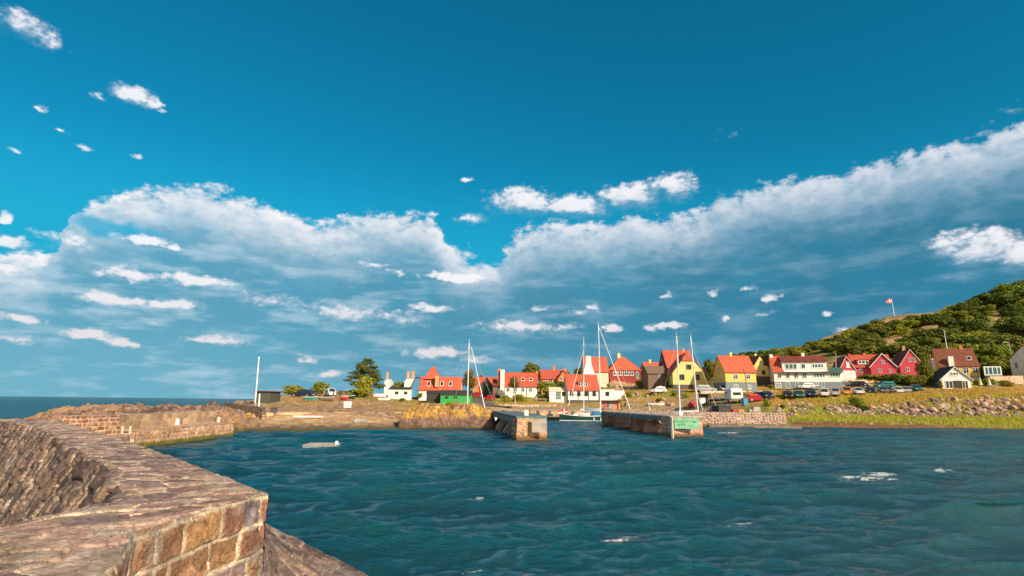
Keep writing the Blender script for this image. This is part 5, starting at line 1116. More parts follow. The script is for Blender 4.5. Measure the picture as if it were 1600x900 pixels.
h, i = house('black_shed', 'black boarded shed left of the bright green shed', 666, 688, 628, 614, 611.5, 133, 5, 'x', m_blackw, m_blackw, over=.2, wins=[(676, 620, 4, 4, 'pair', dict(fm=m_dgrey))], cat='shed')
h, i = house('green_shed', 'bright green boarded shed with dark flat-pitched roof in front of the orange mansard house', 688, 735, 630, 616.5, 611, 131, 6, 'x', m_green, m_blackw, over=.3, wins=[(698, 620.5, 5, 2.6, 'pair', dict(fm=m_blackw)), (711.5, 620.5, 5, 2.6, 'pair', dict(fm=m_blackw)), (732, 625, 2.5, 3, 'plain')], cat='shed')
h, i = house('grey_green_shed', 'grey-green boarded shed with reddish roof edge behind the tall leaning white pole', 400, 421, 627.5, 612, 611, 100, 4.5, 'x', m_gboard, m_rbrown, roofs=False, cat='shed')
m = MB(); x = i['w']/2; m.box(-x-.5, x+.3, -.3, 4.8, i['he']+.003, i['he']+.14); m.build('roof', m_rdark, h)
# retaining walls and terraces
def drywall(name, label, p0, p1, z0, z1, th=.5, pal=PAL_SL, seed=0, a=.5, b=.3):
    p0 = np.array((p0[0], p0[1], 0.)); p1 = np.array((p1[0], p1[1], 0.)); root = empty(name, tuple(p0), 0, label, 'wall'); z = lambda p, q_: np.array((p[0], p[1], q_))
    d = (p1-p0)/np.linalg.norm(p1-p0); n = np.array((d[1], -d[0], 0))
    for k, (s0, s1, nn) in enumerate(((p0, p1, n), (p0-n*th, p1-n*th, -n))):
        ob = sheet_quad('wall_face', z(s0, z0[0]), z(s1, z0[1]), z(s0, z1[0]), z(s1, z1[1]), nn, .12, kind='rubble', a=a, b=b, seed=seed, pal=pal, mw=.04, relief=.05, rough=.03); ob.parent = root; ob.location = -p0
    ob = sheet_quad('wall_top', z(p0, z1[0]), z(p1, z1[1]), z(p0-n*th, z1[0]), z(p1-n*th, z1[1]), (0, 0, 1), .15, seed=seed, pal=pal); ob.parent = root; ob.location = -p0
    ob = sheet_quad('wall_end', z(p1, z0[1]), z(p1-n*th, z0[1]), z(p1, z1[1]), z(p1-n*th, z1[1]), d, .15, seed=seed, pal=pal); ob.parent = root; ob.location = -p0
    return root
def dw(name, label, x0, y0b, y0t, Y0, x1, y1b, y1t, Y1, **k):
    a = P(x0, y0b, Y0); b = P(x1, y1b, Y1); a2 = P(x0, y0t, Y0); b2 = P(x1, y1t, Y1)
    return drywall(name, label, (a.x, Y0), (b.x, Y1), (a.z-.6, b.z-.6), (a2.z, b2.z), **k)
dw('retaining_wall', 'dark dry-stone retaining wall below the leaning white pole', 350, 637, 628.5, 84, 409, 654, 637, 71, pal=[(.10, .075, .08), (.15, .11, .11), (.07, .055, .06)], seed=5, a=.4, b=.3)
dw('retaining_wall', 'pale rubble terrace wall below the raspberry houses', 1318, 606, 594, 153, 1394, 606, 592, 155, pal=[(.46, .28, .19), (.38, .22, .16), (.52, .34, .24)], seed=6)
dw('garden_wall', 'low brick-red garden wall on the skyline left of the pine', 505, 619, 611, 150, 552, 619, 611, 150, pal=[(.44, .20, .10), (.38, .22, .12)], seed=7)
dw('promenade_wall', 'low cream sea wall along the sandy shore left of the rock outcrop', 408, 655, 645, 71.5, 700, 650, 643.5, 92, pal=[(.62, .42, .22), (.56, .36, .18), (.50, .34, .20)], seed=8, a=.8, b=.4)
dw('roadside_kerb_wall', 'thin white-topped wall along the upper road in front of the square yellow house', 1095, 613, 611.2, 138, 1215, 612, 610.2, 141, pal=[(.55, .45, .36), (.6, .5, .42)], seed=9)
dw('terrace_wall', 'pale garden terrace wall at the far right before the white edge house', 1548, 597, 588, 148, 1600, 597, 587, 147, pal=[(.52, .36, .26), (.58, .42, .32)], seed=10)
dw('quayside_wall', 'low weathered wall on the yard behind the inner quay', 778, 637, 631.5, 136, 870, 637, 632, 138, pal=PAL_TOP+PAL_SL, seed=11, a=.9, b=.4)
# ------------------------------------------------------------------ roads
def drape(name, pts, width, mat, lift=.05):
    P_ = np.array([tuple(p)[:2] for p in pts]); d = np.concatenate([[0], np.cumsum(np.linalg.norm(np.diff(P_, axis=0), axis=1))]); n = int(d[-1]/.8)+2
    t = np.linspace(0, d[-1], n); X = np.interp(t, d, P_[:, 0]); Y = np.interp(t, d, P_[:, 1]); tx = np.gradient(X); ty = np.gradient(Y); l = np.hypot(tx, ty); nx, ny = -ty/l, tx/l
    v = np.linspace(-.5, .5, 9)*width; GX = X[:, None]+nx[:, None]*v; GY = Y[:, None]+ny[:, None]*v; GZ = tz(GX, GY)
    GZ = np.maximum(GZ, GZ.mean(1, keepdims=True))+lift
    o = gridmesh(name, np.stack([GX, GY, GZ], -1), None, mat); tag(o, None, None, kind='structure'); return o
o = drape('road', [hit(px, py) for px, py in ((1110, 625), (1160, 622), (1200, 618.5), (1250, 616.5), (1320, 616), (1400, 614), (1450, 612))], 4.5, m_asph)
o = drape('lane', [hit(px, py) for px, py in ((742, 621), (752, 628), (768, 634), (800, 637))], 4.0, m_asph)
o = drape('upper_road', [hit(px, py) for px, py in ((1050, 612), (1100, 611), (1180, 610.5), (1240, 608.5), (1320, 608))], 3.6, m_asph)

# ------------------------------------------------------------------ cars
def car_proto(kind):
    root = empty(kind, (0, 0, 0))
    if kind == 'hatchback': L, Wd, H, bon, rear, hb = 4.2, 1.75, 1.5, 1.15, .25, .85
    elif kind == 'estate_car': L, Wd, H, bon, rear, hb = 4.7, 1.8, 1.5, 1.25, .1, .88
    else: L, Wd, H, bon, rear, hb = 4.8, 1.9, 1.95, .8, .05, 1.05
    x0, x1 = -L/2, L/2; hw = Wd/2
    def ring(x, zb, zt, w, wt=None):
        wt = wt or w; zm = (zb+zt)/2
        return [(x, -w*.92, zb), (x, w*.92, zb), (x, w, zm), (x, wt, zt), (x, -wt, zt), (x, -w, zm)]
    m = MB(); m.loft([ring(x0, .42, hb-.15, hw*.86), ring(x0+.12, .28, hb, hw*.95), ring(x0+.8, .22, hb+.03, hw), ring(x1-bon, .22, hb, hw), ring(x1-.35, .24, hb-.14, hw*.95), ring(x1-.06, .28, hb-.26, hw*.86), ring(x1, .36, hb-.38, hw*.78)])
    body = m.build('body', m_whitep, root, smooth=False)
    c0 = x0+rear; c1 = x1-bon; m = MB(); sl = .55 if kind != 'van' else .4
    m.loft([ring(c0, hb-.02, hb, hw*.9), ring(c0+.22, hb-.02, H-.06, hw*.9, hw*.72), ring(c0+.5, hb-.02, H, hw*.92, hw*.74), ring(c1-sl-.3, hb-.02, H, hw*.92, hw*.74), ring(c1-sl, hb-.02, H-.05, hw*.92, hw*.73), ring(c1, hb-.02, hb, hw*.9)])
    m.build('cabin', m_whitep, root)
    g_ = MB(); z0, z1 = hb+.06, H-.14
    for s in (-1, 1):
        yb, yt = s*(hw*.915), s*(hw*.775)
        g_.loft([[(c0+.3, yb, z0), (c1-.35, yb, z0), (c1-sl-.12, yt, z1), (c0+.42, yt, z1)], [(c0+.3, yb+s*.03, z0), (c1-.35, yb+s*.03, z0), (c1-sl-.12, yt+s*.03, z1), (c0+.42, yt+s*.03, z1)]])
    g_.build('side_windows', m_glass, root)
    g_ = MB(); a = hw*.8; b = hw*.66
    g_.loft([[(c1-.03, -a, z0), (c1-.03, a, z0), (c1-sl+.03, b, z1+.04), (c1-sl+.03, -b, z1+.04)], [(c1+.02, -a, z0), (c1+.02, a, z0), (c1-sl+.08, b, z1+.04), (c1-sl+.08, -b, z1+.04)]]); g_.build('windscreen', m_glass, root)
    g_ = MB(); g_.loft([[(c0+.04, -a, z0), (c0+.04, a, z0), (c0+.18, b, z1), (c0+.18, -b, z1)], [(c0-.02, -a, z0), (c0-.02, a, z0), (c0+.12, b, z1), (c0+.12, -b, z1)]]); g_.build('rear_window', m_glass, root)
    for x in (x0+.8, x1-.85):
        for s in (-1, 1):
            m = MB(); m.tube((x, s*(hw-.16), .32), (x, s*(hw+.01), .32), .32, seg=14); w_ = m.build('wheel', m_rubber, root)
            m = MB(); m.tube((x, s*(hw+.011), .32), (x, s*(hw+.02), .32), .19, seg=10); m.build('rim', m_metal, w_)
    for s in (-1, 1):
        m = MB(); m.box(x1-.13, x1-.01, s*hw*.62-.16, s*hw*.62+.16, .52, .66); m.build('headlight', m_metal, root)
        m = MB(); m.box(x0-.01, x0+.06, s*hw*.72-.12, s*hw*.72+.12, .58, .76); m.build('tail_light', m_redp, root)
    m = MB(); m.box(x0-.03, x0+.05, -.26, .26, .45, .57); m.build('number_plate', m_whitep, root)
    return root
paint = {}
def carpaint(n, c, metal=.2):
    if n not in paint: paint[n] = pm(n+'_car_paint', c, None, 3, .25, metal=metal)
    return paint[n]
for n, c in (('white', (.75, .75, .76)), ('black', (.015, .016, .02)), ('navy', (.02, .035, .08)), ('silver', (.42, .44, .46)), ('grey', (.14, .15, .16)), ('red', (.45, .02, .03)), ('orange', (.75, .28, .03)), ('teal', (.02, .16, .17)), ('dark', (.03, .03, .035)), ('bright', (.82, .82, .82))): carpaint(n, c)
protos = {k: car_proto(k) for k in ('hatchback', 'estate_car', 'van')}; used_p = set()
def place_car(kind, px, py, deg, col_, label, group='cars parked along the harbour roads', sc=1.0, cat='car', hitp=None):
    p = protos[kind]; o = p if kind not in used_p else copy_tree(p)
    used_p.add(kind)
    h_ = hitp or hit(px, py); o.location = (h_.x, h_.y, float(tz(h_.x, h_.y))+.04); o.rotation_euler = (0, 0, R(deg)); o.scale = (sc, sc, sc)
    for ch in [c for c in bpy.data.objects if c.parent == o]:
        if ch.name.split('.')[0] in ('body', 'cabin'):
            ch.material_slots[0].link = 'OBJECT'; ch.material_slots[0].material = paint[col_]
    tag(o, label, cat, group)
CARS = [
 ('hatchback', 1028, 615, 184, 'white', 'white car parked alone on the grassy rise left of the pale yellow house', 1.05),
 ('estate_car', 1103, 612.5, 3, 'silver', 'long silver estate car parked broadside left of the square yellow house', 1.1),
 ('hatchback', 1130, 611.5, -98, 'silver', 'silver car seen end-on at the left corner of the square yellow house', 1.0),
 ('hatchback', 1150, 611, 178, 'dark', 'dark red-brown car parked against the front of the square yellow house', 1.0),
 ('hatchback', 1180, 627.5, 10, 'red', 'low red car nearest the water beside the blue bin', .95),
 ('hatchback', 1186, 624, -100, 'grey', 'grey hatchback just behind the low red car', 1.0),
 ('hatchback', 1199, 623.5, -102, 'navy', 'dark blue hatchback right of the grey hatchback', 1.05),
 ('hatchback', 1231, 623.5, -108, 'black', 'black car first from the left in the long row facing the sea wall', 1.05),
 ('hatchback', 1248.5, 622.5, -108, 'teal', 'dark teal car second from the left in the long row', 1.05),
 ('estate_car', 1267, 621, -108, 'navy', 'dark car with low roof between the dark teal car and the white pair', 1.05),
 ('van', 1288, 620.5, 66, 'bright', 'white van-like car, left one of the white pair in the long row', .88),
 ('van', 1305, 619.5, 66, 'silver', 'pale silver car, right one of the white pair in the long row', .86),
 ('van', 1322.5, 618, 66, 'orange', 'orange camper van in the middle of the long row', .92),
 ('hatchback', 1341, 617, -108, 'white', 'white hatchback just right of the orange camper van', 1.05),
 ('hatchback', 1360, 616, -108, 'black', 'black car second to the right of the orange camper van', 1.05),
 ('hatchback', 1379, 614.8, -108, 'grey', 'dark grey car below the rubble terrace wall', 1.05),
 ('hatchback', 1396, 613.5, -108, 'dark', 'black car at the right end of the long row, left of two pale ones', 1.0),
 ('hatchback', 1403, 615, -108, 'white', 'white hatchback near the right end of the long row', 1.0),
 ('hatchback', 1415, 614, -108, 'silver', 'small silver car last but one in the long row before the boathouse', .95),
 ('hatchback', 1432, 612, -108, 'teal', 'dark blue-green car nearest the white boathouse', 1.05),
 ('hatchback', 1259, 607.5, 172, 'bright', 'white car parked broadside against the white two-storey house', 1.0),
 ('hatchback', 1303, 605, 4, 'black', 'black car in front of the right end of the white two-storey house', 1.0),
 ('hatchback', 1322, 604.5, 4, 'grey', 'grey car just right of the white two-storey house', .95),
 ('estate_car', 1345, 605.5, -85, 'dark', 'dark car under the left part of the rubble terrace wall', 1.05),
 ('estate_car', 1382, 605.5, 172, 'teal', 'dark teal car under the right part of the rubble terrace wall', 1.0),
 ('hatchback', 1191, 600, -85, 'black', 'black car in the shade below the narrow pale yellow gable house', 1.0),
 ('estate_car', 1554, 593, 4, 'silver', 'pale blue-grey car on the garden terrace at the far right', 1.0),
 ('estate_car', 473, 620.5, 168, 'navy', 'dark pick-up with pale roof on the left skyline', 1.05),
 ('van', 516, 619.5, -60, 'bright', 'white van on the left skyline beside the dark pick-up', .95),
 ('hatchback', 744, 621, 178, 'red', 'bright red car at the top of the lane beside the green-gabled house', 1.0),
 ('hatchback', 764, 625.5, 172, 'red', 'low red car lower down the lane beside the half-timbered cottage', .85),
 ('hatchback', 771, 621.5, -60, 'teal', 'dark teal car behind the low red car on the lane', 1.0)]
for (k, px, py, dg, cl, lb, sc) in CARS: place_car(k, px, py, dg, cl, lb, sc=sc)

# ------------------------------------------------------------------ caravan, bins, shelters, small clutter
def ob_at(o, px, py, rz=0, dz=0, Y=None, z=None):
    h_ = hit(px, py) if Y is None else P(px, py, Y)
    o.location = (h_.x, h_.y, (float(tz(h_.x, h_.y)) if z is None else z)+dz); o.rotation_euler = (0, 0, rz); return o
c = empty('caravan', label='white caravan parked end-on beside the blue bin', cat='caravan')
m = MB(); m.loft([[(x, -1.1*k, .55), (x, 1.1*k, .55), (x, 1.12*k, 1.5), (x, 1.0*k, z1), (x, -1.0*k, z1), (x, -1.12*k, 1.5)] for x, z1, k in ((-2.6, 2.2, .9), (-2.4, 2.5, 1), (2.2, 2.5, 1), (2.55, 2.0, .93))]); m.build('body', m_white, c)
m = MB(); m.box(2.4, 2.56, -.7, .7, 1.3, 1.8); m.build('rear_window', m_glass, c)
m = MB(); m.box(-1.9, -.6, -1.15, -1.115, 1.3, 1.9); m.build('side_window', m_glass, c)
for s in (-1, 1): m = MB(); m.tube((0, s*.95, .32), (0, s*1.1, .32), .32, seg=12); m.build('wheel', m_rubber, c)
m = MB(); m.box(2.55, 2.6, -.95, .95, .62, .82); m.build('bumper', m_metal, c); m = MB(); m.tube((-2.6, 0, .5), (-3.6, 0, .5), .06); m.build('drawbar', m_metal, c)
ob_at(c, 1147, 629, R(-98)); c.scale = (1.1, 1.1, 1.1)
def bin_(px, py, w, h, mat, lb, cat='bin', lid=None, nm='bin', Y=None, rz=.2):
    c = empty(nm, label=lb, cat=cat); m = MB(); m.box(-w/2, w/2, -w/2.4, w/2.4, 0, h*.9, 1.06); m.build('body', mat, c, bevel=.02)
    m = MB(); m.prism([(-w/2.2-.04, h*.905), (w/2.2+.04, h*.905), (w/2.4, h), (-w/2.4, h*.96)], -w/2-.05, w/2+.05, 'x'); m.build('lid', lid or mat, c); return ob_at(c, px, py, rz, Y=Y)
bin_(1164, 633, .95, 1.35, m_bluep, 'blue wheeled bin between the caravan and the low red car', 'bin', nm='waste_bin')
bin_(1128, 643.5, 2.0, .95, m_blackw, 'low black chest at the edge of the sea wall below the caravan', 'chest', nm='storage_chest', Y=86.5).location.z = 2.15
bin_(1101, 591.5, 1.0, 1.3, m_bluep, 'small blue tub beside the side wing of the pale yellow house', 'tub', nm='water_tub') if False else None
bin_(543, 637.5, 1.1, 1.0, m_white, 'white box standing alone on the reddish promenade', 'box', m_white, 'utility_box')
bin_(427, 648, .7, .9, m_dgrey, 'dark barrel beside the low cream sea wall', 'barrel', nm='barrel')
# information shelter
def shelter(px, py, w, h, lb, back, front, Y=None, z=None):
    c = empty('shelter', label=lb, cat='shelter'); m = MB(); m.box(-w/2, w/2, .9, 1.0, 0, h-.1); m.build('back_panel', back, c)
    for s in (-1, 1):
        m = MB(); m.box(s*w/2-.09, s*w/2+.09, -.05, .13, 0, h-.1); m.build('post', m_blackw, c)
    m = MB(); m.box(-w/2-.15, w/2+.15, -.2, 1.2, h-.098, h+.08); m.build('roof', m_blackw, c)
    m = MB(); m.box(-w*.24, w*.2, .78, .88, h*.18, h*.8); m.build('board', front, c); return ob_at(c, px, py, 0, Y=Y, z=z)
shelter(1101, 634, 2.6, 2.4, 'black-framed notice shelter with a white board right of the double masts', m_blackw, m_white)
sh = shelter(955, 641, 4.6, 2.3, 'low dark-roofed harbour shelter with orange back wall behind the start of the right pier', m_obrick, m_conc, Y=131.5, z=1.5)
# crates, posts, nets
def crate(px, py, w, h, mat, lb, Y=None, z=None):
    c = empty('fish_crate', label=lb, cat='crate'); m = MB(); m.box(-w/2, w/2, -w/3, w/3, 0, .06)
    m.build('base', mat, c); m = MB()
    for (a, b, d, e) in ((-w/2, w/2, -w/3, -w/3+.04), (-w/2, w/2, w/3-.04, w/3), (-w/2, -w/2+.04, -w/3+.041, w/3-.041), (w/2-.04, w/2, -w/3+.041, w/3-.041)): m.box(a, b, d, e, .061, h)
    m.build('sides', mat, c); return ob_at(c, px, py, .3, Y=Y, z=z)
crate(598, 622, 1.6, .6, m_redp, 'red crate under the upturned boats right of the light bush') if False else None
net = blob_rock('net_heap', 1.35, 77, (1.1, .8, .55), 3, .5, m_redp); ob_at(net, 1083, 633.5); tag(net, 'heap of red fishing net on the slope between the two leaning masts', 'net')
for (px, py, w, lb) in ((1112, 641.5, .8, 'pale stone block on the sea wall right of the right-hand mast'), (1181, 640.5, 1.3, 'flat-topped pale block at the bend of the sea wall'), (1172, 642, .7, 'small pale block left of the flat-topped one on the sea wall')):
    b = MB(); b.box(-w/2, w/2, -.35, .35, 0, .7*w, .92); o = b.build('stone_block', m_conc, None, bevel=.05); ob_at(o, px, py, .2, -.05, Y=88, z=2.1); tag(o, lb, 'stone block')
def bench(px, py, lb, L=2.0):
    c = empty('picnic_table', label=lb, cat='picnic table'); m = MB(); m.box(-L/2, L/2, -.4, .4, .70, .76); m.build('table_top', m_cream, c)
    for s in (-1, 1): m = MB(); m.box(-L/2, L/2, s*.85-.14, s*.85+.14, .42, .47); m.build('seat', m_cream, c)
    for x in (-L*.35, L*.35): m = MB(); m.box(x-.05, x+.05, -.95, .95, .32, .415); m.prism([(-.7, 0), (-.6, 0), (-.2, .7), (-.3, .7)], x-.04, x+.04, 'x'); m.prism([(.7, 0), (.6, 0), (.2, .7), (.3, .7)], x-.04, x+.04, 'x'); m.build('trestle', m_cream, c)
    return ob_at(c, px, py, .1)
bench(845, 627.5, 'pale wooden picnic table on the lawn left of the lean-to annex', 3.2)
bench(1550, 606.5, 'white picnic table on the golden bank at the far right', 2.4)
# people: two standing by the shelter
def person(px, py, lb, shirt, Y, z):
    ch = bpy.data.meshes.new('person'); bm = bmesh.new(); J = [(0, 0, .95), (0, 0, 1.2), (0, .01, 1.42), (0, .01, 1.52), (0, 0, 1.64), (.11, 0, .9), (.12, .02, .5), (.13, 0, .08), (.13, -.12, .03), (-.11, 0, .9), (-.14, .03, .5), (-.15, .05, .08), (-.15, -.07, .03),
     (.19, 0, 1.40), (.25, .03, 1.12), (.22, -.12, .88), (-.19, 0, 1.40), (-.25, .03, 1.12), (-.24, -.06, .86), (0, 0, 1.74)]
    E = [(0, 1), (1, 2), (2, 3), (3, 4), (4, 19), (0, 5), (5, 6), (6, 7), (7, 8), (0, 9), (9, 10), (10, 11), (11, 12), (2, 13), (13, 14), (14, 15), (2, 16), (16, 17), (17, 18)]
    rad = [.16, .15, .15, .06, .10, .10, .07, .045, .04, .10, .07, .045, .04, .06, .045, .035, .06, .045, .035, .07]
    ch.from_pydata(J, E, []); o = bpy.data.objects.new('person', ch); C.objects.link(o); ch.materials.append(shirt)
    o.modifiers.new('skin', 'SKIN'); 
    if not ch.skin_vertices: bm.free(); 
    bm = bmesh.new(); bm.from_mesh(ch); ly = bm.verts.layers.skin.verify()
    for v, r_ in zip(bm.verts, rad): v[ly].radius = (r_, r_*.8)
    bm.verts.ensure_lookup_table(); bm.verts[0][ly].use_root = True; bm.to_mesh(ch); bm.free()
    s = o.modifiers.new('sub', 'SUBSURF'); s.levels = 1; s.render_levels = 1
    o.location = (P(px, py, Y).x, Y, z); tag(o, lb, 'person', 'people on the inner quay')
person(945, 638, 'person in a red top standing left in front of the orange-backed harbour shelter', m_redp, 130.9, 1.62)
person(950, 638, 'person in dark clothes standing right in front of the orange-backed harbour shelter', m_blackw, 131.0, 1.62)
# dark mooring posts row on the left yard
for k, (px, py) in enumerate(((486.5, 621), (494.5, 622), (499.5, 622), (509, 622), (521, 623), (531.5, 623))):
    m = MB(); m.tube((0, 0, 0), (0, 0, 1.25+.25*(k % 3)), .16, .13); m.tube((0, 0, 1.25+.25*(k % 3)), (0, 0, 1.33+.25*(k % 3)), .19, .1); o = m.build('timber_post', m_blackw); ob_at(o, px, py, .2*k)
    tag(o, 'dark upright timber post in the row between the parked pick-up and the pine', 'post', 'row of dark timber posts on the left yard')

# ------------------------------------------------------------------ poles, masts and boats
def pole(name, lb, px0, py0, px1, py1, Y, r, mat, cat, z0=None, kids=None, r1=None, base=True):
    a = P(px0, py0, Y); b = P(px1, py1, Y)
    c = empty(name, tuple(a), 0, lb, cat); d = b-a; m = MB(); m.tube((0, 0, -.4), tuple(d), r, r1 or r*.6, 10); m.build('shaft', mat, c)
    m = MB(); m.tube(tuple(d), tuple(d+Vector((0, 0, r*2.2))), r*1.1, r*.6, 8); m.build('finial', mat, c)
    if base: m = MB(); m.tube((0, 0, -.4), (0, 0, .25), r*1.9, r*1.6, 10); m.build('base', m_conc, c)
    return c, d
def flag(parent, p, w, h, side=1):
    """red flag with a white cross, hanging with soft folds. p = top corner at the pole"""
    def sheet(u0, u1, v0, v1, off, mat, nm, par):
        n = 14; U = np.linspace(u0, u1, n); V = np.linspace(v0, v1, 6); UU, VV = np.meshgrid(U, V, indexing='ij')
        X = side*UU*w; Y = .07*w*np.sin(UU*7+VV*1.5)*UU; Z = -VV*h-.18*w*UU**1.5
        Pn = []
        for s in (-1, 1): Pn.append(np.stack([X+p[0], Y+p[1]+s*off, Z+p[2]], -1))
        m = MB(); nn, mm = X.shape
        for q_ in Pn:
            b0 = len(m.v); m.v += [tuple(v) for v in q_.reshape(-1, 3)]
            for i in range(nn-1):
                for j in range(mm-1): m.f.append((b0+i*mm+j, b0+(i+1)*mm+j, b0+(i+1)*mm+j+1, b0+i*mm+j+1))
        return m.build(nm, mat, par, smooth=True, fix=False)
    f = sheet(0, 1, 0, 1, .008, m_redp, 'flag', parent)
    sheet(.30, .42, 0, 1, .014, m_whitep, 'cross_upright', f); sheet(0, 1, .42, .58, .018, m_whitep, 'cross_bar', f)
c, d = pole('white_pole', 'tall white pole leaning to the right beside the grey-green shed', 398.5, 632, 404.5, 560, 92, .12, m_alu, 'pole', r1=.09)
c, d = pole('white_post', 'short white post on the dark retaining wall below the leaning pole', 404.5, 637, 405.5, 618, 76, .11, m_alu, 'post', r1=.1, base=False)
c, d = pole('flagpole', 'flagpole on the bare hilltop flying a red flag with a white cross', 1398, 497, 1393, 467, 262, .16, m_alu, 'flagpole')
flag(c, (d.x-.05, d.y, d.z), 2.6, 1.9, -1)
c, d = pole('bare_pole', 'bare white pole standing among the trees above the ochre house', 1480, 546, 1475, 517, 168, .13, m_alu, 'pole')
c, d = pole('thin_pole', 'thin grey pole on the glass balcony side of the white two-storey house', 1306, 578, 1306, 553, 153, .09, m_metal, 'pole', base=False)
c, d = pole('utility_pole', 'dark leaning wooden pole in front of the square yellow house', 1171, 628, 1162, 577, 118, .10, m_barn, 'pole', base=False)
c, d = pole('white_mast', 'thin white flag mast on the lawn before the half-timbered cottage', 805, 629, 804, 590, 143, .06, m_alu, 'pole', base=False)
def lamp(px, py, h, Y, lb):
    a = P(px, py, Y); c = empty('street_lamp', tuple(a), 0, lb, 'street lamp'); m = MB(); m.tube((0, 0, -.5), (0, 0, h), .1, .06); m.build('pole', m_metal, c)
    m = MB(); m.tube((0, 0, h), (-1.2, 0, h+.15), .05); m.build('arm', m_metal, c); m = MB(); m.box(-1.7, -.9, -.15, .15, h+.12, h+.26); m.build('lamp_head', m_metal, c); return c
lamp(1581, 562, 4.8, 160, 'street lamp with a short arm in the trees at the far right'); c = lamp(877, 640, 2.9, 131.5, 'small pale quay lamp left of the blue-covered sailing boat'); c.location.z = 1.5
c, d = pole('wooden_post', 'pale cross-shaped post on the yard left of the double masts', 1016, 641, 1013, 630, 112, .08, m_white, 'post', base=False)

def hull(L, B, H, sheer=.25, n=15):
    rings = []
    for i in range(n):
        t = i/(n-1); x = -L/2+L*t
        w = B/2*min(1, (1-((t-.42)/.58)**2.2 if t > .42 else .78+.22*(t/.42)))
        w = max(w, .02); zt = H*(.82+sheer*(2*abs(t-.4))**2); zb = -.35+.3*max(0, (t-.75)/.25)**2+.2*max(0, (.12-t)/.12)
        rings.append([(x, 0, zb), (x, w*.62, zb+.14), (x, w*.93, zt*.45), (x, w, zt), (x, -w, zt), (x, -w*.93, zt*.45), (x, -w*.62, zb+.14)])
    return rings
def sailboat(lb, px, Y, L, heading, hullm, mast, rolls=(), zm=None, cover=None, stays=True, group=None, hH=1.05, wl=True, lean=None):
    """mast = (px_base, px_top, py_top, radius)"""
    c = empty('sailing_boat', (P(px, 650, Y).x, Y, 0.02), heading, lb, 'sailing boat', group)
    r_ = hull(L, L*.29, hH); m = MB(); m.loft(r_); hb = m.build('hull', hullm, c, smooth=False)
    m = MB(); m.loft([[(p[0]*.97, p[1]*.95, p[2]+.02+k) for p in (q_[3], q_[4])]+[(q_[4][0]*.97, q_[4][1]*.95, q_[4][2]+.01+k), (q_[3][0]*.97, q_[3][1]*.95, q_[3][2]+.01+k)] for k in (0,) for q_ in r_]); m.build('deck', m_deck, c)
    m = MB(); m.loft([[(q_[3][0], q_[3][1]*1.01, q_[3][2]-.02), (q_[3][0], q_[3][1]*1.01+.04, q_[3][2]-.02), (q_[3][0], q_[3][1]*1.01+.04, q_[3][2]+.08), (q_[3][0], q_[3][1]*1.01, q_[3][2]+.08)] for q_ in r_]); m.loft([[(q_[4][0], q_[4][1]*1.01, q_[4][2]-.02), (q_[4][0], q_[4][1]*1.01-.04, q_[4][2]-.02), (q_[4][0], q_[4][1]*1.01-.04, q_[4][2]+.08), (q_[4][0], q_[4][1]*1.01, q_[4][2]+.08)] for q_ in r_]); m.build('toe_rail', m_whitep, c)
    if wl:
        rr = hull(L*1.004, L*.2935, hH); m = MB(); m.loft([[(q_[0][0], 0, -.3), (q_[0][0], q_[2][1]*.97, .02), (q_[0][0], q_[2][1]*.985, .14), (q_[0][0], -q_[2][1]*.985, .14), (q_[0][0], -q_[2][1]*.97, .02)] for q_ in rr]); m.build('boot_stripe', m_whitep, c)
    z1 = hH*.85; m = MB(); m.loft([[(x, -L*.09*k, z1), (x, L*.09*k, z1), (x, L*.075*k, z1+h_), (x, -L*.075*k, z1+h_)] for x, h_, k in ((-L*.12, .40, 1), (L*.02, .45, 1), (L*.2, .3, .75), (L*.24, .05, .6))]); cb_ = m.build('cabin', m_whitep, c)
    for s in (-1, 1): m = MB(); m.box(-L*.08, L*.12, s*L*.0855-.01, s*L*.0855+.012, z1+.12, z1+.26); m.build('cabin_window', m_glass, cb_)
    cr, sr = math.cos(-heading), math.sin(-heading)
    def lc(v): v = Vector(v)-Vector(c.location); return Vector((v.x*cr-v.y*sr, v.x*sr+v.y*cr, v.z))
    pb, pt, pyt, rm = mast; a = P(pb, 640, Y); a = Vector((a.x, Y, z1)); b = P(pt, pyt, Y); la, lb_ = lc(a), lc(b)
    m = MB(); m.tube(la, lb_, rm, rm*.75, 10); ms = m.build('mast', m_alu, c); mid = la.lerp(lb_, .62)
    m = MB(); m.tube(mid+Vector((0, -.9, 0)), mid+Vector((0, .9, 0)), .03); m.build('spreader', m_alu, ms)
    m = MB(); m.tube(lb_, lb_+Vector((0, 0, .7)), .015); m.tube(lb_+Vector((-.25, 0, .35)), lb_+Vector((.25, 0, .35)), .012); m.build('masthead_aerial', m_alu, ms)
    if stays:
        m = MB()
        for e in ((L*.48, 0, z1+.1), (-L*.46, 0, z1+.05), (la.x, L*.13, z1), (la.x, -L*.13, z1)): m.tube(lb_.lerp(la, .03), e, .014, seg=5)
        m.build('standing_rigging', m_wire, c)
    m = MB(); m.tube(la+Vector((0, 0, 1.0)), la+Vector((-L*.36, 0, .95)), .07, .06); bm_ = m.build('boom', m_alu, c)
    m = MB(); m.tube(la+Vector((-.1, 0, 1.14)), la+Vector((-L*.34, 0, 1.1)), .14, .1); m.build('furled_mainsail', cover or m_whitep, c)
    for (x0_, y0_, x1_, y1_, r0) in rolls:
        m = MB(); q0 = lc(P(x0_, y0_, Y)); q1 = lc(P(x1_, y1_, Y)); m.tube(q0, q1, r0*.5, r0, 8); m.build('furled_foresail', m_whitep, c)
    return c, z1
c, z1 = sailboat('dark green sailing boat with blue cockpit cover lying in the harbour entrance', 911, 105, 8.6, R(180), m_navy, (912, 912, 531, .075), rolls=[(911.5, 547, 888, 634, .06)], cover=m_bluec)
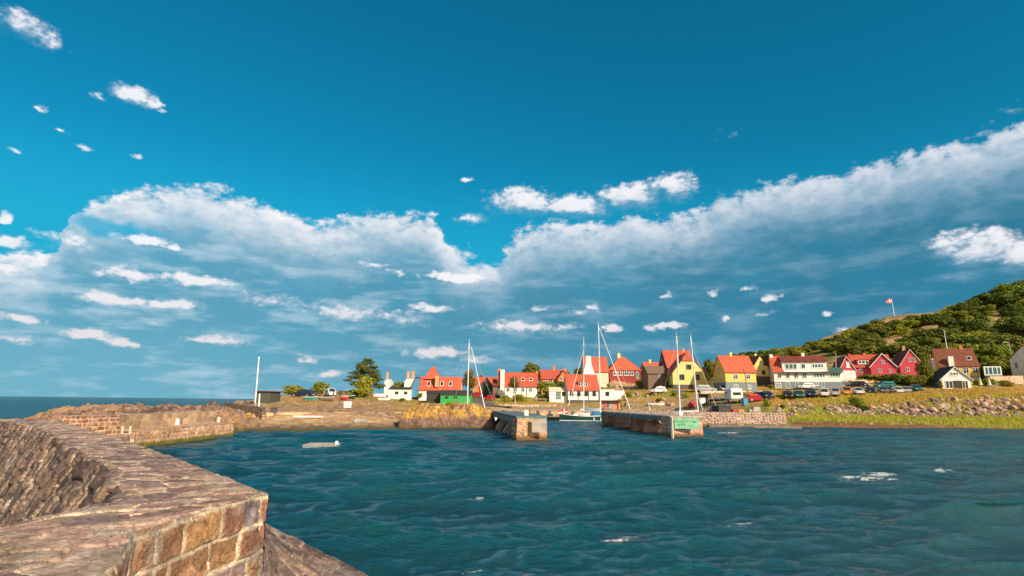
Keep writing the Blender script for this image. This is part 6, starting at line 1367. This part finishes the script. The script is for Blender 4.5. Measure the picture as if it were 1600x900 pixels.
m = MB(); m.loft([[(x, -1.0*k, z1+.05), (x, 1.0*k, z1+.05), (x, .6*k, z1+.05+h_), (x, -.6*k, z1+.05+h_)] for x, h_, k in ((-1.4, .25, .8), (-2.0, .75, 1), (-3.0, .7, 1), (-3.7, .15, .7))]); m.build('cockpit_cover', m_bluec, c)
for x in (-1.8, -3.0): m = MB(); m.tube((x, 1.2, z1-.85), (x, 1.2, z1-.25), .1); m.build('fender', m_whitep, c)
# motor boat with flag, just left of it
c = empty('motor_boat', (P(862, 655, 108).x, 108, .02), R(178), 'low black motor boat with red and white flag left of the blue-covered sailing boat', 'motor boat')
r_ = hull(5.6, 2.0, .75); m = MB(); m.loft(r_); m.build('hull', m_blackh, c); m = MB(); m.box(-1.8, .6, -.7, .7, .55, .72); m.build('deck', m_deck, c); m = MB(); m.box(-.3, .9, -.5, .5, .72, 1.15, .8); m.build('cuddy', m_blackw, c)
m = MB(); m.tube((-2.5, 0, .5), (-3.1, 0, 2.3), .035); fs = m.build('flagstaff', m_deck, c); flag(fs, (-3.05, 0, 2.2), 1.9, 1.2, 1)
sailboat('white sailing boat with the tallest mast and furled sail slanting right, behind the right pier', 958, 112, 11.5, 0, m_whitep, (938.5, 935, 507, .12), rolls=[(936, 512, 985, 640, .085)])
sailboat('white sailing boat with the left mast of the close pair behind the sea wall', 1064, 98, 9.0, R(8), m_whitep, (1062.5, 1057, 525, .13), rolls=[], cover=m_bluec)
sailboat('white sailing boat with the right mast of the close pair and two slanting stays', 1099, 100, 9.0, R(2), m_whitep, (1091, 1079, 526, .12), rolls=[(1083, 545, 1121, 640, .03), (1088, 610, 1098, 640, .07)])
sailboat('sailing boat whose hull is hidden behind the orange-topped rock, mast before the green shed', 742, 92, 8.5, 0, m_whitep, (730, 733, 535, .10), rolls=[(736.5, 542, 758, 640, .075)])
# upturned and beached boats on the left yard
def dinghy(lb, px, py, L, rz, hm, up=True, sc=1.0):
    c = empty('dinghy', label=lb, cat='dinghy', group='small boats laid up on the left yard'); r_ = hull(L, L*.4, .62*sc); m = MB(); m.loft(r_, cap=True); h_ = m.build('hull', hm, c)
    m = MB(); m.loft([[(q_[3][0], q_[3][1]+.02, q_[3][2]-.06), (q_[3][0], q_[3][1]+.07, q_[3][2]-.06), (q_[3][0], q_[3][1]+.07, q_[3][2]+.03), (q_[3][0], q_[3][1]+.02, q_[3][2]+.03)] for q_ in r_]); m.loft([[(q_[4][0], q_[4][1]-.02, q_[4][2]-.06), (q_[4][0], q_[4][1]-.07, q_[4][2]-.06), (q_[4][0], q_[4][1]-.07, q_[4][2]+.03), (q_[4][0], q_[4][1]-.02, q_[4][2]+.03)] for q_ in r_]); m.build('gunwale', m_whitep if hm != m_whitep else m_redp, c)
    if not up: m = MB(); [m.box(x-.12, x+.12, -L*.16, L*.16, .56*sc, .60*sc+.03) for x in (-L*.2, L*.1)]; m.build('thwart', m_deck, c)
    c.scale = (.72, .72, .8); ob_at(c, px, py, rz, .25)
    if up: c.rotation_euler = (math.pi, 0, rz); c.location.z += .35
    return c
dinghy('upturned dinghy with pale bottom and red rim right of the light green bush', 594, 621, 4.6, R(20), m_whitep)
dinghy('teal rowing boat on the left yard below the parked pick-up', 485, 626, 3.6, R(5), m_teal, False)
dinghy('small red and white dinghy below the row of dark posts', 538, 625.5, 2.6, R(-20), m_redp, False)
dinghy('dark blue open boat at the right end of the row of dark posts', 545, 623.5, 4.0, R(-12), m_navy, False)
dinghy('white open boat lying in the grass before the bungalow', 600, 626, 3.6, R(12), m_whitep, False)
dinghy('long brown open boat between the teal rowing boat and the red dinghy', 510, 626.5, 4.2, R(4), m_barn, False)
dinghy('white boat laid up on the inner yard left of the close pair of masts', 1026, 634, 5.2, R(4), m_whitep, False)
dinghy('upturned brown dinghy on the inner yard beside the orange-backed shelter', 985, 634, 3.8, R(15), m_barn)
# bathing raft
c = empty('bathing_raft', tuple(G(505, 697, 0)), R(6), 'flat pale floating raft with a small white box, alone on the open water', 'raft')
k_ = 3.3*880/(697-624.5)/880
m = MB(); m.box(-26*k_, 25*k_, -1.1, 1.1, -.12, .12); m.build('float', m_grey, c); m = MB(); [m.box(-26*k_+j*.32*1.0, -26*k_+j*.32+.27, -1.14, 1.14, .123, .17) for j in range(7)]; m.build('planking', m_conc, c); m = MB(); m.box(-.6, 24.5*k_, -1.13, 1.13, .122, .165); m.build('planking', m_white, c)
m = MB(); m.box(19*k_, 22.5*k_, -.2, .2, .167, .36, .85); m.build('box', m_white, c)

# ------------------------------------------------------------------ trees and shrubs
def crown_mesh(name, mat, blobs, n, leaf, seed, flat=.55):
    """blobs: (x, y, z, rx, ry, rz). leaf quads scattered mostly near the lobes' surfaces"""
    rg = np.random.default_rng(seed); V = []; Fc = []
    vol = np.array([b[3]*b[4]*b[5] for b in blobs])**.66; pr = vol/vol.sum()
    k = rg.choice(len(blobs), n, p=pr); B = np.array(blobs)[k]
    d = rg.normal(size=(n, 3)); d /= np.linalg.norm(d, axis=1)[:, None]; r_ = rg.random(n)**.33*.98
    lump = .82+.36*fbm(d[:, 0]*2.2+k*3.1, d[:, 1]*2.2+d[:, 2]*2.7, 3, seed)
    p = B[:, :3]+d*B[:, 3:]*(r_*lump)[:, None]
    nr = d*.9+rg.normal(size=(n, 3))*.55+np.array((0, 0, .35)); nr /= np.linalg.norm(nr, axis=1)[:, None]
    t = np.cross(nr, rg.normal(size=(n, 3))); t /= np.linalg.norm(t, axis=1)[:, None]; b = np.cross(nr, t)
    s = leaf*(.55+.9*rg.random(n))[:, None]; a_ = flat+.3*rg.random(n)[:, None]
    q_ = np.stack([p-t*s, p+b*s*a_+nr*s*.15, p+t*s, p-b*s*a_+nr*s*.15], 1).reshape(-1, 3)
    me = bpy.data.meshes.new(name); me.vertices.add(4*n); me.vertices.foreach_set('co', q_.reshape(-1).astype(np.float32)); me.loops.add(4*n); me.loops.foreach_set('vertex_index', np.arange(4*n, dtype=np.int32))
    me.polygons.add(n); me.polygons.foreach_set('loop_start', np.arange(0, 4*n, 4, dtype=np.int32)); me.polygons.foreach_set('loop_total', np.full(n, 4, dtype=np.int32)); me.update(calc_edges=True); me.materials.append(mat); return me
def trunk_mb(h, r0, limbs, seed, lean=.1):
    rg = random.Random(seed); m = MB(); p = Vector((0, 0, -.4)); n = 5; pts = [p]
    for i in range(1, n+1): pts.append(Vector((rg.uniform(-lean, lean)*i, rg.uniform(-lean, lean)*i, h*i/n)))
    for i in range(n): m.tube(pts[i], pts[i+1], r0*(1-.75*i/n), r0*(1-.75*(i+1)/n), 7)
    for k in range(limbs):
        t = rg.uniform(.45, .95); j = min(n-1, int(t*n)); a = pts[j].lerp(pts[j+1], t*n-j); an = rg.uniform(0, 6.28); L = h*rg.uniform(.3, .5); b = a+Vector((math.cos(an)*L, math.sin(an)*L, L*.6)); m.tube(a, b, r0*.35, r0*.1, 5)
    return m
TP = {}
def tree_proto(key, name, mat, R_, H, seed, n=1500, leaf=.24, trunk=.45):
    rg = random.Random(seed); blobs = []
    nb = rg.randint(7, 10)
    for i in range(nb):
        an = i/nb*6.28+rg.uniform(-.5, .5); rr = R_*rg.uniform(.25, .68); z = H*(trunk+(1-trunk)*rg.uniform(.2, .75)); s = R_*rg.uniform(.34, .58)
        blobs.append((math.cos(an)*rr, math.sin(an)*rr, z, s, s, s*.72))
    blobs.append((rg.uniform(-.2, .2)*R_, 0, H*.82, R_*.5, R_*.5, H*.19)); blobs.append((0, 0, H*(trunk+.2), R_*.62, R_*.62, H*.25))
    root = empty(name, (0, 0, 0)); cr = bpy.data.objects.new('crown', crown_mesh('crown', mat, blobs, n, leaf, seed)); C.objects.link(cr); cr.parent = root
    trunk_mb(H*.8, R_*.09, 6, seed).build('trunk', m_bark, root); TP[key] = [root, False]; return root
tree_proto('d1', 'hill_tree', m_leafd, 3.0, 4.6, 1, 2600, .24, .12); tree_proto('d2', 'hill_tree', m_leafd, 3.6, 4.0, 2, 3000, .25, .08); tree_proto('d3', 'hill_tree', m_leafd, 2.2, 3.4, 3, 1800, .22, .10)
tree_proto('m1', 'leafy_tree', m_leafm, 3.2, 5.2, 4, 2800, .25, .15); tree_proto('m2', 'leafy_tree', m_leafm, 2.4, 3.2, 5, 2000, .22, .05)
tree_proto('o1', 'autumn_tree', m_leafo, 2.6, 5.6, 6, 1500, .20, .25); tree_proto('y1', 'yellow_bush', m_leafy, 2.6, 3.8, 7, 2200, .20, .02)
def put_tree(key, pos, sc, label, cat, group=None, rz=None, zs=1.0):
    pr = TP[key]; o = pr[0] if not pr[1] else copy_tree(pr[0]); pr[1] = True
    o.location = pos; o.rotation_euler = (0, 0, random.uniform(0, 6.28) if rz is None else rz); o.scale = (sc, sc, sc*zs); tag(o, label, cat, group); return o
def tree_px(key, px, pyb, hpx, label, cat='tree', Y=None, group=None, zs=1.0, wpx=None):
    p = hit(px, pyb) if Y is None else P(px, pyb, Y)
    H = {'d1': 4.6, 'd2': 4.0, 'd3': 3.4, 'm1': 5.2, 'm2': 3.2, 'o1': 5.6, 'y1': 3.8}[key]
    Rr_ = {'d1': 3.0, 'd2': 3.6, 'd3': 2.2, 'm1': 3.2, 'm2': 2.4, 'o1': 2.6, 'y1': 2.6}[key]
    sc = hpx*p.y/880/H
    o = put_tree(key, (p.x, p.y, p.z-.2), sc, label, cat, group)
    if wpx: k = wpx*p.y/880/2/(Rr_*1.05); o.scale = (k, k, sc)
    return o
tree_px('m2', 500, 613, 17, 'round green tree on the left skyline above the dark posts', wpx=29, Y=150)
tree_px('y1', 458, 616, 15, 'long low yellow-green hedge on the left skyline above the parked pick-up', 'hedge', Y=150, wpx=46)
tree_px('y1', 570, 617, 30, 'bright yellow-green bush in front of the tiered pine', 'bush', Y=138, wpx=38)
tree_px('m2', 558, 619, 12, 'low green hedge to the left of the yellow-green bush', 'hedge', Y=136, wpx=34)
tree_px('m1', 622, 612, 16, 'green bush between the white chimney houses', 'bush', Y=152, wpx=24)
tree_px('m1', 655, 622, 9, 'small green bush at the left foot of the orange mansard house', 'bush', Y=138, wpx=10)
tree_px('o1', 733, 616, 41, 'tall loose olive-brown tree behind the mast of the hidden boat', Y=150, wpx=28)
tree_px('d1', 831, 600, 33, 'big dark dome-shaped tree behind the half-timbered cottage roof', Y=200, wpx=42)
tree_px('o1', 803, 612, 26, 'rusty green tree in front of the half-timbered cottage', Y=152, wpx=22)
tree_px('m2', 858, 616, 20, 'dense green bush in front of the brick house, left one', 'bush', Y=158, wpx=36)
tree_px('d2', 877, 614, 19, 'dense dark bush in front of the brick house, right one', 'bush', Y=159, wpx=28)
tree_px('y1', 790, 632, 16, 'olive bush at the foot of the tall white gable chimney', 'bush', Y=146, wpx=18)
tree_px('y1', 812, 628, 13, 'yellow bush below the windows of the half-timbered cottage', 'bush', Y=148, wpx=28)
tree_px('m2', 848, 624, 9, 'low green bush between the cottage and the lean-to annex', 'bush', Y=150, wpx=20)
tree_px('d3', 905, 592, 18, 'dark tree peeping out behind the smokehouse roof', Y=190, wpx=22)
tree_px('d3', 885, 590, 12, 'small dark tree between the brick house and the smokehouse', Y=195, wpx=14)
tree_px('m2', 983, 620, 9, 'green shrub at the right end of the white annexes', 'bush', wpx=12)
tree_px('d1', 1108, 594, 33, 'dark green tree between the two yellow houses', Y=175, wpx=26)
tree_px('m1', 1116, 590, 26, 'lighter green tree left of the square yellow house', Y=178, wpx=18)
tree_px('d3', 1148, 572, 20, 'dark tree behind the roof of the square yellow house', Y=200, wpx=22)
tree_px('m2', 1054, 620, 9, 'green shrub right of the lone white car', 'bush', wpx=12)
tree_px('y1', 1199, 635, 14, 'yellow-green bush before the dark blue hatchback', 'bush', wpx=16)
tree_px('d3', 1222, 640, 9, 'small dark bush at the top of the sea wall bend', 'bush', wpx=12)
tree_px('m2', 1340, 636, 17, 'dark green bush hanging over the boulders below the white hatchback', 'bush', wpx=24)
tree_px('d3', 1352, 643, 10, 'low dark bush among the boulders right of the hanging bush', 'bush', wpx=16)
tree_px('d2', 1400, 600, 17, 'dark hedge at the foot of the raspberry houses, left part', 'hedge', wpx=34)
tree_px('d2', 1428, 603, 18, 'dark hedge at the foot of the raspberry gable house', 'hedge', wpx=38)
tree_px('d1', 1450, 603, 42, 'tall dark tree between the raspberry gable house and the white boathouse', wpx=24)
tree_px('m1', 1455, 590, 14, 'small bright green tree beside the white boathouse', wpx=16, Y=150)
tree_px('m2', 1362, 594, 9, 'flowering low hedge on the rubble terrace wall', 'hedge', Y=157, wpx=60)
tree_px('o1', 1436, 586, 22, 'reddish climbing bush on the raspberry gable wall', 'bush', Y=160, wpx=12)
tree_px('y1', 1528, 602, 10, 'yellow shrub in the garden of the ochre house', 'bush', wpx=14)
tree_px('m2', 1545, 603, 12, 'rounded green shrub left of the garden terrace wall', 'bush', wpx=24)
tree_px('y1', 1572, 604, 11, 'yellow-green shrub below the garden terrace wall', 'bush', wpx=28)
tree_px('m1', 1540, 575, 20, 'bright green tree behind the glass pavilion, left one', Y=168, wpx=26)
tree_px('y1', 1565, 572, 18, 'yellow-green tree behind the glass pavilion, right one', Y=170, wpx=26)
tree_px('d1', 1583, 588, 22, 'dark tree left of the white edge house', Y=160, wpx=18)
# parasols
for px in (1533, 1547):
    c = empty('folded_parasol', label='cream folded parasol, %s of the two in the ochre house garden' % ('left' if px == 1533 else 'right'), cat='parasol', group='folded parasols in the ochre house garden')
    m = MB(); m.tube((0, 0, 0), (0, 0, 2.7), .04); m.build('pole', m_white, c); m = MB(); m.tube((0, 0, .7), (0, 0, 2.6), .38, .06, 8); m.build('canopy', m_cream, c); ob_at(c, px, 606)
# tiered pine
def pine():
    base = P(566, 617, 146); root = empty('pine_tree', tuple(base), 0, 'tall dark pine with flat tiers of branches on the left skyline', 'pine tree'); k = 146/880.
    blobs = []; tiers = [(-12, 17, 7, 3), (16, 20, 7, 3), (-14, 27, 9, 2.6), (2, 27, 13, 4), (18, 30, 8, 3), (-8, 34, 9, 3), (10, 36, 12, 3.6), (0, 41, 10, 3.6), (14, 43, 6, 2.6), (-5, 46, 7, 3), (5, 50, 8, 3), (2, 54, 4, 2), (9, 53, 3, 1.6), (24, 14, 8, 3), (-22, 22, 6, 1.8), (-17, 33, 5, 1.6), (22, 24, 7, 2.6)]
    for (x, z, rx, rz) in tiers: blobs.append((x*k, random.uniform(-3, 3)*k*2, z*k, rx*k*1.32, rx*k*1.1, rz*k*1.25))
    cr = bpy.data.objects.new('crown', crown_mesh('crown', m_leafp, blobs, 5200, .22, 31, .3)); C.objects.link(cr); cr.parent = root
    m = MB(); pts = [(0, 0, -.5), (1*k, 0, 16*k), (0, 0, 32*k), (3*k, 0, 52*k)]
    for a, b, r0, r1 in zip(pts, pts[1:], (.36, .28, .18), (.28, .18, .06)): m.tube(a, b, r0, r1, 8)
    m.build('trunk', m_bark, root)
    for (x, z, rx, rz) in tiers[:13]:
        m = MB(); m.tube((0, 0, max(4*k, (z-5)*k)), (x*k, 0, z*k), .11, .04, 5); m.build('branch', m_bark, root)
pine()
# hill wood : individual trees
rh = random.Random(11); cnt = 0
def skyline(px): return float(np.interp(px, [1120, 1160, 1200, 1260, 1300, 1330, 1345, 1400, 1450, 1470, 1500, 1550, 1600, 1660], [575, 562, 556, 548, 536, 528, 524, 500, 498, 492, 484, 472, 460, 452]))
spots = []
for px in np.arange(1150, 1345, 13): spots.append((px+rh.uniform(-4, 4), skyline(px)+rh.uniform(0, 5), rh.uniform(12, 18)))
for px, dy, s in ((1334, 0, 15), (1326, 6, 12), (1400, 14, 18), (1412, 16, 20), (1427, 14, 20), (1424, 0, 8), (1462, 8, 14), (1474, 12, 18), (1490, 6, 20), (1507, 10, 22), (1523, 4, 20), (1540, 6, 24), (1557, 0, 24), (1575, 2, 26), (1592, 0, 26), (1610, 0, 26), (1630, 0, 26), (1500, 22, 22), (1535, 22, 24)): spots.append((px, skyline(px)+dy, s))
tries = 0
while len(spots) < 150 and tries < 6000:
    tries += 1; px = rh.uniform(1130, 1640); top = skyline(px); low = float(np.interp(px, [1130, 1205, 1320, 1400, 1450, 1540, 1640], [572, 572, 566, 556, 575, 585, 590]))
    if low < top+6: continue
    py = top+(low-top)*rh.random()**.9
    # tawny rock bands stay bare
    nb = float(fbm(np.array([px*.018]), np.array([py*.05]), 3, 88)[0])
    if 1340 < px < 1530 and abs((py-(500-(px-1380)*.10))) < 12 and nb > .40: continue
    if nb > .60: continue
    s = rh.uniform(13, 26)*(1.0 if px < 1450 else 1.25)
    if any(abs(a-px) < (s+c_)*.24 and abs(b-py) < (s+c_)*.20 for a, b, c_ in spots): continue
    spots.append((px, py, s))
for (px, py, s) in spots:
    key = rh.choices(['d1', 'd2', 'd3', 'm1', 'm2', 'y1'], [5, 5, 3, 3, 2.5, 1.4])[0]
    p = hit(px, py, 162); 
    if p.y > 330: continue
    H = {'d1': 4.6, 'd2': 4.0, 'd3': 3.4, 'm1': 5.2, 'm2': 3.2, 'y1': 3.8}[key]; sc = s*p.y/880/H
    zone = 'above the square yellow house' if px < 1205 else 'above the white two-storey house' if px < 1320 else 'above the raspberry houses' if px < 1450 else 'above the ochre house' if px < 1540 else 'towards the right edge'
    low_ = float(np.interp(px, [1130, 1205, 1320, 1400, 1450, 1540, 1640], [572, 572, 566, 556, 575, 585, 590])); fr_ = (py-skyline(px))/max(6, low_-skyline(px))
    row = 'on the hill skyline' if fr_ < .16 else 'on the upper hillside' if fr_ < .45 else 'on the middle hillside' if fr_ < .72 else 'at the foot of the hill'
    siz = 'small' if s < 15 else 'large' if s > 22 else 'medium-sized'
    knd = {'d': 'dark round tree', 'm': 'mid green bushy tree', 'y': 'yellow-green bush'}[key[0]]
    o = put_tree(key, (p.x, p.y, p.z-.3), sc, '%s %s %s %s' % (siz, knd, row, zone), 'tree', 'trees %s %s' % (row, zone))
    o.scale = (sc*rh.uniform(1, 1.3), sc*rh.uniform(1, 1.3), sc*rh.uniform(.8, 1.05))

# ------------------------------------------------------------------ boulders
bp = [blob_rock('boulder', 1, 200+i, (1, rr, zz), 2, .16, (m_rockg, m_rockg, m_rock, m_rockd)[i % 4]) for i, (rr, zz) in enumerate(((.8, .7), (.7, .55), (.9, .8), (.6, .6), (.85, .5), (.75, .75), (.65, .85), (.8, .6)))]
first = [True]*len(bp); rb = random.Random(5)
def put_boulder(px, py, s, label, grp, sink=.25, Y=None):
    i = rb.randrange(len(bp)); o = bp[i] if first[i] else bp[i].copy()
    if not first[i]: C.objects.link(o)
    first[i] = False; p = hit(px, py) if Y is None else Y
    o.location = (p.x, p.y, p.z+s*sink); o.rotation_euler = (rb.uniform(-.5, .5), rb.uniform(-.5, .5), rb.uniform(0, 6.28)); o.scale = (s,)*3
    tag(o, label % ('pinkish' if i % 4 == 2 else 'dark' if i % 4 == 3 else 'pale grey') if '%s' in label else label, 'boulder', grp)
n = 0; used_s = []
for t in range(9000):
    px = rb.uniform(1212, 1606); top = float(np.interp(px, [1212, 1240, 1300, 1350, 1400, 1450, 1480, 1540, 1600], [633, 630, 631, 638, 634, 628, 624, 623, 621])); bot = float(np.interp(px, [1212, 1240, 1300, 1600], [652, 650, 649, 651]))
    py = rb.uniform(top, bot); dens = float(np.interp(px, [1212, 1300, 1340, 1400, 1430], [.4, .4, .2, .5, 1.0]))
    if rb.random() > dens: continue
    s = .34+.55*rb.random()**1.8*(1.25 if px > 1450 else 1)
    if py > bot-3: s *= .75
    if any((a-px)**2/(1.15) + (b-py)**2*1.6 < ((s+c_)*3.3)**2 for a, b, c_ in used_s): continue
    used_s.append((px, py, s)); n += 1
    zone = 'beside the sea wall' if px < 1290 else 'below the orange camper van' if px < 1360 else 'below the raspberry houses' if px < 1455 else 'below the white boathouse' if px < 1530 else 'near the right edge'
    row = 'at the top' if py < top+(bot-top)*.3 else 'at the foot' if py > top+(bot-top)*.72 else 'in the middle'
    siz = 'big' if s > .62 else 'small' if s < .42 else 'medium'
    put_boulder(px, py, s, '%s %%s boulder %s of the stone bank %s' % (siz, row, zone), 'boulders of the stone bank '+zone)
    if n >= 222: break
for t in range(22):
    px = rb.uniform(1235, 1600); put_boulder(px, rb.uniform(656, 664), rb.uniform(.15, .42), '%s half-sunk stone at the foot of the bright green shore strip', 'stones along the green shore', .15)
for t in range(32):
    px = rb.uniform(945, 1050); put_boulder(px, rb.uniform(598, 634), rb.uniform(.3, 1.2), '%s rock on the slope below the red half-timbered house', 'rocks on the slope', .1)
for t in range(23):
    px = rb.uniform(652, 720); put_boulder(px, rb.uniform(632, 637), rb.uniform(.2, .45), 'pale stone in the line before the green shed', 'stones before the green shed', .25)
# ------------------------------------------------------------------ grass (stuff)
def grass(name, lb, fn, n, hmin, hmax, mat, seed):
    rg = np.random.default_rng(seed); X, Y = fn(rg, n); Z = tz(X, Y); n = len(X); h = hmin+(hmax-hmin)*rg.random(n)**1.5; a = rg.random(n)*6.283; w = h*.16
    V = []; 
    cx, sy = np.cos(a), np.sin(a); lx = rg.normal(size=n)*h*.3+h*.15; ly = rg.normal(size=n)*h*.3
    p = np.stack([np.stack([X-cx*w, Y-sy*w, Z-.05], -1), np.stack([X+cx*w, Y+sy*w, Z-.05], -1), np.stack([X+lx, Y+ly, Z+h], -1)], 1).reshape(-1, 3)
    me = bpy.data.meshes.new(name); me.vertices.add(3*n); me.vertices.foreach_set('co', p.reshape(-1).astype(np.float32)); me.loops.add(3*n); me.loops.foreach_set('vertex_index', np.arange(3*n, dtype=np.int32)); me.polygons.add(n); me.polygons.foreach_set('loop_start', np.arange(0, 3*n, 3, dtype=np.int32)); me.polygons.foreach_set('loop_total', np.full(n, 3, dtype=np.int32)); me.update(calc_edges=True); me.materials.append(mat)
    o = bpy.data.objects.new(name, me); C.objects.link(o); tag(o, lb, 'grass', kind='stuff')
def region(px0, px1, Y0, Y1, thr=.4, f=.3, seed=1):
    def fn(rg, n):
        t = TX(px0)+(TX(px1)-TX(px0))*rg.random(n); Y = Y0+(Y1-Y0)*rg.random(n); X = t*Y; k = fbm(X*f, Y*f, 3, seed) > thr; return X[k], Y[k]
    return fn
grass('dry_grass', 'golden dry grass on the bank below the parked cars', region(1205, 1700, 108, 136, .40), 40000, .2, .6, m_grassd, 1)
grass('shore_grass', 'bright yellow-green grass strip along the right shore', region(1236, 1700, 91, 103, .36), 26000, .15, .5, m_grassg, 2)
grass('roadside_grass', 'dry grass around the road and the rocky slope behind the harbour', region(945, 1230, 132, 158, .42), 22000, .15, .45, m_grassd, 3)
grass('lawn_grass', 'mixed grass on the lawn behind the inner quay', region(775, 935, 138, 156, .5), 9000, .12, .4, m_grassg, 4)
grass('yard_weeds', 'dry weeds scattered over the reddish promenade and yard on the left', region(425, 740, 92, 128, .52), 9000, .1, .4, m_grassd, 6)
grass('bank_weeds', 'greenish tufts growing between the boulders of the bank', region(1215, 1700, 102, 125, .47), 26000, .2, .55, m_grassg, 7)
m = MB(); m.box(-1.8, 1.8, -.16, .16, 0, .22); o = m.build('timber_beam', m_white, bevel=.02); ob_at(o, 481, 653, .04, .02); tag(o, 'pale squared timber beam lying on the sandy shore', 'beam')
m = MB(); m.box(-.8, .8, -.4, .4, 0, .5, .8); o = m.build('sandbag_pile', m_conc, bevel=.08); ob_at(o, 563, 661, .1); tag(o, 'squat concrete block half sunk at the shore left of the rock outcrop', 'block')
def rubble_stuff():
    rg = random.Random(41); base = [[tuple(v.co) for v in b.data.vertices] for b in bp]; fb = [[tuple(p.vertices) for p in b.data.polygons] for b in bp]; V = []; Fc = []
    for t in range(520):
        px = rg.uniform(1215, 1612); top = float(np.interp(px, [1212, 1240, 1300, 1350, 1400, 1450, 1480, 1540, 1600], [633, 630, 631, 638, 634, 628, 624, 623, 621])); py = rg.uniform(top, 652)
        p = hit(px, py); k = rg.randrange(len(base)); s = rg.uniform(.12, .34); a = rg.uniform(0, 6.28); ca, sa = math.cos(a), math.sin(a); n0 = len(V)
        V += [(p.x+s*(x*ca-y*sa), p.y+s*(x*sa+y*ca), p.z+s*(z+.25)) for x, y, z in base[k]]; Fc += [tuple(n0+i for i in f) for f in fb[k]]
    me = bpy.data.meshes.new('rubble'); me.from_pydata(V, [], Fc); me.materials.append(m_rockg); o = bpy.data.objects.new('rubble', me); C.objects.link(o); tag(o, 'small rubble filling the gaps between the boulders of the stone bank', 'rubble', kind='stuff')
rubble_stuff()

for (k, px, py, h_, w_, lb, cat) in (('m2', 1008, 600, 9, 14, 'green shrub on the rocky slope left of the barn', 'bush'), ('y1', 1095, 604, 8, 16, 'yellowish shrub at the right foot of the pale yellow half-hipped house', 'bush'), ('m2', 1205, 608, 8, 10, 'green shrub at the left corner of the white two-storey house', 'bush'),
   ('d3', 1328, 602, 9, 12, 'dark shrub below the rose-coloured gable house', 'bush'), ('o1', 1470, 608, 13, 10, 'rusty shrub at the left wall of the white boathouse', 'bush'), ('y1', 701, 634, 7, 12, 'olive shrub among the pale stones before the green shed', 'bush'),
   ('d1', 752, 606, 20, 20, 'dark tree behind the green-gabled brick house', 'tree'), ('m1', 1000, 606, 12, 14, 'light green tree right of the red half-timbered house', 'tree'), ('m2', 938, 612, 8, 12, 'green shrub behind the white annexes', 'bush'), ('y1', 1032, 628, 7, 18, 'yellow-green shrub below the lone white car', 'bush'),
   ('m2', 1070, 622, 8, 14, 'green shrub on the slope between the close pair of masts', 'bush'), ('d3', 628, 628, 7, 12, 'dark shrub in front of the white bungalow', 'bush'), ('o1', 658, 634, 7, 14, 'rusty shrub left of the pale stone line', 'bush'), ('y1', 1160, 618, 6, 20, 'yellow shrub on the bank behind the caravan', 'bush')):
    tree_px(k, px, py, h_, lb, cat, wpx=w_, Y=(195 if 'behind the green-gabled' in lb else None))
for (px, z, lb) in ((1148, 2.15, 'red fish crate lying on the sea wall below the caravan'), (1156, 2.15, 'second red fish crate on the sea wall, nearer the blue bin')):
    crate(px, 643, 1.0, .4, m_redp if 'second' not in lb else m_obrick, lb, Y=86.3, z=z)

# single out look-alike trees and stones by their order from the left
by = {}
for o in C.objects:
    if o.parent is None and o.get('category') in ('tree', 'boulder') and o.get('group'): by.setdefault(o['label'], []).append(o)
for lb, L_ in by.items():
    if len(L_) < 2: continue
    L_.sort(key=lambda o: o.location.x/o.location.y)
    ords = ['leftmost', 'second', 'third', 'fourth', 'fifth', 'sixth', 'seventh', 'eighth', 'ninth', 'tenth']
    if len(L_) > 10: continue
    for k, o in enumerate(L_):
        w = 'leftmost' if k == 0 else 'rightmost' if k == len(L_)-1 else ords[k]+' from left'
        if len((lb+' '+w).split()) <= 16: o['label'] = w+', '+lb
